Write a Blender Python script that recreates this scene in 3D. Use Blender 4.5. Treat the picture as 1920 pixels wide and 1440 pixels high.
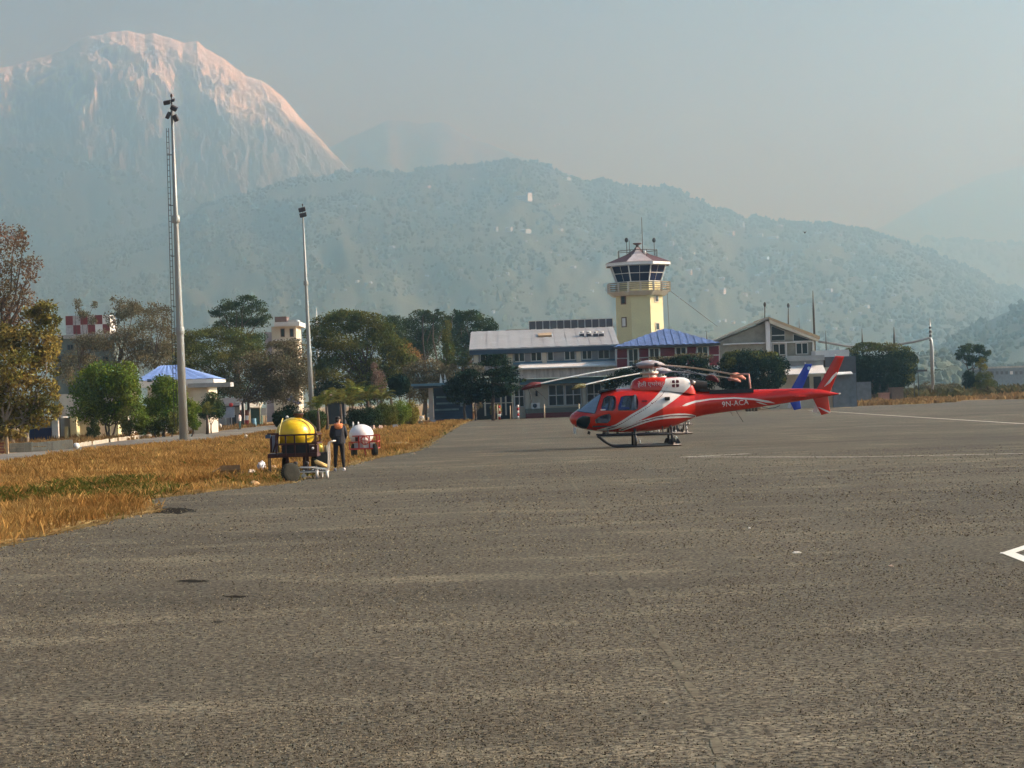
import bpy, bmesh, math, random
import numpy as np
from mathutils import Vector, Matrix, noise as mnoise
R = math.radians
rng = np.random.default_rng(7)
random.seed(7)
scene = bpy.context.scene
col = scene.collection
for o in list(bpy.data.objects):
    bpy.data.objects.remove(o)

# ------------------------------------------------------------------ camera, light, exposure
F = 4100.0            # focal length in photo pixels (1920 wide)
EYE = 2.1             # camera height
ROLL = R(2.0)
PITCH = math.atan(29.0 / F)
cam_d = bpy.data.cameras.new('camera')
cam = bpy.data.objects.new('camera', cam_d)
col.objects.link(cam)
cam_d.sensor_width = 36.0
cam_d.lens = F / 1920.0 * 36.0
cam_d.clip_start = 0.1
cam_d.clip_end = 60000
_q = Matrix.Rotation(math.pi / 2 + PITCH, 4, 'X') @ Matrix.Rotation(-ROLL, 4, 'Z')
cam.matrix_world = Matrix.Translation((0, 0, EYE)) @ _q
scene.camera = cam

SUN_EL = R(29.0)
SUN_AZ = R(4.0)      # towards the sun: +x turned this much towards +y (behind the scene)
sun_dir = Vector((math.cos(SUN_EL) * math.cos(SUN_AZ), math.cos(SUN_EL) * math.sin(SUN_AZ), math.sin(SUN_EL)))
sd = bpy.data.lights.new('sun', 'SUN')
sd.energy = 5.0
sd.angle = R(0.5)
sd.color = (1.0, 0.97, 0.90)
sun = bpy.data.objects.new('sun', sd)
sun.rotation_euler = sun_dir.to_track_quat('Z', 'Y').to_euler()
col.objects.link(sun)

world = bpy.data.worlds.new('World')
scene.world = world
world.use_nodes = True
wn = world.node_tree
wn.nodes.clear()
w_out = wn.nodes.new('ShaderNodeOutputWorld')
w_bg = wn.nodes.new('ShaderNodeBackground')
w_sky = wn.nodes.new('ShaderNodeTexSky')
w_sky.sky_type = 'NISHITA'
w_sky.sun_disc = False
w_sky.sun_elevation = SUN_EL
w_sky.sun_rotation = R(90.0) - SUN_AZ
w_sky.altitude = 800
w_sky.air_density = 1.0
w_sky.dust_density = 2.0
w_sky.ozone_density = 0.8
w_bg.inputs['Strength'].default_value = 0.07
wn.links.new(w_sky.outputs[0], w_bg.inputs['Color'])
wn.links.new(w_bg.outputs[0], w_out.inputs['Surface'])

HAZE_DENSITY = 0.00031
HAZE_COLOR = (0.42, 0.73, 1.0)
vs = scene.view_settings
vs.view_transform = 'Standard'
vs.look = 'None'
vs.exposure = 0.82
vs.gamma = 1.0
vs.use_curve_mapping = False
cy = scene.cycles
cy.max_bounces = 6
cy.diffuse_bounces = 2
cy.glossy_bounces = 3
cy.transmission_bounces = 4
cy.transparent_max_bounces = 24
cy.volume_bounces = 3
cy.use_denoising = True
cy.caustics_reflective = False
cy.caustics_refractive = False

# ------------------------------------------------------------------ photo pixel -> place
_c, _s = math.cos(ROLL), math.sin(ROLL)
_ct, _st = math.cos(PITCH), math.sin(PITCH)

def ray(px, py):
    a, b = px - 960.0, py - 720.0
    u = a * _c - b * _s
    v = b * _c + a * _s
    return u, F * _ct + v * _st, F * _st - v * _ct

def P(px, py, d):
    """point at depth y=d seen at photo pixel (px,py)"""
    x, y, z = ray(px, py)
    k = d / y
    return (x * k, d, EYE + z * k)

def G(px, py):
    """ground point seen at a photo pixel"""
    x, y, z = ray(px, py)
    k = -EYE / z
    return (x * k, y * k, 0.0)

def GX(px, py, d):
    return P(px, py, d)[0]

def rect(x0, y0, x1, y1, d):
    """photo rectangle -> X0, X1, Z0, Z1 in the plane y=d"""
    ym, xm = (y0 + y1) / 2, (x0 + x1) / 2
    return P(x0, ym, d)[0], P(x1, ym, d)[0], P(xm, y1, d)[2], P(xm, y0, d)[2]

def smooth(t):
    t = np.clip(t, 0, 1)
    return t * t * (3 - 2 * t)

# ------------------------------------------------------------------ materials
MATS = {}

def nd(nt, typ, **kw):
    n = nt.nodes.new(typ)
    for k, v in kw.items():
        setattr(n, k, v)
    return n

def mat(name, c, rough=0.6, metal=0.0, var=0.12, scale=3.0, bump=0.0, spec=0.5, trans=0.0, coat=0.0, emit=None, stretch=None):
    """principled material with noise-driven tone variation (wear, weathering)"""
    if name in MATS:
        return MATS[name]
    m = bpy.data.materials.new(name)
    m.use_nodes = True
    nt = m.node_tree
    b = nt.nodes['Principled BSDF']
    b.inputs['Roughness'].default_value = rough
    b.inputs['Metallic'].default_value = metal
    b.inputs['Specular IOR Level'].default_value = spec
    if coat:
        b.inputs['Coat Weight'].default_value = coat
        b.inputs['Coat Roughness'].default_value = 0.07
    tc = nd(nt, 'ShaderNodeNewGeometry')
    mp = nd(nt, 'ShaderNodeMapping')
    if stretch:
        mp.inputs['Scale'].default_value = stretch
    nt.links.new(tc.outputs['Position'], mp.inputs['Vector'])
    nz = nd(nt, 'ShaderNodeTexNoise')
    nz.inputs['Scale'].default_value = scale
    nz.inputs['Detail'].default_value = 5
    nz.inputs['Roughness'].default_value = 0.65
    nt.links.new(mp.outputs[0], nz.inputs['Vector'])
    mr = nd(nt, 'ShaderNodeMapRange')
    mr.inputs[1].default_value = 0.3
    mr.inputs[2].default_value = 0.7
    mr.inputs[3].default_value = 1 - var
    mr.inputs[4].default_value = 1 + var
    nt.links.new(nz.outputs['Fac'], mr.inputs[0])
    mx = nd(nt, 'ShaderNodeMix', data_type='RGBA', blend_type='MULTIPLY')
    mx.inputs[0].default_value = 1.0
    mx.inputs[6].default_value = (*c, 1)
    nt.links.new(mr.outputs[0], mx.inputs[7])
    nt.links.new(mx.outputs[2], b.inputs['Base Color'])
    if bump:
        bp = nd(nt, 'ShaderNodeBump')
        bp.inputs['Strength'].default_value = bump
        bp.inputs['Distance'].default_value = 0.07
        nt.links.new(nz.outputs['Fac'], bp.inputs['Height'])
        nt.links.new(bp.outputs[0], b.inputs['Normal'])
    MATS[name] = m
    return m

def leaf_mat(name, c1, c2, scale=0.35, trans=0.25, dark=0.55):
    """foliage: two tones in clumps, a random tone per leaf, some light let through"""
    if name in MATS:
        return MATS[name]
    m = bpy.data.materials.new(name)
    m.use_nodes = True
    nt = m.node_tree
    nt.nodes.clear()
    out = nd(nt, 'ShaderNodeOutputMaterial')
    geo = nd(nt, 'ShaderNodeNewGeometry')
    at = nd(nt, 'ShaderNodeAttribute', attribute_name='rnd')
    nz = nd(nt, 'ShaderNodeTexNoise')
    nz.inputs['Scale'].default_value = scale
    nz.inputs['Detail'].default_value = 3
    nt.links.new(geo.outputs['Position'], nz.inputs['Vector'])
    mr = nd(nt, 'ShaderNodeMapRange')
    mr.inputs[1].default_value = 0.38
    mr.inputs[2].default_value = 0.62
    nt.links.new(nz.outputs['Fac'], mr.inputs[0])
    mx = nd(nt, 'ShaderNodeMix', data_type='RGBA')
    mx.inputs[6].default_value = (*c1, 1)
    mx.inputs[7].default_value = (*c2, 1)
    nt.links.new(mr.outputs[0], mx.inputs[0])
    m2 = nd(nt, 'ShaderNodeMapRange')
    m2.inputs[3].default_value = dark
    m2.inputs[4].default_value = 2.0 - dark
    nt.links.new(at.outputs['Fac'], m2.inputs[0])
    mu = nd(nt, 'ShaderNodeMix', data_type='RGBA', blend_type='MULTIPLY')
    mu.inputs[0].default_value = 1
    nt.links.new(mx.outputs[2], mu.inputs[6])
    nt.links.new(m2.outputs[0], mu.inputs[7])
    d = nd(nt, 'ShaderNodeBsdfDiffuse')
    t = nd(nt, 'ShaderNodeBsdfTranslucent')
    ms = nd(nt, 'ShaderNodeMixShader')
    ms.inputs[0].default_value = trans
    nt.links.new(mu.outputs[2], d.inputs['Color'])
    nt.links.new(mu.outputs[2], t.inputs['Color'])
    nt.links.new(d.outputs[0], ms.inputs[1])
    nt.links.new(t.outputs[0], ms.inputs[2])
    nt.links.new(ms.outputs[0], out.inputs['Surface'])
    MATS[name] = m
    return m

# ------------------------------------------------------------------ objects
def tag(o, label=None, cat=None, group=None, kind=None):
    if label: o['label'] = label
    if cat: o['category'] = cat
    if group: o['group'] = group
    if kind: o['kind'] = kind
    return o

def thing(name, label, cat, loc, group=None, rz=0.0):
    o = bpy.data.objects.new(name, None)
    o.empty_display_size = 0.2
    o.location = loc
    o.rotation_euler = (0, 0, rz)
    col.objects.link(o)
    return tag(o, label, cat, group)

def root_loc(o):
    while o.parent is not None:
        o = o.parent
    return o.location

def link_mesh(name, me, parent=None, kind=None, label=None):
    o = bpy.data.objects.new(name, me)
    if parent is not None:
        o.parent = parent
    col.objects.link(o)
    if kind: o['kind'] = kind
    if label: o['label'] = label
    return o

class MB:
    """collects shapes into one mesh (world coordinates unless local=True at build)"""
    def __init__(self):
        self.v, self.f, self.mi, self.sm = [], [], [], []
        self.cur = 0
        self.smooth = False
    def add(self, vs, fs, smooth=None):
        n = len(self.v)
        self.v += [tuple(p) for p in vs]
        s = self.smooth if smooth is None else smooth
        for f in fs:
            self.f.append(tuple(i + n for i in f))
            self.mi.append(self.cur)
            self.sm.append(s)
        return self
    def box(self, x0, x1, y0, y1, z0, z1):
        if x0 > x1: x0, x1 = x1, x0
        if y0 > y1: y0, y1 = y1, y0
        if z0 > z1: z0, z1 = z1, z0
        vs = [(x0, y0, z0), (x1, y0, z0), (x1, y1, z0), (x0, y1, z0), (x0, y0, z1), (x1, y0, z1), (x1, y1, z1), (x0, y1, z1)]
        return self.add(vs, [(0, 3, 2, 1), (4, 5, 6, 7), (0, 1, 5, 4), (1, 2, 6, 5), (2, 3, 7, 6), (3, 0, 4, 7)], False)
    def obox(self, c, ax, ay, az):
        c, ax, ay, az = Vector(c), Vector(ax), Vector(ay), Vector(az)
        vs = [c + sx * ax + sy * ay + sz * az for sz in (-1, 1) for sx, sy in ((-1, -1), (1, -1), (1, 1), (-1, 1))]
        return self.add(vs, [(0, 3, 2, 1), (4, 5, 6, 7), (0, 1, 5, 4), (1, 2, 6, 5), (2, 3, 7, 6), (3, 0, 4, 7)], False)
    def prect(self, x0, y0, x1, y1, d, dep=0.1):
        """box whose front face fills a photo rectangle at depth d"""
        a, b, z0, z1 = rect(x0, y0, x1, y1, d)
        return self.box(a, b, d, d + dep, z0, z1)
    def poly(self, pts, y0, y1):
        """extrude an (x,z) outline from y0 to y1"""
        n = len(pts)
        vs = [(p[0], y0, p[1]) for p in pts] + [(p[0], y1, p[1]) for p in pts]
        fs = [tuple(range(n)), tuple(range(2 * n - 1, n - 1, -1))]
        for i in range(n):
            j = (i + 1) % n
            fs.append((i, i + n, j + n, j))
        return self.add(vs, fs, False)
    def tube(self, pts, r, seg=8, cap=True):
        pts = [Vector(p) for p in pts]
        n = len(pts)
        rs = r if isinstance(r, (list, tuple)) else [r] * n
        vs, fs = [], []
        prev = None
        for i, p in enumerate(pts):
            t = (pts[min(i + 1, n - 1)] - pts[max(i - 1, 0)])
            if t.length < 1e-9: t = Vector((0, 0, 1))
            t.normalize()
            if prev is None:
                a = Vector((1, 0, 0)) if abs(t.x) < 0.8 else Vector((0, 1, 0))
                a = (a - t * a.dot(t)).normalized()
            else:
                a = prev - t * prev.dot(t)
                a = a.normalized() if a.length > 1e-6 else t.orthogonal().normalized()
            prev = a
            b = t.cross(a)
            for k in range(seg):
                an = 2 * math.pi * k / seg
                vs.append(p + rs[i] * (math.cos(an) * a + math.sin(an) * b))
        for i in range(n - 1):
            for k in range(seg):
                k2 = (k + 1) % seg
                fs.append((i * seg + k, i * seg + k2, (i + 1) * seg + k2, (i + 1) * seg + k))
        if cap:
            fs.append(tuple(range(seg - 1, -1, -1)))
            fs.append(tuple((n - 1) * seg + k for k in range(seg)))
        return self.add(vs, fs, seg > 5)
    def lathe(self, prof, c=(0, 0, 0), seg=20, sx=1.0, sy=1.0, axis='Z', smooth=True):
        """prof: list of (radius, height)"""
        vs, fs = [], []
        for (r, h) in prof:
            for k in range(seg):
                an = 2 * math.pi * k / seg
                p = (r * math.cos(an) * sx, r * math.sin(an) * sy, h)
                if axis == 'Y': p = (p[0], p[2], p[1])
                if axis == 'X': p = (p[2], p[0], p[1])
                vs.append((c[0] + p[0], c[1] + p[1], c[2] + p[2]))
        n = len(prof)
        for i in range(n - 1):
            for k in range(seg):
                k2 = (k + 1) % seg
                fs.append((i * seg + k, i * seg + k2, (i + 1) * seg + k2, (i + 1) * seg + k))
        if prof[0][0] > 1e-4: fs.append(tuple(range(seg - 1, -1, -1)))
        if prof[-1][0] > 1e-4: fs.append(tuple((n - 1) * seg + k for k in range(seg)))
        return self.add(vs, fs, smooth)
    def ellipsoid(self, c, rx, ry, rz, seg=20, rings=12):
        prof = [(math.sin(math.pi * i / rings), -math.cos(math.pi * i / rings)) for i in range(rings + 1)]
        n = len(self.v)
        self.lathe(prof, (0, 0, 0), seg)
        for i in range(n, len(self.v)):
            x, y, z = self.v[i]
            self.v[i] = (c[0] + x * rx, c[1] + y * ry, c[2] + z * rz)
        return self
    def mesh(self, name, mats, off=(0, 0, 0)):
        me = bpy.data.meshes.new(name)
        me.from_pydata([(a - off[0], b - off[1], c - off[2]) for a, b, c in self.v], [], self.f)
        for m in (mats if isinstance(mats, (list, tuple)) else [mats]):
            me.materials.append(m)
        me.polygons.foreach_set('material_index', self.mi)
        me.polygons.foreach_set('use_smooth', self.sm)
        bm = bmesh.new()
        bm.from_mesh(me)
        bmesh.ops.recalc_face_normals(bm, faces=bm.faces)
        bm.to_mesh(me)
        bm.free()
        me.update()
        return me
    def build(self, name, mats, parent=None, local=False, kind=None, label=None):
        off = (0, 0, 0)
        if parent is not None and not local:
            off = root_loc(parent)
        return link_mesh(name, self.mesh(name, mats, off), parent, kind, label)

def solo(name, mb, m, label, cat, loc, group=None):
    """a thing that is one mesh, origin at loc"""
    o = link_mesh(name, mb.mesh(name, m, loc))
    o.location = loc
    return tag(o, label, cat, group)

def quads_mesh(name, V, m, rnd=None):
    """V: (N,4,3) array -> mesh of separate quads with a per-leaf random attribute"""
    N = len(V)
    k = V.shape[1]
    me = bpy.data.meshes.new(name)
    me.vertices.add(N * k)
    me.vertices.foreach_set('co', V.reshape(-1).astype(np.float32))
    me.loops.add(N * k)
    me.loops.foreach_set('vertex_index', np.arange(N * k, dtype=np.int32))
    me.polygons.add(N)
    me.polygons.foreach_set('loop_start', np.arange(0, N * k, k, dtype=np.int32))
    me.polygons.foreach_set('loop_total', np.full(N, k, dtype=np.int32))
    me.update(calc_edges=True)
    if rnd is None:
        rnd = rng.random(N)
    a = me.attributes.new('rnd', 'FLOAT', 'POINT')
    a.data.foreach_set('value', np.repeat(rnd, k).astype(np.float32))
    me.materials.append(m)
    return me

def grid_mesh(name, V, m, smooth_=True):
    """V: (a,b,3) array of points -> grid sheet"""
    a, b = V.shape[:2]
    idx = np.arange(a * b).reshape(a, b)
    q = np.stack([idx[:-1, :-1], idx[1:, :-1], idx[1:, 1:], idx[:-1, 1:]], -1).reshape(-1, 4)
    me = bpy.data.meshes.new(name)
    me.vertices.add(a * b)
    me.vertices.foreach_set('co', V.reshape(-1).astype(np.float32))
    me.loops.add(q.size)
    me.loops.foreach_set('vertex_index', q.reshape(-1).astype(np.int32))
    me.polygons.add(len(q))
    me.polygons.foreach_set('loop_start', np.arange(0, q.size, 4, dtype=np.int32))
    me.polygons.foreach_set('loop_total', np.full(len(q), 4, dtype=np.int32))
    me.polygons.foreach_set('use_smooth', np.full(len(q), smooth_))
    me.update(calc_edges=True)
    if m: me.materials.append(m)
    return me

def sdf_poly(px, pz, poly):
    """signed distance (negative inside) of points to a polygon, numpy"""
    poly = np.asarray(poly, float)
    d = np.full(px.shape, 1e18)
    s = np.ones(px.shape)
    n = len(poly)
    for i in range(n):
        a, b = poly[i], poly[(i - 1) % n]
        e = b - a
        wx, wz = px - a[0], pz - a[1]
        t = np.clip((wx * e[0] + wz * e[1]) / max(e @ e, 1e-12), 0, 1)
        d = np.minimum(d, (wx - e[0] * t) ** 2 + (wz - e[1] * t) ** 2)
        c1 = pz >= a[1]
        c2 = pz < b[1]
        c3 = e[0] * wz > e[1] * wx
        flip = (c1 & c2 & c3) | (~c1 & ~c2 & ~c3)
        s = np.where(flip, -s, s)
    return s * np.sqrt(d)

def fbm(x, y, z=0.0, oct=5, lac=2.0, gain=0.5):
    """vectorised value noise"""
    out = np.zeros_like(x, dtype=float)
    amp = 1.0
    tot = 0
    for o in range(oct):
        xi, yi = np.floor(x).astype(np.int64), np.floor(y).astype(np.int64)
        fx, fy = x - xi, y - yi
        fx, fy = fx * fx * (3 - 2 * fx), fy * fy * (3 - 2 * fy)
        def h(a, b):
            n = (a * 374761393 + b * 668265263 + (o + int(z * 1000)) * 1274126177) & 0xFFFFFFFF
            n = ((n ^ (n >> 13)) * 1274126177) & 0xFFFFFFFF
            return ((n ^ (n >> 16)) & 0xFFFF) / 65535.0
        v = (h(xi, yi) * (1 - fx) + h(xi + 1, yi) * fx) * (1 - fy) + (h(xi, yi + 1) * (1 - fx) + h(xi + 1, yi + 1) * fx) * fy
        out += amp * v
        tot += amp
        amp *= gain
        x, y = x * lac + 17.3, y * lac + 5.1
    return out / tot
# ================================================================== SETTING
def asphalt(name, base, dark, light, gscale=26.0, contrast=1.0):
    m = bpy.data.materials.new(name)
    m.use_nodes = True
    nt = m.node_tree
    b = nt.nodes['Principled BSDF']
    b.inputs['Roughness'].default_value = 0.92
    b.inputs['Specular IOR Level'].default_value = 0.25
    geo = nd(nt, 'ShaderNodeNewGeometry')
    def noise(scale, detail=4, rough=0.6, st=None, typ='noise'):
        mp = nd(nt, 'ShaderNodeMapping')
        if st: mp.inputs['Scale'].default_value = st
        nt.links.new(geo.outputs['Position'], mp.inputs['Vector'])
        n = nd(nt, 'ShaderNodeTexNoise')
        n.inputs['Scale'].default_value = scale
        n.inputs['Detail'].default_value = detail
        n.inputs['Roughness'].default_value = rough
        nt.links.new(mp.outputs[0], n.inputs['Vector'])
        return n.outputs['Fac']
    def ramp(src, a, bb, lo=0.0, hi=1.0):
        r = nd(nt, 'ShaderNodeMapRange')
        r.inputs[1].default_value = a; r.inputs[2].default_value = bb
        r.inputs[3].default_value = lo; r.inputs[4].default_value = hi
        nt.links.new(src, r.inputs[0])
        return r.outputs[0]
    def mix(a, bcol, fac, mode='MIX'):
        x = nd(nt, 'ShaderNodeMix', data_type='RGBA', blend_type=mode)
        if isinstance(fac, float): x.inputs[0].default_value = fac
        else: nt.links.new(fac, x.inputs[0])
        for sock, val in ((6, a), (7, bcol)):
            if isinstance(val, tuple): x.inputs[sock].default_value = (*val, 1)
            else: nt.links.new(val, x.inputs[sock])
        return x.outputs[2]
    grain = noise(gscale, 3, 0.75)
    grain2 = noise(gscale * 0.22, 4, 0.7)
    patch = noise(0.09, 5, 0.6)
    streak = noise(0.6, 6, 0.7, (0.45, 1.0, 1.0))
    streak2 = noise(0.2, 5, 0.65, (0.5, 1.2, 1.0))
    c = mix(dark, light, ramp(grain, 0.40, 0.62))
    c = mix(c, base, 0.12)
    c = mix(c, (0.5, 0.5, 0.5), 0.0)
    c = mix(c, ramp(grain2, 0.3, 0.7, 0.78, 1.22), 1.0, 'MULTIPLY')
    c = mix(c, ramp(patch, 0.35, 0.65, 0.74, 1.22), 1.0, 'MULTIPLY')
    c = mix(c, ramp(streak, 0.52, 0.66, 1.0, 1.8), 1.0, 'MULTIPLY')
    c = mix(c, ramp(streak2, 0.30, 0.46, 0.72, 1.0), 1.0, 'MULTIPLY')
    # dusty pale stone chips
    vo = nd(nt, 'ShaderNodeTexVoronoi')
    vo.inputs['Scale'].default_value = 17
    nt.links.new(geo.outputs['Position'], vo.inputs['Vector'])
    c = mix(c, (0.34, 0.29, 0.19), ramp(vo.outputs['Distance'], 0.05, 0.14, 0.5, 0.0))
    nt.links.new(c, b.inputs['Base Color'])
    bp = nd(nt, 'ShaderNodeBump')
    bp.inputs['Strength'].default_value = 0.9 * contrast
    bp.inputs['Distance'].default_value = 0.02
    nt.links.new(grain, bp.inputs['Height'])
    nt.links.new(bp.outputs[0], b.inputs['Normal'])
    MATS[name] = m
    return m

M_ASPHALT = asphalt('apron_asphalt', (0.078, 0.068, 0.047), (0.007, 0.006, 0.004), (0.188, 0.163, 0.110), 17.0)
M_ROAD = asphalt('road_asphalt', (0.17, 0.155, 0.13), (0.10, 0.092, 0.078), (0.24, 0.22, 0.18), 14, 0.5)
M_SOIL = mat('dry_soil', (0.30, 0.205, 0.10), 0.95, var=0.35, scale=0.8, bump=0.4, spec=0.1)
M_JOINT = mat('joint_filler', (0.140, 0.123, 0.086), 0.95, var=0.5, scale=9, spec=0.1)

def sheet(name, pts, z, m, kind='structure', thick=0.0):
    me = bpy.data.meshes.new(name)
    bm = bmesh.new()
    vs_ = [bm.verts.new((p[0], p[1], z)) for p in pts]
    f = bm.faces.new(vs_)
    if f.normal.z < 0: f.normal_flip()
    bmesh.ops.triangulate(bm, faces=bm.faces)
    for f in bm.faces:
        if f.normal.z < 0: f.normal_flip()
    bm.to_mesh(me)
    bm.free()
    me.materials.append(m)
    return link_mesh(name, me, None, kind)

# ground sheet (reaches the feet of the hills all round)
sheet('ground', [(-6900, -140), (6900, -140), (6900, 17000), (-6900, 17000)], -0.012, M_SOIL)

EDGE = [(-80, 1045), (0, 1020), (60, 1006), (110, 996), (200, 976), (268, 961), (252, 947), (246, 938), (320, 930), (420, 918),
        (540, 906), (562, 894), (600, 884), (642, 874), (705, 858), (780, 845), (830, 812), (858, 797), (885, 787)]
edge = []
for i in range(len(EDGE) - 1):
    a, b = G(*EDGE[i]), G(*EDGE[i + 1])
    n = max(2, int(math.hypot(a[0] - b[0], a[1] - b[1]) / 0.7))
    n = min(n, 40)
    for k in range(n):
        t = k / n
        w = 0.10 + 0.08 * random.random()
        edge.append((a[0] + (b[0] - a[0]) * t + random.uniform(-w, w), a[1] + (b[1] - a[1]) * t + random.uniform(-w, w) * 2))
edge.append(G(885, 787)[:2])
apron_pts = [(-12, -45), (-11.5, 12)] + edge + [(G(990, 783)[0], 243), (G(1100, 779)[0], 243), (34, 243), (36, 232), G(1590, 762)[:2], G(1700, 758)[:2],
             G(1790, 754)[:2], G(1802, 751)[:2], G(1930, 748)[:2], (140, 246), (260, 246), (260, -45)]
sheet('apron', apron_pts, 0.0, M_ASPHALT)

ROAD_LO = [(-160, 905), (-80, 884), (0, 868), (100, 851), (200, 838), (345, 829), (420, 823), (520, 806), (600, 798)]
ROAD_UP = [(600, 793), (500, 798), (420, 807), (345, 815), (200, 829), (100, 842), (0, 852), (-80, 862), (-160, 872)]
sheet('road', [G(*p)[:2] for p in ROAD_LO + ROAD_UP], -0.004, M_ROAD)

# pavement joint running up the apron
jp = [(1350, 1460), (1345, 1400), (1325, 1345), (1275, 1255), (1230, 1190), (1205, 1150), (1165, 1075), (1140, 1030), (1115, 985), (1100, 950), (1082, 918), (1060, 880), (1045, 850)]
L_, R_ = [], []
for i in range(len(jp) - 1):
    a, b = G(*jp[i]), G(*jp[i + 1])
    n = max(2, min(30, int(abs(a[1] - b[1]) / 0.25)))
    for k in range(n):
        t = k / n
        x, y = a[0] + (b[0] - a[0]) * t, a[1] + (b[1] - a[1]) * t
        w = 0.034
        L_.append((x - w * random.uniform(0.4, 1.3), y))
        R_.append((x + w * random.uniform(0.4, 1.3), y))
mbj = MB()
for i in range(len(L_) - 1):
    if random.random() < 0.38: continue
    mbj.add([(L_[i][0], L_[i][1], 0.004), (R_[i][0], R_[i][1], 0.004), (R_[i + 1][0], R_[i + 1][1], 0.004), (L_[i + 1][0], L_[i + 1][1], 0.004)], [(0, 1, 2, 3)])
mbj.build('pavement_joint', M_JOINT, kind='structure')

# stone chippings standing proud of the worn surface, near the camera
def chippings(n, seed):
    g = np.random.default_rng(seed)
    d = 1 / (1 / 11.5 + g.random(n) * (1 / 75.0 - 1 / 11.5))
    u = g.uniform(-1020, 1020, n)
    x = u * d / F
    keep = np.ones(n, bool)
    ed = np.array([p for p in apron_pts[1:]])
    s = sdf_poly(x, d, ed)
    keep = (s < -0.15) & (g.random(n) < .35 + 2.2 * (fbm(x * .8, d * .35, .4, 4) - .34))
    keep &= ~((x > 5.6) & (np.abs(d - 25.0) < 5))
    x, d = x[keep], d[keep]
    n = len(x)
    r = g.uniform(.005, .012, n) * np.clip(d / 22, .75, 2.0)
    h = r * g.uniform(.5, 1.1, n)
    a0 = g.uniform(0, 2 * np.pi, n)
    B = []
    for k in range(3):
        a = a0 + k * 2 * np.pi / 3 + g.uniform(-.5, .5, n)
        q = r * g.uniform(.7, 1.3, n)
        B.append(np.stack([x + q * np.cos(a), d + q * np.sin(a) * 1.2, np.full(n, .0005)], -1))
    top = np.stack([x + r * g.uniform(-.4, .4, n), d + r * g.uniform(-.4, .4, n), h], -1)
    T = np.stack([np.stack([B[k], B[(k + 1) % 3], top], 1) for k in range(3)], 1).reshape(-1, 3, 3)
    rnd = np.repeat(g.random(n), 3)
    link_mesh('stone_chippings', quads_mesh('stone_chippings', T, M_CHIP, rnd), None, 'stuff')
M_CHIP = leaf_mat('stone_chip', (0.190, 0.166, 0.116), (0.145, 0.126, 0.088), 1.5, 0.0, 0.05)
chippings(170000, 77)

# painted lines, worn
def paint_mat():
    m = bpy.data.materials.new('worn_white_paint')
    m.use_nodes = True
    nt = m.node_tree
    b = nt.nodes['Principled BSDF']
    b.inputs['Roughness'].default_value = 0.8
    b.inputs['Base Color'].default_value = (0.72, 0.68, 0.58, 1)
    out = nt.nodes['Material Output']
    geo = nd(nt, 'ShaderNodeNewGeometry')
    n = nd(nt, 'ShaderNodeTexNoise')
    n.inputs['Scale'].default_value = 6
    n.inputs['Detail'].default_value = 6
    n.inputs['Roughness'].default_value = 0.75
    nt.links.new(geo.outputs['Position'], n.inputs['Vector'])
    r = nd(nt, 'ShaderNodeMapRange')
    r.inputs[1].default_value = 0.34
    r.inputs[2].default_value = 0.52
    r.inputs[3].default_value = 0.85
    r.inputs[4].default_value = 0.0
    nt.links.new(n.outputs['Fac'], r.inputs[0])
    tr = nd(nt, 'ShaderNodeBsdfTransparent')
    mx = nd(nt, 'ShaderNodeMixShader')
    nt.links.new(r.outputs[0], mx.inputs[0])
    nt.links.new(b.outputs[0], mx.inputs[1])
    nt.links.new(tr.outputs[0], mx.inputs[2])
    nt.links.new(mx.outputs[0], out.inputs['Surface'])
    return m
M_PAINT = paint_mat()
M_PAINT2 = mat('fresh_white_paint', (0.80, 0.78, 0.70), 0.75, var=0.10, scale=14)

def line_on_ground(name, pts, w, m, z=0.004):
    mb = MB()
    pts = [Vector((p[0], p[1], 0)) for p in pts]
    for i in range(len(pts) - 1):
        a, b = pts[i], pts[i + 1]
        t = (b - a).normalized()
        nrm = Vector((-t.y, t.x, 0)) * w / 2
        ex = t * (w / 2)
        if i: a = a + ex * 0.0
        vs_ = [a - nrm - ex, b - nrm + ex, b + nrm + ex, a + nrm - ex]
        zz = z + i * 0.002
        mb.add([(p.x, p.y, zz) for p in vs_], [(0, 1, 2, 3)])
    return mb.build(name, m, kind='structure')

line_on_ground('painted_line', [G(1930, 850), G(1600, 857), G(1280, 857)], 0.16, M_PAINT)
line_on_ground('painted_line', [G(1283, 857), G(1400, 851)], 0.22, M_PAINT)
line_on_ground('painted_line', [G(1515, 769), G(1700, 781), G(1925, 795)], 0.22, M_PAINT)
line_on_ground('painted_line', [G(1600, 800), G(1730, 797)], 0.10, M_PAINT)
# bright bent marking at the right edge of the apron
a_, b_, c_ = G(1890, 1037), G(1960, 1014), G(1960, 1064)
line_on_ground('painted_line', [b_, a_, c_], 0.17, M_PAINT2)

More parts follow.
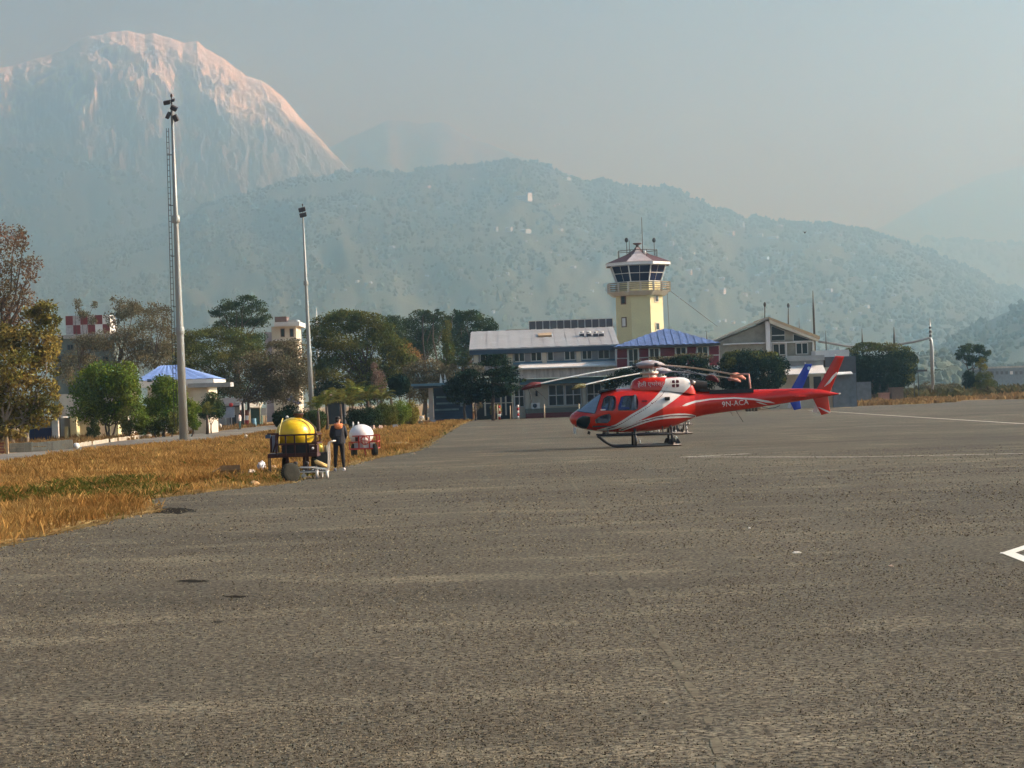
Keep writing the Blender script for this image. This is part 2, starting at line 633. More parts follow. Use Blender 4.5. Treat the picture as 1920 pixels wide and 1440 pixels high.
# flat dark patches on the apron
M_DARKPATCH = mat('dark_patch_tone', (0.018, 0.016, 0.012), 0.95, var=0.3, scale=8, spec=0.05)
def blob(px0, px1, py, hpx, seed):
    rr = random.Random(seed)
    up, lo = [], []
    for k in range(13):
        t = k / 12
        h = hpx * math.sin(math.pi * max(0.03, min(0.97, t))) ** 0.6 * rr.uniform(0.75, 1.15)
        yy = py + rr.uniform(-0.12, 0.12) * hpx
        x = px0 + (px1 - px0) * t
        up.append(G(x, yy - h / 2)[:2]); lo.append(G(x, yy + h / 2)[:2])
    return lo + up[::-1]
sheet('dark_patch', blob(283, 368, 958, 11, 2), 0.004, M_DARKPATCH)
sheet('dark_patch', blob(330, 392, 1090, 5, 3), 0.004, M_DARKPATCH)
sheet('dark_patch', blob(420, 466, 1119, 4, 4), 0.004, M_DARKPATCH)
sheet('dark_patch', blob(395, 418, 1167, 3, 5), 0.004, M_DARKPATCH)

# ------------------------------------------------------------------ hills
def crest_interp(pts):
    """photo crest pixels -> function u -> v (roll taken out)"""
    uv = []
    for px, py in pts:
        a, b = px - 960.0, py - 720.0
        uv.append((a * _c - b * _s, b * _c + a * _s))
    uv.sort()
    U = np.array([p[0] for p in uv]); V = np.array([p[1] for p in uv])
    return lambda u: np.interp(u, U, V)

class Ridge:
    def __init__(self, pts, y0, yc, power=1.0, amp=0.0, nscale=(120.0, 6.0), seed=0.0, crestn=0.0):
        self.f = crest_interp(pts)
        self.y0, self.yc, self.power, self.amp, self.ns, self.seed, self.cn = y0, yc, power, amp, nscale, seed, crestn
    def z(self, u, y):
        """height at photo column u (depth-normalised x) and depth y"""
        v = self.f(u)
        Zc = EYE + (29 - v) * self.yc / F
        Zc = np.maximum(Zc, 2)
        if self.cn:
            Zc = Zc + self.cn * (fbm(u / 26.0 + 31, np.zeros_like(u) + self.seed, 0.3, 4) - 0.5) * self.yc / F * 2
        t = (y - self.y0) / (self.yc - self.y0)
        r = np.where(t <= 1, np.clip(t, 0, 1) ** self.power, np.clip(1 - (t - 1) * 0.9, -0.2, 1))
        rel = 0
        if self.amp:
            n = 1 - 2 * np.abs(fbm(u / self.ns[0] + 7 + self.seed, t * self.ns[1] + 0.35 * u / self.ns[0], self.seed, 5) - 0.5)
            env = np.clip(np.sin(np.pi * np.clip(t, 0, 1.0)) * 1.3, 0, 1)
            rel = (n - 0.7) * self.amp * env * Zc
        return Zc * r + rel - 1.0
    def mesh(self, name, m, u0, u1, nu, ny, tmax=1.25):
        u = np.linspace(u0, u1, nu)
        t = np.concatenate([np.linspace(0, 1, ny), np.linspace(1, tmax, max(4, ny // 8))[1:]])
        y = self.y0 + t * (self.yc - self.y0)
        U, Y = np.meshgrid(u, y, indexing='ij')
        Z = self.z(U, Y)
        V = np.stack([U * Y / F, Y, Z], -1)
        return link_mesh(name, grid_mesh(name, V, m), None, 'structure')
    def hit(self, px, py):
        """where the hillside is seen at a photo pixel"""
        a, b = px - 960.0, py - 720.0
        u, v = a * _c - b * _s, b * _c + a * _s
        y = np.linspace(self.y0, self.yc, 600)
        uu = np.full_like(y, u)
        vv = 29 - (self.z(uu, y) - EYE) * F / y
        k = np.argmax(vv <= v) if (vv <= v).any() else len(y) - 1
        return (u * y[k] / F, float(y[k]), float(self.z(np.array([u]), np.array([y[k]]))[0]))

K = 7.0
M_HILL = mat('hill_scrub', (0.080, 0.091, 0.056), 0.95, var=0.3, scale=0.02, bump=0.3, spec=0.1)
M_HILL2 = mat('far_hill_scrub', (0.08, 0.09, 0.06), 0.95, var=0.5, scale=0.02, spec=0.1)

main_hill = Ridge([(-500, 640), (-200, 575), (0, 520), (75, 497), (150, 467), (230, 443), (300, 425), (345, 405), (390, 380), (500, 352), (560, 332), (640, 323), (700, 320),
                   (780, 320), (850, 313), (920, 306), (960, 301), (1000, 300), (1030, 310), (1060, 330), (1100, 337), (1180, 347),
                   (1250, 352), (1300, 372), (1350, 392), (1400, 410), (1480, 417), (1560, 422), (1640, 437), (1720, 462),
                   (1790, 492), (1850, 522), (1920, 547), (2050, 600), (2300, 690), (2600, 700)], 540 * K, 1120 * K, 0.92, 0.10, (150.0, 3.0), 1.0, 5.0)
main_hill.mesh('hill', M_HILL, -1350, 1700, 420, 110)
left_hill = Ridge([(-600, 300), (-300, 250), (0, 276), (40, 284), (80, 283), (110, 291), (165, 308), (200, 308), (250, 326), (300, 351), (340, 366), (390, 378),
                   (480, 420), (600, 470), (800, 540)], 1135 * K, 1300 * K, 0.95, 0.12, (130.0, 2.5), 2.0, 3.0)
left_hill.mesh('hill', mat('left_hill_scrub', (0.035, 0.045, 0.035), 0.95, var=0.4, scale=0.02, spec=0.1), -1500, -150, 160, 50)
far_hill = Ridge([(1400, 520), (1600, 480), (1700, 458), (1760, 448), (1820, 451), (1920, 457), (2100, 470), (2500, 500)], 1350 * K, 1750 * K, 0.95, 0.12, (130.0, 2.5), 3.0, 3.0)
far_hill.mesh('hill', M_HILL2, 400, 1500, 120, 40)
haze_hill = Ridge([(1560, 470), (1660, 420), (1740, 378), (1800, 348), (1840, 332), (1920, 312), (2100, 270), (2500, 250)], 2150 * K, 2370 * K, 0.95, 0.12, (150.0, 2.5), 4.0, 3.0)
haze_hill.mesh('hill', M_HILL2, 500, 1500, 120, 40)
near_hill = Ridge([(1640, 690), (1720, 675), (1780, 640), (1830, 612), (1870, 592), (1920, 571), (2000, 545), (2300, 520)], 300 * K, 500 * K, 0.95, 0.10, (130.0, 2.5), 5.0, 4.0)
near_hill.mesh('hill', M_HILL, 640, 1400, 120, 40)
low_hill = Ridge([(1640, 690), (1690, 672), (1715, 664), (1740, 665), (1775, 664), (1790, 672), (1830, 680), (1850, 690), (1920, 688), (2100, 680)], 190 * K, 270 * K, 0.9, 0.1, (60.0, 2.5), 6.0, 4.0)
low_hill.mesh('hill', M_HILL, 640, 1300, 120, 30)

# snow mountain
def snow_mat():
    m = bpy.data.materials.new('snow_and_rock')
    m.use_nodes = True
    nt = m.node_tree
    b = nt.nodes['Principled BSDF']
    b.inputs['Roughness'].default_value = 0.9
    b.inputs['Specular IOR Level'].default_value = 0.1
    geo = nd(nt, 'ShaderNodeNewGeometry')
    at = nd(nt, 'ShaderNodeAttribute', attribute_name='snow')
    n = nd(nt, 'ShaderNodeTexNoise')
    n.inputs['Scale'].default_value = 0.0055
    n.inputs['Detail'].default_value = 8
    n.inputs['Roughness'].default_value = 0.7
    mp = nd(nt, 'ShaderNodeMapping')
    mp.inputs['Scale'].default_value = (1.6, 0.5, 0.6)
    nt.links.new(geo.outputs['Position'], mp.inputs['Vector'])
    nt.links.new(mp.outputs[0], n.inputs['Vector'])
    ad = nd(nt, 'ShaderNodeMath', operation='ADD')
    nt.links.new(at.outputs['Fac'], ad.inputs[0])
    nt.links.new(n.outputs['Fac'], ad.inputs[1])
    r = nd(nt, 'ShaderNodeMapRange')
    r.inputs[1].default_value = 0.90
    r.inputs[2].default_value = 1.16
    nt.links.new(ad.outputs[0], r.inputs[0])
    mx = nd(nt, 'ShaderNodeMix', data_type='RGBA')
    mx.inputs[6].default_value = (0.17, 0.185, 0.20, 1)
    mx.inputs[7].default_value = (0.76, 0.87, 1.0, 1)
    nt.links.new(r.outputs[0], mx.inputs[0])
    nt.links.new(mx.outputs[2], b.inputs['Base Color'])
    return m

def build_mountain():
    f = crest_interp([(-700, 330), (-400, 240), (-150, 165), (0, 126), (60, 111), (120, 93), (150, 73), (200, 60), (240, 56), (270, 63), (290, 60), (310, 68), (345, 80), (370, 75),
                      (385, 89), (420, 111), (460, 141), (490, 149), (530, 179), (558, 212), (600, 258), (650, 312), (700, 350), (760, 400), (900, 500), (1100, 600)])
    y0, yc = 1330 * K, 1490 * K
    nu, ny = 540, 280
    u = np.linspace(-1450, 200, nu)
    t = np.concatenate([np.linspace(0, 1, ny), np.linspace(1, 1.3, 24)[1:]])
    U, T = np.meshgrid(u, t, indexing='ij')
    Y = y0 + T * (yc - y0)
    Zc = EYE + (29 - f(U)) * yc / F
    s = U / 150.0
    # ridges run down and to the right: shear the noise with height
    q = np.clip(T, 0, 1.3)
    warp = fbm(U / 90.0 + 3, q * 5, 0.1, 4) - 0.5
    r1 = 1 - 2 * np.abs(fbm(s + 1.3 * q + 1.3 * warp, q * 3.0 + 4, 0.2, 4) - 0.5)
    r2 = 1 - 2 * np.abs(fbm(s * 3.1 + 3.0 * q + 2.6 * warp, q * 8.5 + 9, 0.4, 5) - 0.5)
    r3 = 1 - 2 * np.abs(fbm(s * 7 + 5 * q + 3.5 * warp, q * 22 + 3 * warp, 0.7, 5) - 0.5)
    r4 = fbm(s * 30, q * 40, 0.8, 4)
    env = np.clip((1.0 - q) * 3.2, 0, 1) * np.clip(q * 4, 0, 1)
    ramp_ = np.where(T <= 1, 0.08 + 0.92 * (1 - np.abs(1 - T) ** 1.35), 1 - (T - 1) * 1.3)
    Z = Zc * ramp_ + Zc * env * (0.10 * (r1 - 0.9) + 0.065 * (r2 - 0.9) + 0.060 * (r3 - 0.7) + 0.022 * (r4 - 0.5)) - 2
    Z = Z + np.where(T > 0.9, (fbm(U / 22.0, T * 0 + 1, 0.9, 5) - 0.5) * 20, 0)
    V = np.stack([U * Y / F, Y, Z], -1)
    me = grid_mesh('snow_mountain', V, snow_mat(), False)
    low = np.clip((0.62 - Z / Z.max()) * 2.2, 0, 1)
    snow = np.clip(0.30 - 0.9 * low + 0.62 * (q - 0.45) + 0.45 * (0.75 - r2) + 0.25 * (r1 - 0.7) + 0.5 * (r3 - 0.75) + np.clip((q - 0.86) * 4, 0, 0.6), 0, 1)
    snow = snow * (1 - .9 * np.clip((0.80 - Z / Z.max()) * 4.0, 0, 1))  # snow colour cut on low slopes so the flank fades as if into haze
    a = me.attributes.new('snow', 'FLOAT', 'POINT')
    a.data.foreach_set('value', snow.reshape(-1).astype(np.float32))
    link_mesh('snow_mountain', me, None, 'structure')
build_mountain()
# very faint second range in the haze
back = Ridge([(500, 330), (600, 285), (680, 245), (730, 222), (770, 230), (830, 228), (870, 250), (940, 280), (1050, 320), (1200, 380)], 1700 * K, 1860 * K, 1.0, 0.2, (90.0, 3.0), 8.0, 4.0)
back.mesh('far_mountain', mat('grey_rock_snow', (0.16, 0.16, 0.16), 0.95, var=0.5, scale=0.01), -500, 300, 160, 60)

# ------------------------------------------------------------------ houses on the hillside
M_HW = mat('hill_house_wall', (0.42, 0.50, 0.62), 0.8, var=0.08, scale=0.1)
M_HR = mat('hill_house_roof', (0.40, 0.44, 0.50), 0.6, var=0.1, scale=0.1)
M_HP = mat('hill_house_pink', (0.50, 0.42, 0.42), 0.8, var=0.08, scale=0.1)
M_WINDARK = mat('window_dark', (0.03, 0.035, 0.04), 0.25, var=0.2, scale=1)
HOUSES = []
def hill_house(ridge, px, py, wpx, hpx, wallm, label, group, flat=False):
    x, y, z = ridge.hit(px, py)
    HOUSES.append((x * F / y, 29 - (z - EYE) * F / y, wpx, hpx, y))
    s = y / F
    w, h = wpx * s * 1.15, hpx * s * .8
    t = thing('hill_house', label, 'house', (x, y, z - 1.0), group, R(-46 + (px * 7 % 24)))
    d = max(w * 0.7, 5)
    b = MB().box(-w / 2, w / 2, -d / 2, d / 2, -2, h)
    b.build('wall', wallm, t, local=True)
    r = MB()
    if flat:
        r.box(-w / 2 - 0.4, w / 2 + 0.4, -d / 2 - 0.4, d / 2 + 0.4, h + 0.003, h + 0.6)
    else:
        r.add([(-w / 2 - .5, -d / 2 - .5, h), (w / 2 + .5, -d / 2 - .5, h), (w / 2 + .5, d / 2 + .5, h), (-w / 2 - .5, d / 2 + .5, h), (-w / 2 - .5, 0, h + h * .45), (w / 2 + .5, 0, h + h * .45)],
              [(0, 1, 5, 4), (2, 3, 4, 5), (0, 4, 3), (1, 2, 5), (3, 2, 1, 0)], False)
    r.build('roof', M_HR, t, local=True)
    return t, w, h, d
t_, w_, h_, d_ = hill_house(main_hill, 983, 377, 22, 13, M_HW, 'large pale block with flat roof high on the hill', None, True)
for i in range(5):
    for j in range(2):
        x0 = -w_ / 2 + w_ * (0.1 + 0.17 * i)
        MB().box(x0, x0 + w_ * 0.09, -d_ / 2 - 0.15, -d_ / 2 - 0.003, h_ * (0.18 + 0.42 * j), h_ * (0.40 + 0.42 * j)).build('window', M_WINDARK, t_, local=True)
MB().box(w_ * 0.36, w_ * 0.5 + 1.5, -d_ / 2 - 1, d_ / 3, h_ + 0.61, h_ * 1.45).build('stair_tower', M_HW, t_, local=True)
hill_house(main_hill, 1058, 337, 18, 4, M_HW, 'long white house just under the ridge crest', None)
hill_house(main_hill, 1355, 552, 9, 11, M_HP, 'tall pinkish house low on the hill right of the tower', None)
hill_house(main_hill, 1292, 514, 9, 9, M_HP, 'pinkish house on the hill beside the tower balcony', None)
hill_house(main_hill, 1300, 476, 5, 4, M_PAINT2, 'small bright white house on the hill right of the tower roof', None)
hill_house(main_hill, 984, 436, 18, 6, M_HW, 'wide pale house in the mid-hill hamlet, longest of its row', None)
hill_house(main_hill, 955, 434, 10, 8, M_HW, 'squat pale house in the mid-hill hamlet, middle of its row', None)
hill_house(main_hill, 930, 434, 6, 9, M_HW, 'narrow pale house in the mid-hill hamlet, end of its row', None)
spots = [(800, 350, 12, 4), (665, 386, 6, 3), (640, 411, 4, 4), (735, 463, 9, 4), (670, 528, 6, 5), (885, 335, 8, 3), (1045, 383, 8, 3), (1050, 430, 8, 4), (1083, 428, 5, 3),
         (1100, 434, 5, 3), (1005, 452, 6, 3), (985, 452, 5, 3), (1030, 473, 7, 3), (1048, 478, 6, 4), (1010, 505, 7, 5), (1075, 500, 8, 4), (995, 551, 5, 3), (1110, 545, 5, 3),
         (1247, 422, 5, 8), (1370, 437, 12, 7), (1392, 420, 6, 9), (1426, 441, 8, 6), (1450, 445, 15, 4), (1535, 436, 9, 3), (1462, 423, 8, 4), (1435, 483, 11, 4),
         (1457, 474, 7, 4), (1420, 516, 6, 4), (1428, 512, 5, 4), (1441, 530, 4, 9), (1354, 523, 8, 7), (1397, 552, 7, 4), (1325, 545, 6, 4), (1420, 548, 5, 4), (1555, 545, 10, 7),
         (1618, 457, 7, 4), (1576, 440, 5, 4), (1552, 487, 10, 3), (1623, 574, 12, 4), (1868, 566, 8, 3), (1565, 616, 7, 4), (1598, 617, 7, 7), (1375, 605, 6, 6), (1516, 600, 6, 3), (1260, 456, 6, 7),
         (925, 585, 4, 6), (1180, 560, 5, 4), (1640, 520, 6, 4), (1700, 545, 5, 3), (1490, 500, 5, 4)]
_r = random.Random(5)
spots += [(_r.uniform(1270, 1700), _r.uniform(450, 610), _r.uniform(4, 7), _r.uniform(3, 4.5)) for _ in range(22)] + [(_r.uniform(620, 1120), _r.uniform(360, 560), _r.uniform(3.5, 6), _r.uniform(2.5, 4)) for _ in range(16)]
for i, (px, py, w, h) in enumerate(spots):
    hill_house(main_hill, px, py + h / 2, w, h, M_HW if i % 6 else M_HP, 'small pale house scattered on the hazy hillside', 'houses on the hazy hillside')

# forest on the near side of the hills: crowns as one mass
def crown_blobs(name, ridge, u0, u1, n, r0, r1, m, seed, bias=0.0, tlo=0.02):
    g = np.random.default_rng(seed)
    u = g.uniform(u0, u1, n)
    t = tlo + (1.0 - tlo) * g.random(n) ** (1.0 - bias)
    k = int(n * 0.22)
    t[:k] = 1.0 - 0.02 * g.random(k)
    y = ridge.y0 + t * (ridge.yc - ridge.y0)
    keep = fbm(u / 60.0, t * 9, 0.2, 3) > 0.40
    keep[:k] = fbm(u[:k] / 22.0, t[:k] * 0, 0.3, 3) > 0.40
    vv = 29 - (ridge.z(u, y) - EYE) * F / y
    for hu, hv_, hw_, hh_, hy in HOUSES:
        keep &= ~((np.abs(u - hu) < hw_ * .6 + 3) & (vv > hv_ - hh_ * .8) & (vv < hv_ + hh_ + 9))
    u, y = u[keep], y[keep]
    z = ridge.z(u, y)
    n = len(u)
    r = g.uniform(r0, r1, n) * (0.6 + 0.8 * g.random(n))
    bm = bmesh.new()
    bmesh.ops.create_icosphere(bm, subdivisions=1, radius=1)
    bv = np.array([v.co[:] for v in bm.verts])
    bf = np.array([[v.index for v in f.verts] for f in bm.faces])
    bm.free()
    jit = 1 + 0.35 * g.standard_normal((n, len(bv), 1))
    V = bv[None] * jit * r[:, None, None]
    V[..., 2] *= g.uniform(0.8, 1.5, n)[:, None]
    V += np.stack([u * y / F, y, z + r * 0.45], -1)[:, None]
    T = V[:, bf]                       # n, faces, 3, 3
    T = T.reshape(-1, 3, 3)
    rnd = np.repeat(g.random(n), len(bf))
    o = link_mesh(name, quads_mesh(name, T, m, rnd), None, 'stuff')
    return o
M_WOOD = leaf_mat('hill_forest_leaves', (0.075, 0.088, 0.050), (0.095, 0.105, 0.060), 0.01, 0.1, 0.75)
crown_blobs('forest', main_hill, -1100, 1150, 19000, 3.2, 7.0, M_WOOD, 11, 0.1)
crown_blobs('forest', left_hill, -1150, -450, 1500, 9.0, 16.0, M_WOOD, 12, 0.1)
crown_blobs('forest', far_hill, 600, 1100, 900, 9.0, 16.0, M_WOOD, 13, 0.1)
crown_blobs('forest', near_hill, 660, 1100, 1400, 2.2, 4.6, M_WOOD, 14)
crown_blobs('forest', low_hill, 640, 1100, 900, 1.6, 3.2, M_WOOD, 15)

# haze: one closed box of air round everything
hz = MB()
hz.box(-7000, 7000, -160, 17300, -1.05, 1850)
hm = bpy.data.materials.new('haze_air')
hm.use_nodes = True
hm.node_tree.nodes.clear()
ho = nd(hm.node_tree, 'ShaderNodeOutputMaterial')
hv = nd(hm.node_tree, 'ShaderNodeVolumePrincipled')
hv.inputs['Color'].default_value = (*HAZE_COLOR, 1)
hv.inputs['Density'].default_value = HAZE_DENSITY
hv.inputs['Anisotropy'].default_value = 0.85
hv.inputs['Absorption Color'].default_value = (1, 1, 1, 1)
hm.node_tree.links.new(hv.outputs[0], ho.inputs['Volume'])
hz.build('haze', hm, kind='stuff')

# ================================================================== DRY GRASS
CLEAR = [(*G(px, py)[:2], r_) for px, py, r_ in ((432, 900, .55), (490, 884, .35), (472, 895, .35), (452, 899, .35), (512, 886, .35), (478, 911, .3), (545, 903, .4), (570, 888, .7), (530, 880, .4), (600, 880, .5), (680, 852, .55), (700, 856, .4))]
def in_poly(x, y, poly):
    return sdf_poly(x, y, poly) < 0

def blades(name, poly, n, h0, h1, w0, m, seed, dref=55.0, power=1.3, lean=0.35, tuft=7, spread=0.16, margin=0.0, edge_n=0.25):
    g = np.random.default_rng(seed)
    P2 = np.array(poly)
    lo, hi = P2.min(0), P2.max(0)
    X, Y = [], []
    need = n // tuft
    while sum(len(a) for a in X) < need:
        x = g.uniform(lo[0], hi[0], 60000)
        y = g.uniform(lo[1], hi[1], 60000)
        acc = g.random(60000) < np.minimum(1, (dref / np.maximum(y, 5)) ** power)
        x, y = x[acc], y[acc]
        s = sdf_poly(x, y, poly)
        k = s < margin + edge_n * (fbm(x * 1.3, y * 0.7, 0.3, 3) - 0.5)
        k &= (fbm(x * 0.5, y * 0.35, 0.1, 3) > 0.34)
        for ex, ey, er in CLEAR:
            k &= (x - ex) ** 2 + ((y - ey) * .6) ** 2 > er * er
        X.append(x[k]); Y.append(y[k])
    x = np.concatenate(X)[:need]; y = np.concatenate(Y)[:need]
    hs = 0.82 * (0.20 + 1.6 * fbm(x * 0.45, y * 0.25, 0.5, 4)) * g.uniform(0.7, 1.2, need)
    tr = g.random(need)
    x = np.repeat(x, tuft); y = np.repeat(y, tuft); hs = np.repeat(hs, tuft); tr = np.repeat(tr, tuft)
    N = len(x)
    x = x + g.normal(0, spread, N); y = y + g.normal(0, spread * 1.4, N)
    h = g.uniform(h0, h1, N) * hs
    an = g.uniform(0, 2 * np.pi, N)
    ln = np.abs(g.normal(0, lean, N)) * h
    w = w0 * (0.7 + 0.6 * g.random(N)) * np.maximum(1.0, y / 60.0)
    fa = g.uniform(-0.6, 0.6, N)
    ax, ay = np.cos(fa), np.sin(fa)
    dx, dy = np.cos(an) * ln, np.sin(an) * ln
    V = np.zeros((N, 4, 3))
    V[:, 0] = np.stack([x - ax * w, y - ay * w, np.zeros(N) - 0.01], -1)
    V[:, 1] = np.stack([x + ax * w, y + ay * w, np.zeros(N) - 0.01], -1)
    V[:, 2] = np.stack([x + ax * w * 0.7 + dx * .5, y + ay * w * 0.7 + dy * .5, h * 0.62], -1)
    V[:, 3] = np.stack([x + dx * 1.2, y + dy * 1.2, h], -1)
    rnd = np.clip(0.5 * tr + 0.5 * g.random(N), 0, 1)
    o = link_mesh(name, quads_mesh(name, V, m, rnd), None, 'stuff')
    return o

M_STRAW = leaf_mat('dry_grass', (0.30, 0.160, 0.046), (0.52, 0.325, 0.110), 0.30, 0.3, 0.38)
M_STRAW2 = leaf_mat('cut_straw', (0.62, 0.44, 0.20), (0.55, 0.36, 0.14), 0.3, 0.2, 0.6)
M_WEED = leaf_mat('green_weeds', (0.075, 0.105, 0.018), (0.15, 0.15, 0.03), 0.5, 0.3, 0.5)
GR_UP = [(885, 786), (800, 792), (690, 798), (600, 800), (520, 807), (420, 824), (345, 831), (200, 840), (100, 853), (0, 869), (-80, 886), (-160, 905), (-200, 960)]
grass_poly = [G(*p)[:2] for p in EDGE] + [G(*p)[:2] for p in GR_UP]
grass_poly = [(p[0], p[1]) for p in grass_poly]
near_poly = [G(*p)[:2] for p in [(-200, 1100)] + EDGE[:12] + [(560, 880), (345, 832), (0, 869), (-200, 920)]]
blades('grass', grass_poly, 120000, 0.10, 0.32, 0.010, M_STRAW, 21, 45, 1.4)
blades('grass', near_poly, 78000, 0.10, 0.34, 0.007, M_STRAW, 22, 40, 2.0)
weed_poly = [G(*p)[:2] for p in [(-40, 955), (30, 947), (120, 942), (240, 937), (310, 929), (320, 918), (260, 908), (120, 915), (60, 925), (-40, 935)]]
blades('weeds', weed_poly, 22000, 0.08, 0.30, 0.020, M_WEED, 23, 60, 0.5, 0.7, 10, 0.22, 0.1, 2.2)
blades('weeds', grass_poly, 9000, 0.08, 0.26, 0.016, M_WEED, 34, 60, 1.2, 0.7, 10, 0.25)
weed2 = [G(*p)[:2] for p in [(400, 917), (540, 903), (600, 886), (590, 880), (420, 905)]]
blades('weeds', weed2, 2500, 0.10, 0.28, 0.018, M_WEED, 24, 60, 0.5, 0.7, 10, 0.2)
# cut straw lying along the apron edge
ed = [G(*p)[:2] for p in EDGE]
straw_poly = [(p[0] + 0.10, p[1]) for p in ed] + [(p[0] - 0.45, p[1] + 0.1) for p in ed[::-1]]
blades('straw', straw_poly, 26000, 0.05, 0.13, 0.012, M_STRAW2, 25, 45, 1.2, 2.2, 5, 0.12)
# verges beyond the apron on the right and round the road
def gp(l): return [G(*p)[:2] for p in l]
M_STRAW3 = leaf_mat('brown_verge_grass', (0.28, 0.17, 0.07), (0.36, 0.24, 0.10), 0.3, 0.2, 0.5)
M_VERGE = leaf_mat('verge_scrub', (0.085, 0.085, 0.03), (0.17, 0.13, 0.055), 0.25, 0.2, 0.5)
isl = gp([(1590, 762), (1640, 760), (1700, 758.5), (1788, 754.5), (1800, 750.5)]) + [(80, 292), (46, 292)]
blades('verge_grass', isl, 14000, 0.25, 0.7, 0.035, M_STRAW3, 26, 200, 0.5)
vg = [G(1800, 750)[:2], G(1930, 748)[:2], (75, 330), (120, 400), (70, 400), (66, 300)]
blades('verge_grass', vg, 9000, 0.3, 0.9, 0.05, M_STRAW3, 27, 200, 0.5)
scr = [(48, 292), (80, 292), (100, 420), (60, 420)]
blades('scrub', scr, 9000, 0.5, 1.7, 0.10, M_VERGE, 28, 200, 0.3, 0.6, 12, 0.5)
lf = gp([(-60, 862), (0, 852), (100, 842), (200, 829), (345, 815), (420, 807), (500, 798), (560, 794)]) + [(-35, 262), (-60, 240), (-60, 160)]
blades('verge_grass', lf, 22000, 0.12, 0.5, 0.018, M_STRAW3, 29, 120, 0.8)
# ================================================================== BUILDINGS
M_CREAM = mat('cream_plaster', (0.62, 0.56, 0.44), 0.85, var=0.10, scale=0.9)
M_CREAMY = mat('yellow_plaster', (0.72, 0.66, 0.38), 0.85, var=0.06, scale=0.7)
M_WHITE = mat('white_plaster', (0.70, 0.69, 0.66), 0.8, var=0.10, scale=0.8)
M_GREYC = mat('grey_concrete', (0.38, 0.38, 0.37), 0.9, var=0.22, scale=1.2, stretch=(1, 1, 0.25))
M_FASCIA = mat('streaked_concrete', (0.62, 0.58, 0.54), 0.9, var=0.30, scale=2.0, stretch=(1.6, 1, 0.3))
M_DKGREY = mat('dark_grey_panel', (0.085, 0.085, 0.09), 0.7, var=0.15, scale=1.5)
M_GREYPANEL = mat('grey_wall_panel', (0.30, 0.30, 0.31), 0.8, var=0.15, scale=2.0)
M_SLATEG = mat('slate_green_panel', (0.30, 0.29, 0.23), 0.85, var=0.2, scale=1.2)
M_MAROON = mat('maroon_panel', (0.20, 0.026, 0.035), 0.7, var=0.15, scale=1.5)
M_ROOFM = mat('pale_sheet_roof', (0.34, 0.34, 0.34), 0.5, var=0.14, scale=0.5, stretch=(1, 1, 3))
M_BLUER = mat('blue_sheet_roof', (0.11, 0.17, 0.36), 0.55, var=0.35, scale=2.2, stretch=(1.5, 0.4, 0.4))
M_BLUER2 = mat('light_blue_sheet_roof', (0.20, 0.31, 0.62), 0.5, var=0.15, scale=1.5)
M_TEALF = mat('teal_trim_and_shade', (0.10, 0.22, 0.30), 0.6, var=0.12, scale=2)
M_TEALD = mat('dark_teal_eave', (0.030, 0.055, 0.085), 0.6, var=0.12, scale=2)
M_GLASS = mat('window_glass', (0.010, 0.024, 0.030), 0.10, var=0.3, scale=0.6, spec=0.35)
M_GLASSB = mat('cab_glass', (0.006, 0.012, 0.045), 0.06, var=0.3, scale=0.6, spec=0.4)
M_FRAMEW = mat('white_window_frame', (0.66, 0.67, 0.64), 0.6, var=0.08, scale=3)
M_FRAMEB = mat('brown_window_frame', (0.16, 0.09, 0.05), 0.6, var=0.1, scale=3)
M_REDST = mat('red_oxide_step', (0.16, 0.040, 0.040), 0.85, var=0.2, scale=2)
M_BLACK = mat('matt_black', (0.016, 0.016, 0.018), 0.6, var=0.2, scale=3)
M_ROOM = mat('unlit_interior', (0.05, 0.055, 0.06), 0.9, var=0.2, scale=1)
M_STEEL = mat('galvanised_steel', (0.36, 0.38, 0.39), 0.45, 0.6, var=0.15, scale=1.5)
M_DKSTEEL = mat('dark_steel', (0.05, 0.055, 0.06), 0.5, 0.3, var=0.2, scale=3)
M_WHITEP = mat('white_gloss_paint', (0.80, 0.80, 0.77), 0.35, var=0.06, scale=3)
M_TIMBER = mat('tan_timber', (0.48, 0.34, 0.20), 0.7, var=0.12, scale=2)
M_ROOFD = mat('dark_red_roof', (0.085, 0.032, 0.034), 0.6, var=0.2, scale=1.2)
M_ROOFP = mat('pinkish_grey_roof', (0.42, 0.37, 0.37), 0.6, var=0.12, scale=1.2)

TD = 240.0
def part(name, m, parent, fn, **kw):
    mb = MB()
    fn(mb)
    return mb.build(name, m, parent, **kw)

def window(parent, x0, y0, x1, y1, d, cols=1, rows=1, fm=None, pm=None, bar=1.2, proud=0.09, split=None, fcol=None):
    """frame part with its panes as sub-parts, from a photo rectangle"""
    fm = fm or M_FRAMEW
    pm = pm or M_GLASS
    a, b, z0, z1 = rect(x0, y0, x1, y1, d)
    t = bar * d / F
    f = MB()
    f.box(a, b, d - proud, d + 0.06, z1 - t, z1)
    f.box(a, b, d - proud, d + 0.06, z0, z0 + t)
    xs = [a + (b - a) * i / cols for i in range(cols + 1)]
    zs = [z0 + (z1 - z0) * i / rows for i in range(rows + 1)] if split is None else [z0, z0 + (z1 - z0) * split, z1]
    rows = len(zs) - 1
    for i, x in enumerate(xs):
        xa = x if i == 0 else (x - t if i == cols else x - t / 2)
        f.box(xa, xa + t, d - proud + 0.003, d + 0.06, z0 + t, z1 - t)
    for z in zs[1:-1]:
        f.box(a + t, b - t, d - proud + 0.006, d + 0.06, z - t / 2, z + t / 2)
    fo = f.build('window', fm, parent)
    for i in range(cols):
        for j in range(rows):
            MB().box(xs[i] + t * .5, xs[i + 1] - t * .5, d - 0.035, d - 0.012, zs[j] + t * .5, zs[j + 1] - t * .5).build('pane', pm, fo)
    return fo

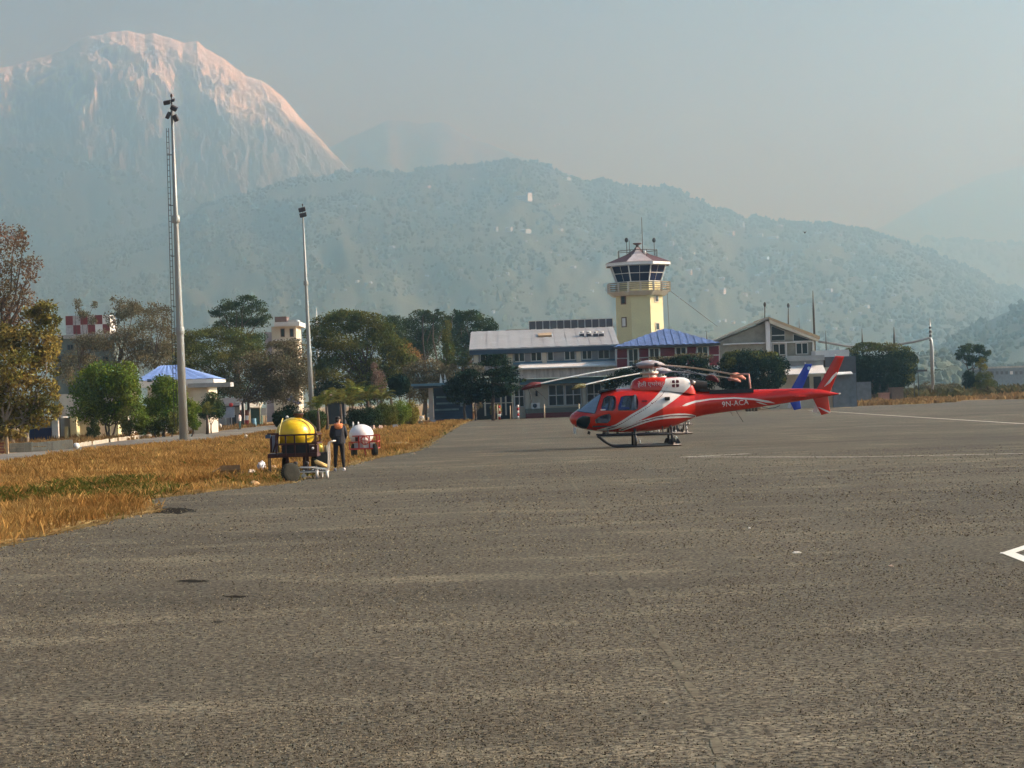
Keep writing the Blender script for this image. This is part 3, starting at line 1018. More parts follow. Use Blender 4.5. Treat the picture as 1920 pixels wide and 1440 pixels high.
# ---------- main terminal building
Xl, Xr = GX(881, 700, TD), GX(1158, 700, TD)
term = thing('terminal_building', 'long two-storey terminal with pale sheet roof and dark panels on top', 'building', ((Xl + Xr) / 2, TD, 0))
def zz(px, py, d=TD): return P(px, py, d)[2]
# storeys: inner body set back behind columns
bx0, bx1 = GX(889, 720, TD), GX(1158, 720, TD)
part('wall', M_GREYPANEL, term, lambda b: b.box(bx0, bx1, TD + 0.1, TD + 13, zz(1000, 700), zz(1000, 657) + 0.3))
part('wall', M_CREAM, term, lambda b: b.box(GX(960, 740, TD), bx1 + 0.02, TD + 0.1, TD + 12.8, 0, zz(1000, 716)))
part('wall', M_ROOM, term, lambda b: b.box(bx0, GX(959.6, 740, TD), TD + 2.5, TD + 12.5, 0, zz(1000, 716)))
# roof: long sloping sheet with ridge behind
e0, e1 = P(879.5, 655, TD - 0.9), P(1161, 645.5, TD - 0.9)
r0, r1 = P(883, 622, TD + 7), P(1149, 613, TD + 7)
ez = (e0[2] + e1[2]) / 2; rz_ = (r0[2] + r1[2]) / 2
def roofsheet(b):
    n = 26
    for i in range(n):
        ta, tb = i / n, (i + 1) / n
        xa, xb = e0[0] + (e1[0] - e0[0]) * ta, e0[0] + (e1[0] - e0[0]) * tb
        ya, yb = r0[0] + (r1[0] - r0[0]) * ta, r0[0] + (r1[0] - r0[0]) * tb
        dz = 0.03 if i % 2 else 0.0
        b.add([(xa, TD - 0.9, ez + dz), (xb, TD - 0.9, ez + dz), (yb, TD + 7, rz_ + dz), (ya, TD + 7, rz_ + dz),
               (xa, TD - 0.9, ez - 0.12), (xb, TD - 0.9, ez - 0.12), (yb, TD + 7, rz_ - 0.12), (ya, TD + 7, rz_ - 0.12)],
              [(0, 1, 2, 3), (7, 6, 5, 4), (0, 4, 5, 1), (3, 2, 6, 7), (1, 5, 6, 2), (0, 3, 7, 4)], False)
    b.add([(r0[0], TD + 7, rz_), (r1[0], TD + 7, rz_), (e1[0], TD + 15, ez), (e0[0], TD + 15, ez)], [(0, 1, 2, 3)], False)
part('roof', M_ROOFM, term, roofsheet)
part('eave_board', M_TEALD, term, lambda b: b.box(e0[0] + 0.03, e1[0] - 0.03, TD - 0.86, TD + 0.09, ez - 0.62, ez - 0.125))
part('gable_wall', M_TEALF, term, lambda b: b.add([(e0[0] + .3, TD, ez - .13), (e0[0] + .3, TD + 13, ez - .13), (r0[0] + .3, TD + 7, rz_ - .14)], [(0, 1, 2)], False))
# dark panels standing along the ridge
for i in range(12):
    px0 = 991.5 + i * 13.15
    py0 = 602.3 - (px0 - 991) * 0.0349
    a, b_, z0, z1 = rect(px0 + 0.6, py0, px0 + 12.4, py0 + 17.5, TD + 7.4)
    f = MB().box(a - .06, b_ + .06, TD + 7.42, TD + 7.6, z0 - .05, z1 + .05).build('roof_panel', M_FRAMEW, term)
    MB().box(a + .02, b_ - .02, TD + 7.38, TD + 7.415, z0, z1 - .03).build('pane', M_DKGREY, f)
part('roof_step', M_GREYC, term, lambda b: b.box(GX(948, 620, TD + 7.7), GX(1152, 620, TD + 7.7), TD + 7.62, TD + 9.5, rz_ - .5, rz_ + .12))
# skylight and rooftop units on the slope
def on_roof(px, py):
    for k in range(200):
        d = TD - 0.9 + 7.9 * k / 199
        p = P(px, py, d)
        if p[2] <= ez + (rz_ - ez) * (d - TD + 0.9) / 7.9 + 0.02:
            return p
    return p
p = on_roof(1022, 631)
part('skylight', M_TIMBER, term, lambda b: b.obox((p[0], p[1] + .4, p[2] + .15), (.75, 0, 0.02), (0, .6, .15), (0, -.05, .14)))
for px in (1091, 1104, 1117, 1128):
    p = on_roof(px, 631)
    u = part('roof_unit', M_DKGREY, term, lambda b: b.box(p[0] - .26, p[0] + .26, p[1], p[1] + .5, p[2] - .02, p[2] + .32))
    part('lamp_dish', M_WHITEP, u, lambda b: b.lathe([(0.0, 0), (0.2, .05), (0.26, .2), (0.0, .22)], (p[0], p[1] + .2, p[2] + .36), 10, axis='Z'))
# upper storey: columns, windows, panels
for cx0, cx1 in ((888.5, 897), (952, 961.5), (1016.5, 1025), (1080.5, 1089.5)):
    part('column', M_CREAM, term, lambda b: b.prect(cx0, 656 - (cx0 - 1020) * .035, cx1, 681.5 - (cx0 - 1020) * .035, TD - 0.25, .33))
def yw(px, base): return base - (px - 1020) * 0.0349
upper = [(900, 921, 2), (923, 938, 1), (940, 951, 1), (963, 984, 2), (995, 1016, 2), (1026, 1038, 1), (1058, 1079, 2), (1091, 1110, 2), (1121, 1143, 2)]
for a, b_, c in upper:
    m_ = (a + b_) / 2
    window(term, a, yw(m_, 658.5), b_, yw(m_, 677), TD, c, 1, M_FRAMEW, M_GLASS, 1.4)
for a, b_ in ((985, 994), (1039, 1057), (1111, 1120)):
    m_ = (a + b_) / 2
    part('louvre_panel', M_GREYPANEL, term, lambda b: [b.prect(a, yw(m_, 659.5) + k * 3, b_, yw(m_, 659.5) + k * 3 + 2.3, TD - .02, .1) for k in range(6)])
part('sill_band', M_TEALF, term, lambda b: b.box(bx0 + .1, bx1, TD - .12, TD + .095, zz(1020, 681.5), zz(1020, 678)))
# canopy roof over the ground floor, fascia and shaded soffit
ca = [P(969, 690.5, TD - 3.4), P(1166, 683.5, TD - 3.4), P(1153, 675.5, TD - .3), P(976, 682, TD - .3)]
cz0 = (ca[0][2] + ca[1][2]) / 2; cz1 = (ca[2][2] + ca[3][2]) / 2
part('canopy_roof', M_WHITE, term, lambda b: b.add([(ca[0][0], TD - 3.4, cz0), (ca[1][0], TD - 3.4, cz0), (ca[2][0], TD - .1, cz1), (ca[3][0], TD - .1, cz1),
     (ca[0][0], TD - 3.4, cz0 - .15), (ca[1][0], TD - 3.4, cz0 - .15), (ca[2][0], TD - .1, cz0 - .15), (ca[3][0], TD - .1, cz0 - .15)],
     [(0, 1, 2, 3), (4, 7, 6, 5), (0, 4, 5, 1), (1, 5, 6, 2), (3, 7, 4, 0)], False))
part('fascia', M_FASCIA, term, lambda b: b.box(GX(972, 700, TD - 2.6), GX(1162, 700, TD - 2.6), TD - 2.6, TD - 2.3, zz(1060, 707, TD - 2.6), cz0 - .155))
part('soffit', M_TEALF, term, lambda b: b.box(GX(975, 712, TD - 1.2), GX(1158, 712, TD - 1.2), TD - 1.2, TD + .095, zz(1060, 719, TD), zz(1060, 708.5, TD - 1.2)))  # teal box stands in for the shade under the canopy
# ground floor windows, doors and columns
for a, b_, c in ((964, 983, 2), (1028, 1058, 2), (1059.5, 1090, 2), (1100, 1128, 2), (1132, 1154, 2)):
    m_ = (a + b_) / 2
    window(term, a, yw(m_, 722), b_, yw(m_, 762), TD, c, 2, M_FRAMEW, M_GLASS, 1.6)
for a, b_ in ((984.5, 992), (1092, 1099)):
    part('column', M_CREAM, term, lambda b: b.prect(a, yw(a, 717), b_, yw(a, 772), TD - .3, .38))
for a in (908, 923, 938, 947):
    part('post', M_CREAM, term, lambda b: b.prect(a, yw(a, 740), a + 3, yw(a, 776), TD - .1, .2))
part('rail', M_CREAM, term, lambda b: b.prect(906, 755, 960, 756.5, TD - .05, .1))
part('wall_vent', M_BLACK, term, lambda b: b.prect(1004, 733, 1008, 743, TD - .06, .2))
part('plinth', mat('green_grey_plinth', (0.16, 0.18, 0.15), 0.9, var=0.2, scale=1.5), term, lambda b: b.box(GX(985, 770, TD - 1.5), GX(1150, 770, TD - 1.5), TD - 1.5, TD + .09, 0, zz(1060, 764, TD - 1.5)))
part('step', M_REDST, term, lambda b: b.box(GX(986, 778, TD - 3.5), GX(1150, 778, TD - 3.5), TD - 3.5, TD - 1.503, 0, .30))
part('step', M_REDST, term, lambda b: b.box(GX(986, 778, TD - 2.8), GX(1150, 778, TD - 2.8), TD - 2.9, TD - 1.506, .303, .52))
# air conditioner outside
acx = GX(1004, 755, TD - 1); 
ac = thing('air_conditioner', 'outdoor air conditioner unit with round fan grille below the cream terminal wall', 'air conditioner', (acx, TD - .8, zz(1060, 764, TD - 1.5)))
MB().box(-.46, .46, -.15, .15, 0.0, .62).build('casing', M_WHITEP, ac, local=True)
MB().lathe([(.24, 0), (.24, -.03), (.0, -.035)], (-.08, -.151, .31), 14, axis='Y').build('fan', M_TEALD, ac, local=True)

# ---------- control tower
WD = 262.0
tcx = (GX(1159, 600, WD) + GX(1246, 600, WD)) / 2
s_ = WD / F
tower = thing('control_tower', 'yellow octagonal air traffic control tower with glazed cab and dark red roof', 'control tower', (tcx, WD + 3, 0))
def octa(hw, ox=0.0):
    """octagon with a face towards the camera; hw = half width across flats"""
    h = hw * math.tan(math.pi / 8)
    pts = [(h, -hw), (hw, -h), (hw, h), (h, hw), (-h, hw), (-hw, h), (-hw, -h), (-h, -hw)]
    return [(x + ox, y) for x, y in pts]
def frustum(b, hw0, z0, hw1, z1, cap=True):
    a, c = octa(hw0), octa(hw1)
    vs_ = [(x, y, z0) for x, y in a] + [(x, y, z1) for x, y in c]
    fs = [(i, (i + 1) % 8, (i + 1) % 8 + 8, i + 8) for i in range(8)]
    if cap: fs += [tuple(range(7, -1, -1)), tuple(range(8, 16))]
    return b.add(vs_, fs, False)
def tz(py): return P(1202, py, WD)[2]
hw_s = 43.5 * s_
frustum(MB(), hw_s + .08, 0, hw_s, tz(548)).build('shaft', M_CREAMY, tower, local=True)
# slim windows down the shaft on the two side faces
def face_quad(k, hw, f0, f1, z0, z1, out):
    """box lying on octagon face between vertices k and k+1"""
    o = octa(hw)
    a, c = Vector(o[k]), Vector(o[(k + 1) % 8])
    n = (a + c).normalized()
    p0, p1 = a + (c - a) * f0, a + (c - a) * f1
    vs_ = []
    for z in (z0, z1):
        for p, e in ((p0, -.06), (p1, -.06), (p1, out), (p0, out)):
            q = p + n * e
            vs_.append((q.x, q.y, z))
    return vs_, [(0, 3, 2, 1), (4, 5, 6, 7), (0, 1, 5, 4), (1, 2, 6, 5), (2, 3, 7, 6), (3, 0, 4, 7)]
for k, lst in ((6, ((552, 569), (593, 612))), (0, ((553, 567), (605, 620)))):
    for (ya, yb) in lst:
        fo = MB().add(*face_quad(k, hw_s + .04, .32, .66, tz(yb) , tz(ya), .05), False).build('window', M_FRAMEB if k == 6 else M_CREAM, tower, local=True)
        MB().add(*face_quad(k, hw_s + .04, .38, .60, tz(yb) + .12, tz(ya) - .12, .07), False).build('pane', M_GLASS if not (k == 6 and ya > 580) else M_WHITEP, fo, local=True)
# gallery slab, brackets and railing
hw_g = 58 * s_
frustum(MB(), hw_g - .5, tz(553), hw_g, tz(545)).build('gallery_deck', M_CREAM, tower, local=True)
for k in range(8):
    o = octa(hw_g - .05)
    a, c = Vector(o[k]), Vector(o[(k + 1) % 8])
    rb = MB()
    for h in (.30, .55, .80, 1.02):
        rb.tube([(a.x, a.y, tz(545) + h), (c.x, c.y, tz(545) + h)], .06, 5)
    rb.build('railing', mat('dull_railing_paint', (0.30, 0.25, 0.16), .7, var=.15), tower, local=True)
    for f_ in (0.02, .5):
        p = a + (c - a) * f_
        MB().box(p.x - .11, p.x + .11, p.y - .11, p.y + .11, tz(545) - .1, tz(545) + 1.1).build('railing_post', M_CREAM, tower, local=True)
# cab: solid parapet, leaning glazing
hw_c0, hw_c1 = 41 * s_, 51.5 * s_
frustum(MB(), hw_c0 - .1, tz(545) + .003, hw_c0 - .06, tz(527)).build('cab_parapet', M_CREAMY, tower, local=True)
zb, zt = tz(527), tz(496)
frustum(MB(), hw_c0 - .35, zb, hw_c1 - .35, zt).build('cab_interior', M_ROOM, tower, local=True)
o0, o1 = octa(hw_c0), octa(hw_c1)
for k in range(8):
    fr = MB()
    a0, c0, a1, c1 = Vector((*o0[k], zb)), Vector((*o0[(k + 1) % 8], zb)), Vector((*o1[k], zt)), Vector((*o1[(k + 1) % 8], zt))
    fr.tube([a0, a1], .085, 5); fr.tube([a0.lerp(a1, .52), c0.lerp(c1, .52)], .045, 5)
    fr.tube([(a0 + c0) / 2, (a1 + c1) / 2], .022, 5); fr.tube([a0, c0], .08, 5); fr.tube([a1, c1], .08, 5)
    fo = fr.build('window', M_FRAMEW, tower, local=True)
    n3 = -(c0 - a0).cross(a1 - a0).normalized() * 0.03
    for i in range(2):
        for j, (t0, t1) in enumerate(((0, .52), (.52, 1))):
            def q(f_, t_): return a0.lerp(c0, f_).lerp(a1.lerp(c1, f_), t_)
            vs_ = [q(i / 2, t0), q(i / 2 + .5, t0), q(i / 2 + .5, t1), q(i / 2, t1)]
            MB().add(vs_ + [v + n3 for v in vs_], [(0, 1, 2, 3), (7, 6, 5, 4), (0, 4, 5, 1), (1, 5, 6, 2), (2, 6, 7, 3), (3, 7, 4, 0)], False).build('pane', M_GLASSB, fo, local=True)
# roof: white fascia, flared pyramid in dark red with pale panels facing the apron, finial
hw_r = 60 * s_
frustum(MB(), hw_r, tz(496), hw_r, tz(490.5)).build('roof_fascia', M_WHITEP, tower, local=True)
tiers = [(hw_r + .05, tz(490.4)), (38 * s_, tz(481)), (21 * s_, tz(474)), (7 * s_, tz(464.5)), (.25, tz(460))]
for k in range(8):
    b = MB()
    for i in range(4):
        p, q = octa(tiers[i][0]), octa(tiers[i + 1][0])
        k2 = (k + 1) % 8
        b.add([(*p[k], tiers[i][1]), (*p[k2], tiers[i][1]), (*q[k2], tiers[i + 1][1]), (*q[k], tiers[i + 1][1])], [(0, 1, 2, 3)], False)
    b.build('roof_panel', M_ROOFP if k == 7 else M_ROOFD, tower, local=True)
frustum(MB(), hw_r - .05, tz(496) - .02, hw_r - .05, tz(496) - .006).build('soffit', M_DKGREY, tower, local=True)
MB().lathe([(.22, tz(462)), (.16, tz(456.5)), (.50, tz(454)), (.55, tz(452.5)), (.0, tz(452.3))], (0, 0, 0), 12).build('finial', M_ROOFD, tower, local=True)
fr = MB()
zr = tz(467)
ring = octa(36 * s_)
for k in range(8):
    a, c = ring[k], ring[(k + 1) % 8]
    fr.tube([(*a, zr), (*c, zr)], .04, 5)
    fr.tube([(*a, zr - 1.0), (*a, zr)], .04, 5)
fr.build('roof_rail', M_DKSTEEL, tower, local=True)
for px, top, dz, nm in ((1177, 447, 5, 'mast'), (1207, 405, 0, 'mast'), (1229, 449, 3, 'mast'), (1182, 448, 0, 'mast')):
    x = GX(px, 470, WD) - tcx
    mm = MB(); mm.tube([(x, -1.0, tz(478)), (x, -1.0, tz(top))], [.05, .03], 5)
    if dz: mm.ellipsoid((x, -1.0, tz(top)), .22, .22, .3, 8, 6)
    mm.build('aerial', M_DKSTEEL, tower, local=True)
part('lamp', M_WHITEP, tower, lambda b: b.ellipsoid((GX(1211, 472, WD), WD + 2, tz(472)), .22, .22, .28, 8, 6))
# guy cables from the tower
for i, (pa, pb) in enumerate((((1250, 530), (1256, 640)), ((1256, 545), (1345, 612)))):
    b = MB(); b.tube([P(*pa, WD + 2), P(*pb, WD + 2)], .025, 4)
    solo('cable', b, M_DKSTEEL, ['thin dark cable hanging straight down beside the tower balcony', 'thin dark cable slanting from the tower down to the right roofs'][i], 'cable', P(*pb, WD + 2))

# ---------- blue-roofed office
BD = 236.0
ox0, ox1 = GX(1156, 660, BD), GX(1349, 660, BD)
blue = thing('office_building', 'office with blue hipped sheet roof and maroon panels in white frames', 'building', ((ox0 + ox1) / 2, BD, 0))
def zb_(px, py): return P(px, py, BD)[2]
part('wall', M_WHITE, blue, lambda b: b.box(ox0, ox1, BD + .1, BD + 9, 0, zb_(1250, 647)))
ze = zb_(1250, 647)
xa, xb = GX(1150.5, 648, BD - 1), GX(1352, 648, BD - 1)
xm, zmx = GX(1248, 617, BD + 4.5), P(1248, 617, BD + 4.5)[2]
def hip(b):
    n = 30
    ridge0, ridge1 = xm - .4, xm + .4
    yr = BD + 4.5
    def prof(x): # ridge height above a point on the eave
        return 0
    for i in range(n):
        t0, t1 = i / n, (i + 1) / n
        x0, x1 = xa + (xb - xa) * t0, xa + (xb - xa) * t1
        def top(x):
            # where the front slope plane or side slope meets: scale towards ridge
            if x < ridge0: k = (x - xa) / (ridge0 - xa)
            elif x > ridge1: k = (xb - x) / (xb - ridge1)
            else: k = 1
            return (x, BD - 1 + (yr - BD + 1) * k, ze + (zmx - ze) * k)
        dz = .05 if i % 2 else 0
        p0, p1 = top(x0), top(x1)
        b.add([(x0, BD - 1, ze + dz), (x1, BD - 1, ze + dz), (p1[0], p1[1], p1[2] + dz), (p0[0], p0[1], p0[2] + dz)], [(0, 1, 2, 3)], False)
    b.add([(xb, BD - 1, ze), (xb, BD + 10, ze), (ridge1, yr, zmx)], [(0, 1, 2)], False)
    b.add([(xa, BD - 1, ze), (xa, BD + 10, ze), (ridge0, yr, zmx)], [(0, 1, 2)], False)
    b.add([(xa, BD + 10, ze), (xb, BD + 10, ze), (ridge1, yr, zmx), (ridge0, yr, zmx)], [(0, 1, 2, 3)], False)
part('roof', M_BLUER, blue, hip)
part('eave_board', M_DKGREY, blue, lambda b: b.box(xa + .05, xb - .05, BD - .97, BD + .09, ze - .2, ze - .012))
def yb2(px, base): return base - (px - 1250) * 0.0349
for a, b_ in ((1157, 1176), (1198.5, 1216), (1238, 1265.5), (1288.5, 1306), (1329, 1348)):
    m_ = (a + b_) / 2
    part('panel', M_MAROON, blue, lambda b: b.prect(a, yb2(m_, 652), b_, yb2(m_, 668), BD - .02, .1))
    part('panel', M_MAROON, blue, lambda b: b.prect(a, yb2(m_, 670), b_, yb2(m_, 688), BD - .02, .1))
for a, b_ in ((1178, 1197), (1217.5, 1236.5), (1267, 1287), (1307.5, 1327.5)):
    m_ = (a + b_) / 2
    window(blue, a, yb2(m_, 651.5), b_, yb2(m_, 688), BD, 2, 1, M_FRAMEW, M_GLASS, 1.5, split=.36)
for x in (1176.2, 1197, 1216.2, 1236.6, 1265.8, 1287, 1306.3, 1327.6):
    part('mullion', M_FRAMEW, blue, lambda b: b.prect(x, yb2(x, 651), x + 1.7, yb2(x, 690), BD - .13, .2))
part('fascia', M_WHITE, blue, lambda b: b.prect(1327, 687.5, 1352, 704, BD - .6, .65))
part('wall_panel', M_CREAM, blue, lambda b: b.prect(1328, 704.5, 1354, 745, BD - .1, .15))
part('wall_panel', M_CREAM, blue, lambda b: b.prect(1356, 704, 1370, 745, BD - .1, .15))
part('doorway', M_ROOM, blue, lambda b: b.prect(1371, 703, 1392, 748, BD - .05, .1))

# ---------- gabled hall
GD = 250.0
gx0, gx1, gxm = GX(1350, 650, GD), GX(1528, 650, GD), GX(1440, 620, GD)
hall = thing('gabled_hall', 'hall with broad low gable, tan roof edge and tall white post', 'building', ((gx0 + gx1) / 2, GD, 0))
zr_ = P(1440, 599, GD)[2]; zl = P(1341, 637, GD)[2]; zrt = P(1533, 630.5, GD)[2]
zea = (zl + zrt) / 2
def zg(px, py): return P(px, py, GD)[2]
part('wall', M_SLATEG, hall, lambda b: b.poly([(gx0, 0), (gx1, 0), (gx1, zea - .15), (gxm, zr_ - .25), (gx0, zea - .15)], GD + .1, GD + 14))
xl_, xr_ = GX(1338, 637, GD), GX(1535, 631, GD)
part('roof', M_SLATEG, hall, lambda b: b.poly([(xl_, zea - .28), (gxm, zr_), (gxm, zr_ + .2), (xl_, zea - .05)], GD - .9, GD + 14.5))
part('roof', M_TIMBER, hall, lambda b: b.poly([(gxm + .003, zr_ - .03), (xr_, zea - .38), (xr_, zea - .02), (gxm + .003, zr_ + .28)], GD - .95, GD + 14.5))
part('barge_board', M_CREAM, hall, lambda b: b.poly([(gxm + .1, zr_ - .42), (xr_ - .2, zea - .62), (xr_ - .1, zea - .40), (gxm + .1, zr_ - .05)], GD - .93, GD - .3))
part('post', M_WHITE, hall, lambda b: b.prect(1436.5, 602, 1444.5, 668, GD - .6, .6))
part('beam', M_WHITE, hall, lambda b: b.prect(1356, 643, 1436, 645.2, GD - .4, .48))
part('beam', M_WHITE, hall, lambda b: b.prect(1446, 640.2, 1525, 642.4, GD - .4, .48))
def tri_window(a, b_, ytop_a, ytop_b, yb3):
    pa = [(GX(a, yb3, GD), zg((a + b_) / 2, yb3)), (GX(b_, yb3, GD), zg((a + b_) / 2, yb3)), (GX(b_, ytop_b, GD), zg(b_, ytop_b)), (GX(a, ytop_a, GD), zg(a, ytop_a))]
    f = MB().poly([(pa[0][0] - .05, pa[0][1] - .05), (pa[1][0] + .05, pa[1][1] - .05), (pa[2][0] + .05, pa[2][1] + .05), (pa[3][0] - .05, pa[3][1] + .05)], GD - .02, GD + .095).build('window', M_FRAMEW, hall)
    MB().poly(pa, GD - .05, GD - .022).build('pane', M_GLASS, f)
    return f
f_ = tri_window(1447, 1471, 612, 621, 638)
MB().prect(1447, 628, 1471, 629.5, GD - .08, .027).build('bar', M_FRAMEW, f_)
tri_window(1488, 1519, 627, 637.5, 638.5)
for a, b_, c in ((1449, 1473, 2), (1492, 1515, 2)):
    window(hall, a, 644 - (a - 1449) * .035, b_, 666 - (a - 1449) * .035, GD, c, 1, M_FRAMEW, M_GLASS, 1.5)
for x in (1446, 1473.5, 1524):
    part('mullion', M_FRAMEW, hall, lambda b: b.prect(x, 641, x + 2, 668, GD - .35, .43))
for px, ty in ((1434, 569), (1478, 571)):
    part('aerial', M_DKSTEEL, hall, lambda b: (b.tube([P(px, 612, GD + 3), P(px, ty, GD + 3)], [.09, .05], 5), b.ellipsoid(P(px, ty + 2, GD + 3), .16, .16, .3, 8, 6)))

# lower wing in front of the hall
LD = 240.0
wing = thing('lower_wing', 'flat-roofed grey wing with white awning behind the red tail fin', 'building', (GX(1520, 720, LD), LD, 0))
def zw(px, py): return P(px, py, LD)[2]
part('wall', M_CREAM, wing, lambda b: b.box(GX(1440, 720, LD), GX(1562, 720, LD), LD + .1, LD + 8, 0, zw(1510, 690)))
part('roof', M_GREYC, wing, lambda b: b.box(GX(1462, 675, LD - .8), GX(1546, 675, LD - .8), LD - .8, LD + 8.5, zw(1505, 676.5), zw(1505, 667)))
part('fascia', mat('dull_blue_grey', (0.28, 0.31, 0.33), 0.85, var=0.15, scale=1.2), wing, lambda b: b.box(GX(1468, 680, LD - .3), GX(1544, 680, LD - .3), LD - .3, LD + .09, zw(1505, 687), zw(1505, 676.6)))
part('awning', M_WHITE, wing, lambda b: b.add([P(1472, 702, LD - 2.2), P(1549, 699, LD - 2.2), P(1543, 684.5, LD - .35), P(1474, 687, LD - .35), P(1472, 703.5, LD - 2.2), P(1549, 700.5, LD - 2.2), P(1543, 686, LD - .32), P(1474, 689, LD - .32)],
     [(0, 1, 2, 3), (7, 6, 5, 4), (0, 4, 5, 1), (1, 5, 6, 2), (2, 6, 7, 3), (3, 7, 4, 0)], False))
part('column', M_CREAM, wing, lambda b: b.prect(1494, 703, 1499, 745, LD - 1.9, .5))
part('column', mat('brown_post', (0.12, 0.06, 0.045), 0.8), wing, lambda b: b.prect(1546, 701, 1548, 745, LD - 1.9, .2))
for a, b_ in ((1501, 1518), (1526, 1540)):
    part('doorway', M_ROOM, wing, lambda b: b.prect(a, 706, b_, 748, LD + .02, .075))
part('roof_annex', M_WHITE, wing, lambda b: b.box(GX(1529, 662, LD + 5), GX(1592, 662, LD + 5), LD + 5, LD + 8.4, zw(1560, 668), zw(1560, 655)))
part('annex_wall', M_DKGREY, wing, lambda b: b.box(GX(1549, 720, LD + .6), GX(1606, 720, LD + .6), LD + .6, LD + 8.3, 0, zw(1578, 668.2)))
part('side_block', mat('slate_blue_block', (0.17, 0.20, 0.23), 0.9, var=0.25, scale=1.5), wing, lambda b: b.box(GX(1562.5, 740, LD - .5), GX(1606, 740, LD - .5), LD - .5, LD + .55, 0, zw(1584, 700)))
part('awning', M_WHITE, wing, lambda b: b.obox(P(1582, 700, LD - 1.0), (.9, 0, .03), (0, .7, .12), (0, 0, .05)))
# wide low wall of the same block reaching right behind the fig tree
b = MB(); b.box(GX(1607, 745, LD + 30), GX(1634, 745, LD + 30), LD + 30, LD + 33, 0, P(1620, 716, LD + 30)[2])
solo('shed', b, MATS['slate_blue_block'], 'dark blue grey shed wall half hidden behind the round fig tree', 'shed', (GX(1620, 745, LD + 31), LD + 31, 0))

# ---------- canopy and shop at the left end of the terminal
CD = 238.0
can = thing('canopy', 'flat blue-edged canopy on thick grey column with dark shop behind', 'canopy', (GX(822, 750, CD), CD, 0))
part('roof', M_TEALF, can, lambda b: b.box(GX(771, 722, CD - 2), GX(882, 722, CD - 2), CD - 2, CD + 7, P(815, 723, CD - 2)[2], P(815, 718.5, CD - 2)[2]))
part('soffit', M_TEALD, can, lambda b: b.box(GX(775, 722, CD - 1.7), GX(880, 722, CD - 1.7), CD - 1.7, CD + 6.9, P(815, 727, CD - 2)[2], P(815, 723.2, CD - 2)[2]))
part('column', M_GREYC, can, lambda b: b.box(GX(803.5, 745, CD - .8), GX(812, 745, CD - .8), CD - .8, CD - .3, 0, P(815, 727.2, CD - 2)[2]))
part('back_wall', mat('dark_blue_shutter', (0.03, 0.07, 0.14), 0.6, var=0.3, scale=1.5, stretch=(.3, 1, 2)), can, lambda b: b.box(GX(813, 745, CD + 4), GX(885, 745, CD + 4), CD + 4, CD + 4.3, 0, P(815, 727.2, CD - 2)[2]))
for k, (a, b_, y) in enumerate(((818, 862, 744), (818, 860, 756), (815, 860, 768))):
    part('shelf', mat('pale_blue_goods', (0.16, 0.28, 0.36), 0.7, var=0.35, scale=3), can, lambda b: b.prect(a, y - 1.6, b_, y + 1.6, CD + 3.4, .5))
part('counter', mat('greyblue_box', (0.22, 0.30, 0.36), 0.7, var=.2, scale=2), can, lambda b: b.prect(863, 754, 874, 762, CD + 2.5, .6))
for i in range(2):
    a = (824, 832)[i]
    b = MB().poly([(GX(a, 712, CD + 2), 0), (GX(a + 6.5, 712, CD + 2), 0), (GX(a + 1.5, 694, CD + 2), P(a, 694, CD + 2)[2] - P(a, 712, CD + 2)[2])], CD + 1.9, CD + 2.1)
    for q in range(len(b.v)): b.v[q] = (b.v[q][0], b.v[q][1], b.v[q][2] + P(815, 718.5, CD - 2)[2])
    solo('parasol', b, M_WHITEP, ['slim folded white parasol tip above the blue canopy, the left one', 'wider folded white parasol tip above the blue canopy, the right one'][i], 'parasol', P(a, 715, CD + 2), 'parasols above the canopy')
# white notice board
sg = thing('sign', 'white notice board on short posts beside the dry grass tip', 'sign', G(806, 787))
sd_ = sg.location.y
part('board', M_WHITEP, sg, lambda b: b.prect(798, 765, 814, 782, sd_, .08))
part('post', M_GREYC, sg, lambda b: b.prect(800, 782, 801, 787, sd_ + .02, .05))
part('post', M_GREYC, sg, lambda b: b.prect(811, 782, 812, 787, sd_ + .02, .05))
def text_mesh(s, size, extr=0.01):
    cu = bpy.data.curves.new('txt', 'FONT')
    cu.body = s
    cu.size = size
    cu.extrude = extr
    cu.resolution_u = 3
    cu.align_x = 'CENTER'
    o = bpy.data.objects.new('txt', cu)
    col.objects.link(o)
    bpy.context.view_layer.update()
    dg = bpy.context.evaluated_depsgraph_get()
    me = bpy.data.meshes.new_from_object(o.evaluated_get(dg))
    bpy.data.objects.remove(o)
    return me
M_INK = mat('black_ink', (0.03, 0.03, 0.03), 0.7, var=0)
me = text_mesh('EXIT', .42, .004)
for v in me.vertices:
    v.co = (v.co.x, -.012 - v.co.z, v.co.y)
me.materials.append(M_INK)
to = link_mesh('lettering', me, sg)
pp = P(806, 774.5, sd_)
to.location = (pp[0] - sg.location.x, pp[1] - sg.location.y, pp[2])
part('underline', M_INK, sg, lambda b: b.prect(800, 777.8, 812, 778.6, sd_ - .012, .011))

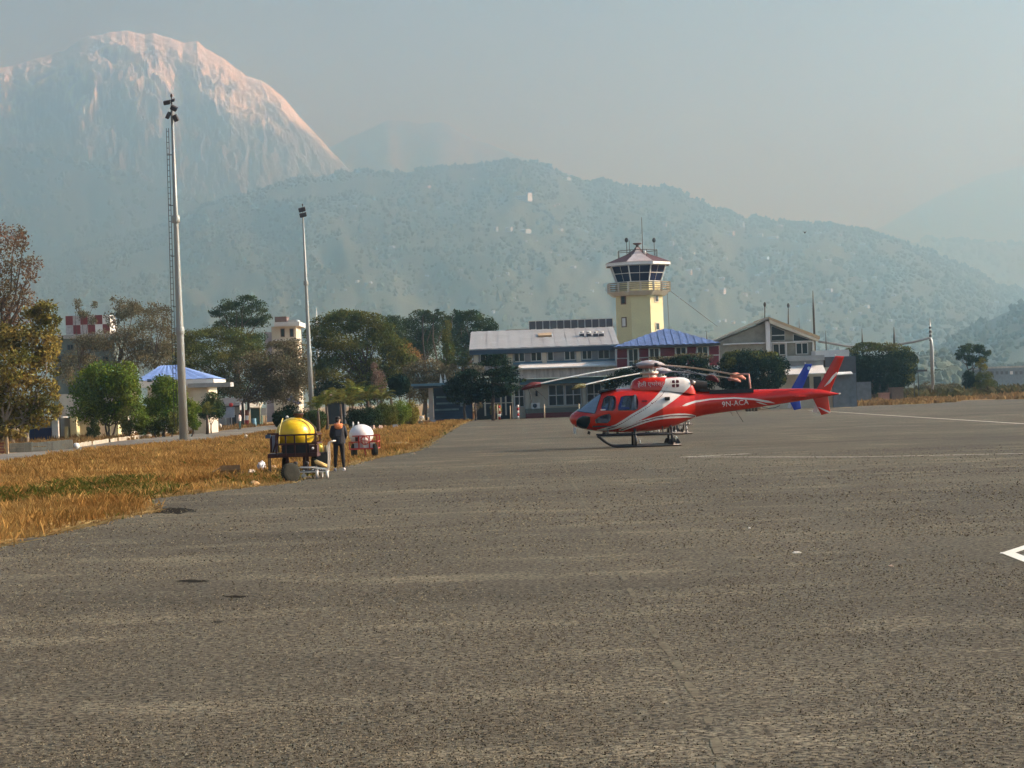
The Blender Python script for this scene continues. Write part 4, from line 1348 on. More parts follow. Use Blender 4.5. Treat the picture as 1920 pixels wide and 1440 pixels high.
# planters with white stones/markers at the apron corner
M_PLANTER = mat('ochre_planter', (0.42, 0.22, 0.10), 0.85, var=0.25, scale=2)
def planter(px0, px1, py, label, h=.55):
    y = G((px0 + px1) / 2, py)[1]
    t = thing('planter', label, 'planter', (GX((px0 + px1) / 2, py, y), y, 0))
    w = GX(px1, py, y) - GX(px0, py, y)
    b = MB(); b.box(-w / 2, w / 2, 0, 1.4, 0, h * .55); b.box(-w / 2 - .08, w / 2 + .08, -.08, 1.48, h * .55 + .003, h)
    b.build('trough', M_PLANTER, t, local=True)
    MB().box(-w / 2 + .1, w / 2 - .1, .1, 1.3, h + .003, h + .06).build('soil', M_SOIL, t, local=True)
    return t
planter(863, 889, 785.5, 'ochre planter with a white globe at the tip of the dry grass', .75)
planter(922, 952, 783.5, 'ochre planter with yellow-green bush in front of the terminal', .6)
y_ = G(878, 784)[1]
b = MB(); b.ellipsoid(P(878, 771, y_), .38, .38, .34, 14, 8); b.tube([(GX(878, 776, y_), y_, .75), P(878, 773, y_)], .08, 6)
solo('lamp_globe', b, M_WHITEP, 'white globe on the ochre planter', 'globe', (GX(878, 776, y_), y_, .75))
# bollards along the forecourt
M_BOL = mat('cream_bollard', (0.70, 0.60, 0.42), 0.7, var=0.1, scale=2)
for i, (px, y0, y1, w) in enumerate(((1021, 760, 781, 2.4), (933, 760, 776, 2.0), (957, 762, 778, 1.8), (1086, 758, 775, 1.8))):
    yd = 233.5
    b = MB(); x = GX(px, y1, yd); h = P(px, y0, yd)[2]
    b.tube([(x, yd, 0), (x, yd, h)], w * yd / F / 2, 8); b.ellipsoid((x, yd, h), w * yd / F / 2 * 1.1, w * yd / F / 2 * 1.1, .1, 8, 4)
    solo('bollard', b, M_BOL, ['tall cream bollard in front of the red step', 'slim cream bollard left of the flag post', 'slim cream bollard right of the conifer', 'slim cream bollard near the helicopter nose'][i], 'bollard', (x, yd, 0), 'cream bollards before the terminal')
# red and white striped barrier posts
M_RED = mat('signal_red', (0.42, 0.03, 0.03), 0.5, var=0.1, scale=3)
for i, px in enumerate((971, 936)):
    yd = 234.2; x = GX(px, 765, yd)
    t = thing('barrier_post', ['red and white banded post in front of the terminal door', 'red-topped white post beside the conifer'][i], 'post', (x, yd, 0))
    for k in range(5):
        MB().tube([(0, 0, .3 * k), (0, 0, .3 * k + .297)], .13, 8).build('band', M_RED if (k + i) % 2 else M_WHITEP, t, local=True)
# lamp globe and small markers on the dry grass
for i, (px, py, w, lab) in enumerate(((790, 783, 8, 'white round floodlight on the dry grass beside the notice board'),)):
    y = G(px, 792)[1]
    b = MB(); b.lathe([(0.0, 0.0), (.12, .02), (.24, .22), (.26, .40), (.0, .40)], (GX(px, 790, y), y, .28), 12); b.tube([(GX(px, 790, y), y, 0), (GX(px, 790, y), y, .3)], .05, 6)
    solo('floodlight', b, M_WHITEP, lab, 'floodlight', (GX(px, 790, y), y, 0))
M_GREENB = mat('dark_green_box', (0.05, 0.08, 0.06), 0.7, var=0.2, scale=2)
for i, (px, py, w, h, mm, lab) in enumerate(((789, 797, 10, 7, M_GREENB, 'dark green marker box in the dry grass below the notice board'), (741, 804, 11, 8, M_STEEL, 'grey marker box in the dry grass, left of the dark green one'),
                              (813, 792, 9, 5, M_STEEL, 'small grey marker box at the foot of the notice board'))):
    y = G(px, py)[1]; x = GX(px, py, y); s = y / F
    b = MB(); b.add([(x - w * s / 2, y - .2, 0), (x + w * s / 2, y - .2, 0), (x + w * s / 2, y + .3, 0), (x - w * s / 2, y + .3, 0), (x - w * s * .38, y - .05, h * s), (x + w * s * .38, y - .05, h * s), (x + w * s * .38, y + .2, h * s), (x - w * s * .38, y + .2, h * s)],
          [(0, 1, 5, 4), (1, 2, 6, 5), (2, 3, 7, 6), (3, 0, 4, 7), (4, 5, 6, 7)], False)
    solo('marker_box', b, mm, lab, 'box', (x, y, 0))

# ---------- masts, poles and the overhead pipe on the right
for i, (px, yt, yb, d, r, lab) in enumerate(((1524, 545, 700, 262, .13, 'tallest thin dark antenna mast rising at the hall roof end'), (1498, 596, 640, 268, .05, 'faint thin aerial between the hall roof and the tall mast'),
        (1325, 621, 700, 262, .11, 'short dark aerial behind the blue roof edge'), (1548, 620, 720, 270, .07, 'thin aerial over the white annex roof'),
        (1616, 616, 720, 296, .11, 'spiky lightning rod behind the left of the round fig tree'), (1676, 613, 720, 296, .16, 'spiky lightning rod behind the right of the round fig tree'),
        (593, 577, 700, 300, .13, 'pale antenna post above the domed tree beside the floodlight mast'))):
    b = MB(); x = GX(px, yt, d)
    h = P(px, yt, d)[2]; b.tube([(x, d, 0), (x, d, h * .82), (x, d, h)], [r * 1.1, r, r * .25], 6)
    solo('aerial_mast', b, M_DKSTEEL if i < 6 else M_WHITEP, lab, 'mast', (x, d, 0))
d = 300
pole = thing('lattice_mast', 'tall pale pole at the right with the overhead pipe bent into it', 'mast', (GX(1745, 700, d), d, 0))
x = GX(1745, 640, d) - GX(1745, 700, d)
h = P(1744, 596, d)[2]
MB().tube([(x, 0, 0), (x, 0, h * .8), (x, 0, h)], [.20, .13, .03], 8).build('pole', M_STEEL, pole, local=True)
for k in range(4):
    MB().lathe([(.14, 0), (.22, .05), (.14, .3)], (x, 0, h * (.72 + .05 * k)), 8).build('insulator', M_DKSTEEL, pole, local=True)
pts = [(1534, 640), (1560, 644), (1590, 649.5), (1620, 651), (1650, 650), (1690, 645), (1715, 640.5), (1735, 635.5), (1742, 633.5), (1746, 637), (1748, 650), (1749.5, 690), (1750, 722)]
b = MB(); b.tube([P(*q, d - .6) for q in pts], .16, 8)
solo('overhead_pipe', b, M_STEEL, 'grey overhead pipe sagging from the hall to the tall pole', 'pipe', P(1750, 722, d - .6))
b = MB(); b.tube([P(1530, 660, 290), P(1590, 657, 290), P(1630, 656, 290)], .10, 6)
solo('overhead_pipe', b, M_STEEL, 'straight grey pipe over the white annex roof', 'pipe', P(1530, 660, 290))
# small open shelter right of the fig tree
t = thing('shelter', 'small flat-roofed open shelter right of the round fig tree', 'shelter', (GX(1720, 725, 292), 292, 0))
zt_ = P(1722, 697, 292)[2]
part('roof', M_DKGREY, t, lambda b: b.box(GX(1706, 697, 292), GX(1736, 697, 292), 291, 294, zt_, zt_ + .25))
for px in (1713, 1721):
    part('post', M_DKSTEEL, t, lambda b: b.box(GX(px, 710, 292), GX(px + 1.4, 710, 292), 292, 292.1, 0, zt_ - .003))
# far dim building on the right
d = 700
fb = thing('far_building', 'hazy blue grey building far off at the right edge', 'building', (GX(1890, 715, d), d, 0))
part('wall', MATS['slate_blue_block'], fb, lambda b: b.box(GX(1852, 700, d), GX(1940, 700, d), d, d + 25, 0, P(1890, 690, d)[2]))
part('roof', M_GREYC, fb, lambda b: b.box(GX(1850, 700, d), GX(1942, 700, d), d - .5, d + 25.5, P(1890, 690, d)[2] + .003, P(1890, 686.5, d)[2]))
for k in range(7):
    part('window', M_WHITE if k == 4 else M_DKGREY, fb, lambda b: b.prect(1858 + k * 9, 696, 1863 + k * 9, 702, d - .1, .09))
# small kiosks in the shade below the fig tree
for i, (px0, px1, y0, y1, mm, lab) in enumerate(((1652, 1668, 738, 752, mat('pinkish_block', (0.45, 0.27, 0.22), .85), 'pinkish low block under the right side of the fig tree'),
                                        (1672, 1694, 728, 752, mat('brown_hut', (0.20, 0.15, 0.12), .9), 'brown hut right of the fig tree'))):
    y = 272; b = MB(); b.box(GX(px0, 745, y), GX(px1, 745, y), y, y + 2, 0, P((px0 + px1) / 2, y0, y)[2]); b.box(GX(px0, 745, y) - .1, GX(px1, 745, y) + .1, y - .1, y + 2.1, P((px0 + px1) / 2, y0, y)[2] + .003, P((px0 + px1) / 2, y0, y)[2] + .12)
    solo('hut', b, mm, lab, 'hut', (GX(px0, 745, y), y, 0))

# ---------- left side buildings
HD = 200.0
hs = thing('blue_roof_house', 'white house with light blue hipped roof behind the left floodlight mast', 'house', (GX(330, 760, HD), HD, 0))
hz0 = P(330, 712, HD)[2]
hx0, hx1 = GX(256, 710, HD), GX(404, 712, HD)
def hroof(b):
    rx0, rx1 = GX(300, 690, HD + 3.5), GX(334, 690, HD + 3.5)
    zt2 = P(318, 685, HD + 3.5)[2]
    n = 16
    A = [(hx0 + (hx1 - hx0) * i / n, HD - .6, hz0 + (0.04 if i % 2 else 0)) for i in range(n + 1)]
    B = [(rx0 + (rx1 - rx0) * i / n, HD + 3.5, zt2 + (0.04 if i % 2 else 0)) for i in range(n + 1)]
    for i in range(n):
        b.add([A[i], A[i + 1], B[i + 1], B[i]], [(0, 1, 2, 3)], False)
    b.add([(hx1, HD - .6, hz0), (hx1, HD + 8, hz0), (rx1, HD + 3.5, zt2)], [(0, 1, 2)], False)
    b.add([(hx0, HD - .6, hz0), (hx0, HD + 8, hz0), (rx0, HD + 3.5, zt2)], [(0, 1, 2)], False)
    b.add([(hx0, HD + 8, hz0), (hx1, HD + 8, hz0), (rx1, HD + 3.5, zt2), (rx0, HD + 3.5, zt2)], [(0, 1, 2, 3)], False)
part('roof', M_BLUER2, hs, hroof)
part('fascia', M_WHITE, hs, lambda b: b.box(hx0 + .1, hx1 - .1, HD - .5, HD + 7.9, hz0 - .62, hz0 - .01))
part('wall', M_CREAM, hs, lambda b: b.box(hx0 + .9, GX(388, 740, HD), HD + .4, HD + 7, 0, hz0 - .625))
part('window', M_GLASS, hs, lambda b: b.prect(276, 711, 284, 716, HD - .53, .025))
part('porch_roof', M_GREYC, hs, lambda b: b.box(GX(352, 722, HD - 2), GX(432, 722, HD - 2), HD - 2, HD + .35, P(390, 726, HD - 2)[2], P(390, 718, HD - 2)[2]))
part('porch_column', M_CREAM, hs, lambda b: b.box(GX(362, 750, HD - 1.5), GX(388, 750, HD - 1.5), HD - 1.5, HD - .3, 0, P(390, 726.2, HD - 2)[2]))

# red and white chequered tank on its dark building
KD = 300.0
kb = thing('tank_building', 'dark greenish block under the chequered tank, behind the bare trees', 'building', (GX(160, 700, KD), KD, 0))
part('wall', mat('dim_green_wall', (0.13, 0.17, 0.16), .9, var=.25, scale=1), kb, lambda b: b.box(GX(98, 680, KD), GX(215, 680, KD), KD, KD + 9, 0, P(160, 634, KD)[2]))
part('roof_slab', M_GREYC, kb, lambda b: b.box(GX(94, 630, KD), GX(218, 630, KD), KD - .6, KD + 9.5, P(160, 634, KD)[2] + .003, P(160, 627, KD)[2]))
for j in range(3):
    for i in range(5):
        window(kb, 104 + i * 22, 646 + j * 22, 116 + i * 22, 658 + j * 22, KD, 2, 1, M_DKGREY, M_GLASS, 1.0)
tk = thing('chequered_tank', 'red and white chequered water tank on the roof behind bare trees', 'tank', (GX(164, 610, KD), KD + 2.5, P(164, 626, KD)[2]))
x0, x1, z0, z1 = rect(122, 591, 205, 626, KD)
part('tank_body', M_WHITE, tk, lambda b: b.box(x0 + .02, x1 - .02, KD + .45, KD + 5.4, P(160, 627, KD)[2] + .006, z1 - .02))
for i in range(6):
    for j in range(2):
        xa_ = x0 + (x1 - x0) * i / 6
        za_ = z0 + (z1 - z0) * j / 2
        part('check_panel', mat('weathered_red', (0.20, 0.035, 0.035), .7, var=.2) if (i + j) % 2 else (M_WHITEP if i > 3 else mat('weathered_white', (0.42, 0.41, 0.42), .8, var=.25)), tk, lambda b: b.box(xa_ + .01, xa_ + (x1 - x0) / 6 - .01, KD + .38, KD + .445, za_ + .01, za_ + (z1 - z0) / 2 - .01))  # most reds and whites darkened in colour, as the face lies in shade
# cream stepped building between the trees
SD_ = 330.0
sb = thing('stepped_building', 'cream stepped building with flat roofs showing between the big trees', 'building', (GX(535, 700, SD_), SD_, 0))
part('wall', M_CREAM, sb, lambda b: b.box(GX(510, 650, SD_), GX(556, 650, SD_), SD_, SD_ + 8, 0, P(535, 612, SD_)[2]))
part('wall', mat('pale_violet_wall', (0.42, 0.40, 0.46), .85, var=.1), sb, lambda b: b.box(GX(496, 650, SD_ + 1), GX(509.5, 650, SD_ + 1), SD_ + 1, SD_ + 8, 0, P(505, 622, SD_)[2]))
part('roof_slab', M_WHITE, sb, lambda b: b.box(GX(514, 606, SD_ - 1.2), GX(561, 606, SD_ - 1.2), SD_ - 1.2, SD_ + 8.5, P(538, 612, SD_)[2] + .003, P(538, 604, SD_)[2]))
part('roof_slab', M_WHITE, sb, lambda b: b.box(GX(512, 645, SD_ - 1), GX(564, 645, SD_ - 1), SD_ - 1, SD_ - .01, P(538, 640, SD_)[2], P(538, 636, SD_)[2]))
part('stair_head', mat('rust_brown_wall', (0.16, 0.10, 0.08), .9), sb, lambda b: b.box(GX(515, 596, SD_ + 1), GX(537, 596, SD_ + 1), SD_ + 1, SD_ + 5, P(530, 604, SD_)[2] + .003, P(530, 593, SD_)[2]))
part('stair_head_roof', M_GREYC, sb, lambda b: b.box(GX(540, 600, SD_ + 1), GX(558, 600, SD_ + 1), SD_ + 1, SD_ + 5, P(550, 604, SD_)[2] + .003, P(550, 599, SD_)[2]))
window(sb, 526, 616, 534, 632, SD_, 1, 1, M_FRAMEB, M_GLASS, 1.2)
window(sb, 543, 616, 551, 632, SD_, 1, 1, M_FRAMEB, M_GLASS, 1.2)
window(sb, 531, 650, 541, 668, SD_, 1, 1, M_FRAMEB, M_GLASS, 1.2)

# guard kiosk at the left with dark blue counter
JD = 188.0
kk = thing('guard_kiosk', 'guard kiosk with dark blue counter and white pillar under the big left tree', 'kiosk', (GX(82, 826, JD), JD, 0))
zk = lambda px, py: P(px, py, JD)[2]
part('counter', mat('navy_board', (0.012, 0.025, 0.09), .6, var=.2, scale=3), kk, lambda b: b.box(GX(56, 815, JD), GX(96, 815, JD), JD, JD + 1.2, .05, zk(76, 803)))
part('pillar', M_WHITEP, kk, lambda b: b.box(GX(97.5, 810, JD - .1), GX(109, 810, JD - .1), JD - .1, JD + .4, 0, zk(103, 785)))
part('back_wall', mat('blue_grey_wall', (0.20, 0.26, 0.30), .8, var=.2), kk, lambda b: b.box(GX(46, 800, JD + 2), GX(110, 800, JD + 2), JD + 2, JD + 2.2, 0, zk(76, 786)))
part('roof', M_GREYC, kk, lambda b: b.box(GX(42, 783, JD - .6), GX(115, 783, JD - .6), JD - .6, JD + 2.6, zk(78, 785), zk(78, 782)))
for px in (52, 64, 112):
    part('post', M_DKSTEEL, kk, lambda b: b.box(GX(px, 800, JD), GX(px + 1.6, 800, JD), JD, JD + .08, 0, zk(80, 785.2)))
# cream house and yellow posts beside it
ch = thing('cream_house', 'low cream house wall with yellow pillars behind the topiary cone', 'house', (GX(150, 825, JD + 4), JD + 4, 0))
part('wall', M_CREAM, ch, lambda b: b.box(GX(112, 800, JD + 5), GX(236, 800, JD + 5), JD + 5, JD + 12, 0, P(150, 738, JD + 5)[2]))
part('wall', M_CREAM, ch, lambda b: b.box(GX(118, 800, JD + 3), GX(175, 800, JD + 3), JD + 3.6, JD + 4.99, 0, P(146, 782, JD + 3)[2]))
for a, b_, y0 in ((121, 128, 800), (132, 144, 780), (197, 202, 779), (214, 222, 779)):
    part('pillar', M_CREAMY, ch, lambda b: b.box(GX(a, 810, JD + 2), GX(b_, 810, JD + 2), JD + 2, JD + 3.5, 0, P(a, y0, JD + 2)[2]))
part('roof_edge', M_GREYC, ch, lambda b: b.box(GX(112, 780, JD + 2.5), GX(176, 780, JD + 2.5), JD + 2.5, JD + 5, P(146, 781.8, JD + 3)[2], P(146, 779.5, JD + 3)[2]))

# low dark stone wall, kerb stones along the road, red gate
M_STONE = mat('mossy_dark_stone', (0.045, 0.045, 0.036), 0.95, var=0.45, scale=2.5, bump=.5)
wp = [G(18, 849), G(60, 847), G(100, 844.5), G(135, 841)]
t = thing('low_wall', 'low dark stone retaining wall beside the road at far left', 'wall', wp[0])
for i in range(len(wp) - 1):
    a, c = Vector(wp[i]), Vector(wp[i + 1])
    n = max(3, int((c - a).length / .8))
    for k in range(n):
        p, q = a.lerp(c, k / n), a.lerp(c, (k + .96) / n)
        for r_ in range(2):
            hh = .27 + random.uniform(-.03, .04)
            mid = (p + q) / 2
            MB().obox((mid.x, mid.y + .2 + random.uniform(-.04, .02), .14 + .28 * r_), (q - p) / 2, (0, .2, 0), (0, 0, hh / 2)).build('stone', M_STONE, t)
M_KERB = mat('pale_kerb_stone', (0.38, 0.33, 0.25), 0.9, var=0.35, scale=1.5)
kp = [G(138, 840), G(200, 830), G(262, 822), (G(330, 814))]
kt = thing('kerb', 'broken pale kerb stones along the road under the shrubs', 'kerb', kp[0])
for i in range(3):
    a, c = Vector(kp[i]), Vector(kp[i + 1])
    n = int((c - a).length / 1.1)
    for k in range(n):
        if random.random() < .15: continue
        p, q = a.lerp(c, k / n), a.lerp(c, (k + .9) / n)
        mid = (p + q) / 2
        MB().obox((mid.x, mid.y + random.uniform(-.1, .1), .12), (q - p) / 2, (0, .15, 0), (0, 0, .12 + random.uniform(0, .06))).build('kerb_stone', M_KERB, kt)
M_RUST = mat('red_brown_gate', (0.22, 0.06, 0.035), .8, var=.25, scale=3)
g0 = G(0, 852)
gt = thing('gate', 'red brown slatted gate at the far left edge of the road', 'gate', g0)
gs = g0[1] / F
for k in range(4):
    MB().box(-2.5, .25, -.02, .02, .08 + .16 * k, .18 + .16 * k).build('slat', M_RUST, gt, local=True)
MB().box(.36, .48, -.06, .06, 0, .95).build('gate_post', M_TIMBER, gt, local=True)
b = MB(); b.ellipsoid((*G(143, 841)[:2], .16), .22, .2, .2, 10, 6)
solo('rock', b, M_WHITEP, 'white painted rock at the end of the low dark wall', 'rock', G(143, 841))

# ---------- roadside huts and signs beyond the road (behind the yellow tank)
RD = 262.0
hut = thing('grey_hut', 'grey roadside hut with pitched roof left of the red-banded trunk', 'hut', (GX(425, 795, RD), RD, 0))
part('wall', M_GREYC, hut, lambda b: b.box(GX(398, 780, RD), GX(450, 780, RD), RD, RD + 5, 0, P(424, 757, RD)[2]))
part('roof', M_DKGREY, hut, lambda b: b.obox(P(424, 755, RD + 2), (1.95, 0, .03), (0, 3, .5), (0, 0, .08)))
part('doorway', M_ROOM, hut, lambda b: b.prect(431, 778, 443, 800, RD - .05, .045))
part('notice', M_WHITEP, hut, lambda b: b.prect(441, 752, 453, 755, RD - .4, .08))
gh = thing('green_hut', 'dark green hut with tan door frame right of the red-banded trunk', 'hut', (GX(480, 790, RD), RD, 0))
part('wall', mat('dull_green_board', (0.07, 0.13, 0.10), .8, var=.2), gh, lambda b: b.box(GX(470, 775, RD), GX(487, 775, RD), RD, RD + 3, 0, P(479, 764, RD)[2]))
part('roof', M_CREAM, gh, lambda b: b.obox(P(479, 760, RD + 1), (.75, 0, -.03), (0, 1.6, .3), (0, 0, .06)))
part('door_frame', M_TIMBER, gh, lambda b: b.prect(486, 757, 488, 790, RD - .05, .1))
b = MB(); x = GX(476, 785, RD - 1); b.lathe([(.26, 0), (.28, .3), (.26, .6), (.28, .9), (.0, .92)], (x, RD - 1, 0), 12)
solo('barrel', b, mat('light_blue_plastic', (0.18, 0.38, 0.52), .5), 'light blue barrel leaning by the dark green hut', 'barrel', (x, RD - 1, 0))
bb = thing('billboard', 'white billboard standing right of the green hut', 'sign', (GX(494, 790, RD), RD - .5, 0))
part('board', M_WHITEP, bb, lambda b: b.prect(489, 765, 500, 779, RD - .5, .1))
part('post', M_DKSTEEL, bb, lambda b: b.prect(490, 779, 491, 795, RD - .48, .06))
part('post', M_DKSTEEL, bb, lambda b: b.prect(498, 779, 499, 795, RD - .48, .06))
rs = thing('road_sign', 'two-legged road sign with red and white emblem before the grey hut', 'sign', (GX(428, 802, 245), 245, 0))
part('board', mat('grey_blue_board', (0.25, 0.29, 0.36), .7), rs, lambda b: b.prect(418, 764, 440, 783, 245, .08))
part('emblem', M_RED, rs, lambda b: b.lathe([(.24, 0), (.24, -.02), (0, -.021)], P(433, 759, 244.98), 12, axis='Y'))
part('leg', M_STEEL, rs, lambda b: b.prect(422, 783, 424, 802, 245.02, .08))
part('leg', M_STEEL, rs, lambda b: b.prect(433, 783, 435, 803, 245.02, .08))
tarp = thing('tarpaulin_shelter', 'blue tarpaulin shelter on thin posts behind the clipped bushes', 'shelter', (GX(548, 790, 270), 270, 0))
part('tarpaulin', mat('blue_tarpaulin', (0.02, 0.045, 0.22), .6, var=.15, scale=3), tarp, lambda b: b.add([P(534, 748, 268), P(560, 757, 268), P(566, 755, 272), P(545, 741, 272), P(534, 749.5, 268), P(560, 758.5, 268), P(566, 756.5, 272), P(545, 742.5, 272)], [(0, 1, 2, 3), (7, 6, 5, 4), (0, 4, 5, 1), (1, 5, 6, 2), (2, 6, 7, 3), (3, 7, 4, 0)], False))
for px in (548, 558):
    part('post', M_WHITEP, tarp, lambda b: b.box(GX(px, 765, 269), GX(px + 2, 765, 269), 269, 269.1, 0, P(px, 757, 269)[2]))
tin = thing('tin_roof_hut', 'hut with pinkish corrugated roof half hidden behind the palms', 'hut', (GX(626, 780, 250), 250, 0))
part('wall', M_ROOM, tin, lambda b: b.box(GX(610, 765, 251), GX(646, 765, 251), 251, 254, 0, P(628, 748, 251)[2]))
def tinroof(b):
    for k in range(12):
        t0, t1 = k / 12, (k + 1) / 12
        a0, a1 = Vector(P(606, 738, 249.5)).lerp(Vector(P(640, 748, 249.5)), t0), Vector(P(606, 738, 249.5)).lerp(Vector(P(640, 748, 249.5)), t1)
        c0, c1 = Vector(P(612, 733, 254)).lerp(Vector(P(648, 741, 254)), t0), Vector(P(612, 733, 254)).lerp(Vector(P(648, 741, 254)), t1)
        up = Vector((0, 0, .06 if k % 2 else 0))
        b.add([a0 + up, a1 + up, c1 + up, c0 + up], [(0, 1, 2, 3)], False)
part('roof', mat('faded_pink_tin', (0.42, 0.33, 0.30), .6, var=.2, scale=2), tin, tinroof)
# white marker stones by the road
for i, (px, yb, h, w, lab) in enumerate(((412, 805, 10, 6, 'white marker stone on the mound beside the road'), (461, 825, 10, 5.5, 'white marker stone on the grass edge, nearer than the one on the mound'))):
    y = G(px, yb)[1]; s = y / F; x = GX(px, yb, y)
    b = MB(); b.box(x - w * s / 2, x + w * s / 2, y, y + .25, 0, h * s * .8); b.lathe([(w * s / 2, -.0), (w * s / 2, .25)], (x, y, h * s * .8 - .02), 14, axis='Y')
    solo('marker_stone', b, M_PAINT2, lab, 'marker stone', (x, y, 0))

# ---------- high floodlight masts
M_POLE = mat('galvanised_mast', (0.29, 0.31, 0.30), 0.5, 0.35, var=0.12, scale=1.0, stretch=(1, 1, .3))
M_LAMPB = mat('dark_lamp_housing', (0.035, 0.025, 0.022), 0.6, var=.2, scale=4)
def mast(px, py, top, label, lamps, ladder):
    g0 = G(px, py)
    d = g0[1]
    t = thing('floodlight_mast', label, 'floodlight mast', g0, 'high floodlight masts')
    H = P(top[0], top[1], d)[2]
    x1 = P(top[0], top[1], d)[0] - g0[0]
    lean = lambda z: x1 * z / H
    MB().tube([(lean(z), 0, z) for z in (0, H * .33, H * .66, H)], [.31, .25, .165, .085], 12).build('pole', M_POLE, t, local=True)
    MB().lathe([(.55, 0), (.55, .08), (.40, .12)], (0, 0, 0), 16).build('base_plate', M_POLE, t, local=True)
    for z in (H * .33, H * .66):
        MB().lathe([(.32 - .1 * z / H, -.25), (.34 - .1 * z / H, -.2), (.34 - .1 * z / H, .2), (.32 - .1 * z / H, .25)], (lean(z), 0, z), 12).build('joint_collar', M_POLE, t, local=True)
    if ladder:
        lb = MB()
        for sx in (-.62, -.40):
            lb.tube([(lean(z) + sx * (1 - .35 * z / H), -.02, z) for z in (1.0, H * .5, H * .93)], .022, 5)
        z = 1.2
        while z < H * .93:
            k = 1 - .35 * z / H
            lb.box(lean(z) - .62 * k, lean(z) - .40 * k, -.03, 0, z, z + .03)
            z += .38
        for z in (2.5, H * .25, H * .4, H * .55, H * .7, H * .85):
            lb.box(lean(z) - .42, lean(z), -.04, .02, z, z + .05)
        lb.build('ladder', M_DKSTEEL, t, local=True)
    for (dx, dz, tilt, sz) in lamps:
        c = Vector((lean(H) + dx, -.25, H + dz))
        hb = MB(); hb.obox(c, (sz * .5 * math.cos(tilt), 0, sz * .5 * math.sin(tilt)), (0, .2, .06), (-sz * .28 * math.sin(tilt), 0, sz * .28 * math.cos(tilt)))
        hb.tube([c, (lean(H), 0, H + dz * .8)], .035, 5)
        lo = hb.build('floodlight', M_LAMPB, t, local=True)
        MB().obox(c + Vector((sz * .30 * math.sin(tilt), -.02, -sz * .30 * math.cos(tilt))), (sz * .42 * math.cos(tilt), 0, sz * .42 * math.sin(tilt)), (0, .17, .05), (-.02 * math.sin(tilt), 0, .02 * math.cos(tilt))).build('lens', M_GLASS, lo, local=True)
    MB().tube([(lean(H), 0, H - .3), (lean(H), 0, H + .55)], [.05, .03], 6).build('spike', M_LAMPB, t, local=True)
    MB().ellipsoid((lean(H), 0, H + .6), .08, .08, .14, 8, 6).build('warning_lamp', M_LAMPB, t, local=True)
mast(345, 829, (322, 196), 'nearer and taller-looking left floodlight mast with a ladder, standing in the dry grass', [(-.28, .12, .15, .42), (.18, -.28, -.5, .45), (-.22, -.75, 1.1, .42), (.28, -.95, -1.2, .45), (.12, .25, .2, .25)], True)
mast(586, 797, (567.5, 394), 'farther floodlight mast rising behind the yellow tank', [(-.05, .05, .2, .75), (.05, -.55, .2, .75)], False)
# ================================================================== TREES AND SHRUBS
M_BARK = mat('grey_brown_bark', (0.085, 0.065, 0.05), 0.95, var=0.35, scale=3, bump=.5, stretch=(1, 1, .3))
M_BARKL = mat('pale_bark', (0.26, 0.22, 0.17), 0.95, var=0.3, scale=3, bump=.4, stretch=(1, 1, .3))
L_OLIVE = leaf_mat('olive_leaves', (0.078, 0.104, 0.024), (0.150, 0.150, 0.036), .35, .25)
L_GREEN = leaf_mat('mid_green_leaves', (0.0798, 0.1522, 0.0203), (0.1668, 0.2175, 0.0319), .5, .28)
L_DARK = leaf_mat('dark_green_leaves', (0.0290, 0.0580, 0.0232), (0.0653, 0.0899, 0.0319), .4, .2)
L_DEEP = leaf_mat('deep_teal_leaves', (0.013, 0.030, 0.018), (0.026, 0.044, 0.020), .4, .15)
L_BROWN = leaf_mat('brown_dry_leaves', (0.2248, 0.1305, 0.0798), (0.1522, 0.1160, 0.0551), .4, .25)
L_GREYG = leaf_mat('grey_green_leaves', (0.1377, 0.1276, 0.0725), (0.1958, 0.1668, 0.0899), .4, .25)
L_RUSSET = leaf_mat('russet_leaves', (0.3480, 0.1885, 0.0653), (0.2320, 0.1595, 0.0580), .5, .25)
L_YELLOWG = leaf_mat('yellow_green_leaves', (0.1668, 0.1668, 0.0319), (0.2755, 0.2392, 0.0551), .6, .3)
L_BIGTREE = leaf_mat('two_tone_broad_leaves', (0.1232, 0.1276, 0.0290), (0.3117, 0.2392, 0.0653), .55, .3, .4)  # darker and paler leaf tones mixed in random clumps

